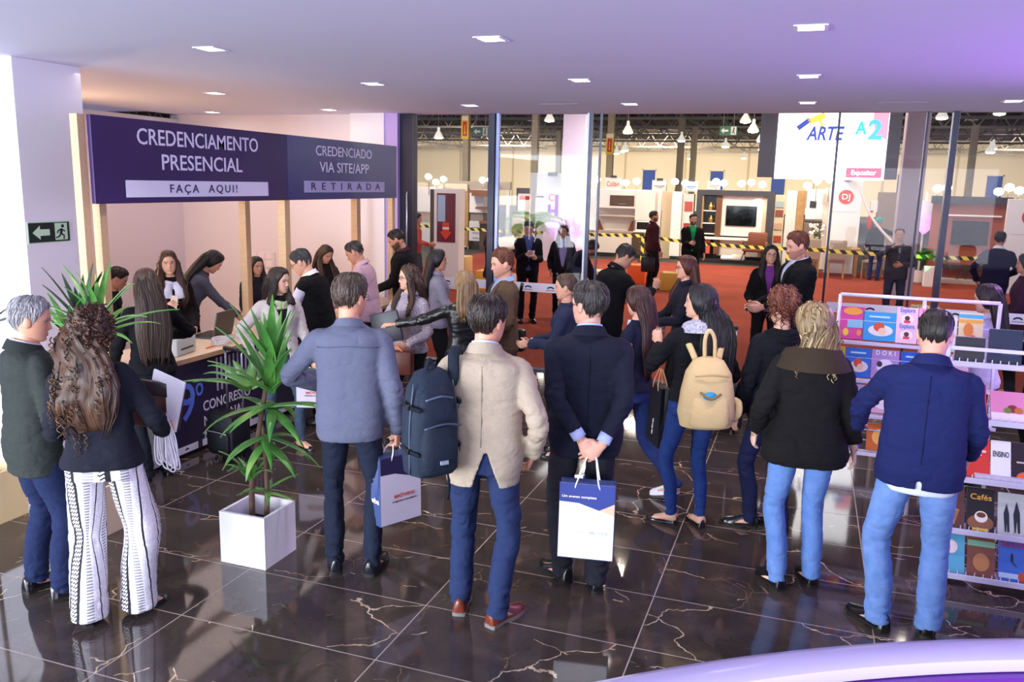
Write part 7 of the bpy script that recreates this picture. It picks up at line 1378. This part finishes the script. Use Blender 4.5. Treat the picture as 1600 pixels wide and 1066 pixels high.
t = stand('flower_vase', 'vase of white flowers on the dining table', 'vase', (.22, 25.55, .79)); MB().lathe((0, 0, 0), [(.05, 0), (.07, .1), (.05, .24), (.06, .28)], 14).build('vase', plain('B8B4B0', .2), t, True)
rnd = random.Random(4); m = MB(); l = MB()
for k in range(26):
    p = (rnd.uniform(-.2, .2), rnd.uniform(-.12, .12), rnd.uniform(.3, .62)); m.ball(p, rnd.uniform(.03, .055), 8, 6); l.tube([(0, 0, .2), p], [.006, .004], 4)
m.build('blossoms', plain('F2EFE8', .6), t, True); l.build('stems', LEAFD, t)
t = stand('fruit_tray', 'grey tray of orange fruit on the dining table', 'tray', (.9, 25.5, .79)); MB().rbox((-.24, -.14, 0), (.24, .14, .05), .01).build('tray', plain('A8A4A0', .5), t)
for xx in (-.05, .03, .1): MB().ball((xx, 0, .09), .045, 10, 8).build('fruit', plain('D87838', .5), t, True)
t = stand('white_cabinet_display', 'white wall cabinets and oven tower behind the dining table', 'cabinet', (.15, 27.2, 0)); MB().rbox((-.3, 0, 1.5), (.2, .4, 2.4), .01).build('wall_cabinet', WHT, t); MB().rbox((.2, 0, 0), (.45, .4, 2.45), .01).build('tall_panel', plain('EFE6D8', .5), t); MB().box((-.2, -.02, 1.85), (-.02, 0, 2.05)).build('oven', BLK, t); MB().rbox((-.32, .0, .9), (.2, .4, 1.4), .01).build('splashback', plain('7A6A60', .6), t)
def dj(loc, w, h, label, lx, lz, r):
    t = stand('exhibition_panel', label, 'panel', loc); MB().rbox((-w/2, 0, 0), (w/2, .1, h), .01).build('panel', plain('E6E4E2', .5), t)
    e = MB().disc((lx, -.004, lz), (1, 0, 0), (0, 0, 1), r, .003, 40).build('red_disc', plain('CF3A30', .5), t); MB().disc((lx, -.002, lz), (1, 0, 0), (0, 0, 1), r*1.1, .001, 40).build('pale_ring', plain('F2C8C0', .5), t)
    text('DJ', e, (lx, -.01, lz), (R(90), 0, 0), r*1.1, plain('FFFFFF', .5), r*1.1); MB().bar((-w*.4, -.004, lz-r*2.1), (w*.4, -.004, lz-r*2.1), .008, .002, (0, 1, 0)).build('grey_rule', plain('A8A8A8', .5), t); MB().rbox((-.1, -.1, h), (.1, .04, h+.06), .01).build('clip_lamp', DKG, t)
dj((.92, 26.2, 0), .85, 2.66, 'white panel with red round mark behind the dining table', 0, 2.2, .2); dj((5.0, 23.2, 0), 1.1, 2.28, 'white panel with red round mark at the right edge of the hall', -.02, 1.86, .2)
t = stand('grey_wood_unit', 'grey wood cabinets beside the fire extinguisher', 'cabinet', (2.2, 28, 0)); MB().rbox((-.3, 0, .0), (.45, .4, 2.36), .01).build('panel', plain('8E8076', .6), t); MB().rbox((-.5, .02, 1.75), (-.3, .4, 2.1), .01).build('wall_cupboard', WHT, t); MB().rbox((-.55, .0, .0), (-.3, .4, .9), .01).build('base_cupboard', plain('6A5E58', .6), t)
t = stand('fire_extinguisher', 'red fire extinguisher hanging on the grey wood cabinets', 'fire extinguisher', (1.72, 27.925, 1.25)); MB().lathe((0, 0, 0), [(.07, 0), (.075, .02), (.075, .36), (.03, .43), (.02, .5)], 14).build('cylinder', RED, t, True); MB().box((-.05, -.02, .5), (.06, .02, .55)).build('valve', DKG, t)
struct(MB().tube(spline([(.98, 22, 6.6), (1.0, 22, 3.2), (1.05, 22, 2.5), (1.4, 22, 1.75), (1.9, 22, 1.2), (2.3, 22, .9)], 30), .03, 8).build('trim_cable', WHT, None, True))
t = stand('fabric_column', 'white fabric column glowing violet above the green lit plant', 'column', (3.12, 27, 0)); MB().lathe((0, 0, 1.2), [(.04, 0), (.16, .12), (.26, .3), (.3, .95)], 20).build('fabric', plain('EADDF2', .7), t, True); MB().bar((0, .2, 0), (0, .2, 2.4), .05).build('post', WHT, t); spot('violet_column_light', (3.1, 26.4, .5), (3.12, 27, 1.9), 110, (.55, .12, 1), 50, 1)
palm((2.86, 24.5, .0), 12, .8, 'green lit leafy plant beside the grey man', LEAFD, .3, 8); spot('green_plant_light', (2.8, 23.5, .35), (2.9, 24.2, .95), 40, (.05, 1, .2), 60, 1)
t = stand('white_plinth', 'white square plinth at the foot of the green lit plant', 'plinth', (3.08, 23.9, 0)); MB().rbox((-.2, -.15, 0), (.2, .15, .52), .01).build('block', WHT, t)
t = stand('television_stand', 'terracotta display wall with dark television at the right of the hall', 'stand', (4.05, 25.2, 0)); MB().box((-.95, .2, 0), (.85, .3, 2.25)).build('back_panel', plain('A85A42', .6), t); MB().box((-1.0, 0, 2.1), (.9, .3, 2.3)).build('fascia', DKG, t); MB().box((-.7, .1, 1.78), (.7, .2, 1.82)).build('shelf', WHT, t); MB().rbox((-.7, .0, .35), (.75, .2, .5), .01).build('console', plain('4A3A38', .5), t); MB().box((-.95, -.2, 0), (.9, .3, .12)).build('platform', plain('C8B8B0', .6), t)
lg = MB()
for xx in (-.1, .1): lg.bar((xx-.12, -.05, .12), (xx+.12, -.05, .4), .04)
lg.build('console_leg', DKG, t)
t = stand('television', 'dark television on the terracotta display wall', 'television', (4.05, 25.32, 1.02)); MB().rbox((-.44, 0, 0), (.44, .05, .64), .01).build('housing', BLK, t); MB().box((-.425, -.004, .015), (.425, 0, .625)).build('display', plain('0A0A14', .08), t)
# ---- poufs, giraffe print seat
def pouf(loc, s, h, mat, label, rz=0): return tag(MB().rbox((-s/2, -s/2, 0), (s/2, s/2, h), .025).build('pouf', mat, None, 40, loc), label, 'pouf')
pouf((-3.92, 20.6, 0), .44, .47, plain('F2652A', .6), 'bright orange cube pouf on the red carpet'); pouf((-2.95, 19.6, 0), .44, .42, plain('C99A3A', .6), 'mustard cube pouf behind the burgundy shirted man'); pouf((-8.35, 19.8, 0), .5, .52, plain('D8B070', .6), 'beige cube pouf beside the totem'); pouf((-6.6, 17.2, 0), .42, .48, plain('E2A52E', .6), 'yellow cube pouf right of the beige one'); pouf((-5.6, 15.4, 0), .45, .62, plain('DCC8A8', .6), 'pale cube pouf behind the man with the notes'); pouf((-4.55, 18.4, 0), .5, .5, plain('D9C9A8', .6), 'pale cube pouf left of the orange one')
def giraffe():
    t = NT('giraffe_print'); v = t.n('ShaderNodeTexVoronoi', feature='DISTANCE_TO_EDGE'); t.link(t.coord(), v.inputs['Vector']); v.inputs['Scale'].default_value = 7
    return t.base(t.ramp(v.outputs['Distance'], [(.06, hexc('E8DCC0')), (.09, hexc('9A8C70'))]), .7)
pouf((2.0, 15.9, 0), .45, .45, giraffe(), 'cube pouf with a pale giraffe pattern behind the magazine rack'); pouf((2.55, 15.7, 0), .42, .40, plain('C9A878', .6), 'tan cube pouf right of the patterned one')
# ---- hazard tape
def tapemat():
    t = NT('hazard_tape'); s = t.sep(t.coord()); r = t.math('FRACT', t.math('MULTIPLY', t.math('ADD', s[0], t.math('MULTIPLY', s[2], .9)), 3.6))
    return t.base(t.mix(t.math('GREATER_THAN', r, .5), hexc('E8D860'), hexc('2A2A20')), .5)
TAPE = tapemat()
for (x0, x1, y, z0, z1, lab) in ((-13.5, -5.0, 26.6, .86, .82, 'black and yellow tape stretched before the kitchen stand'), (-4.9, -.6, 26.6, .80, .62, 'black and yellow tape before the television wall'), (-.5, 5.8, 24.3, .80, .78, 'black and yellow tape before the dining stand')):
    m = MB(); n = 24; P = [(x0+(x1-x0)*k/n, y, z0+(z1-z0)*k/n-.06*math.sin(math.pi*k/n)) for k in range(n+1)]
    m.loft([[(p[0], p[1]-.004, p[2]-.05), (p[0], p[1]+.004, p[2]-.05), (p[0], p[1]+.004, p[2]+.05), (p[0], p[1]-.004, p[2]+.05)] for p in P]); tag(m.build('barrier_tape', TAPE), lab, 'tape')
for x, y, lab in ((-4.95, 26.6, 'striped tape post at the right end of the kitchen stand'), (-.55, 26.55, 'striped tape post right of the television wall'), (-13.5, 26.6, 'striped tape post at the far left of the stands'), (5.8, 24.3, 'striped tape post at the far right of the stands')):
    t = stand('tape_post', lab, 'post', (x, y, 0), 'tape posts'); MB().box((-.05, -.012, .02), (.05, .012, .9)).build('post', TAPE, t); MB().cyl((0, 0, 0), .14, .03, 16).build('base', DKG, t)
# ------------------------------------------------------------------ lettering becomes plain mesh
fit_texts()
bpy.context.view_layer.update()
_dg = bpy.context.evaluated_depsgraph_get()
for _o, _w, _h in TEXTS:
    me = bpy.data.meshes.new_from_object(_o.evaluated_get(_dg)); nm = _o.name; _o.name = 'old'
    n = bpy.data.objects.new(nm, me); COL.objects.link(n); n.parent = _o.parent
    n.location = _o.location; n.rotation_euler = _o.rotation_euler; n.scale = _o.scale
    bpy.data.objects.remove(_o)
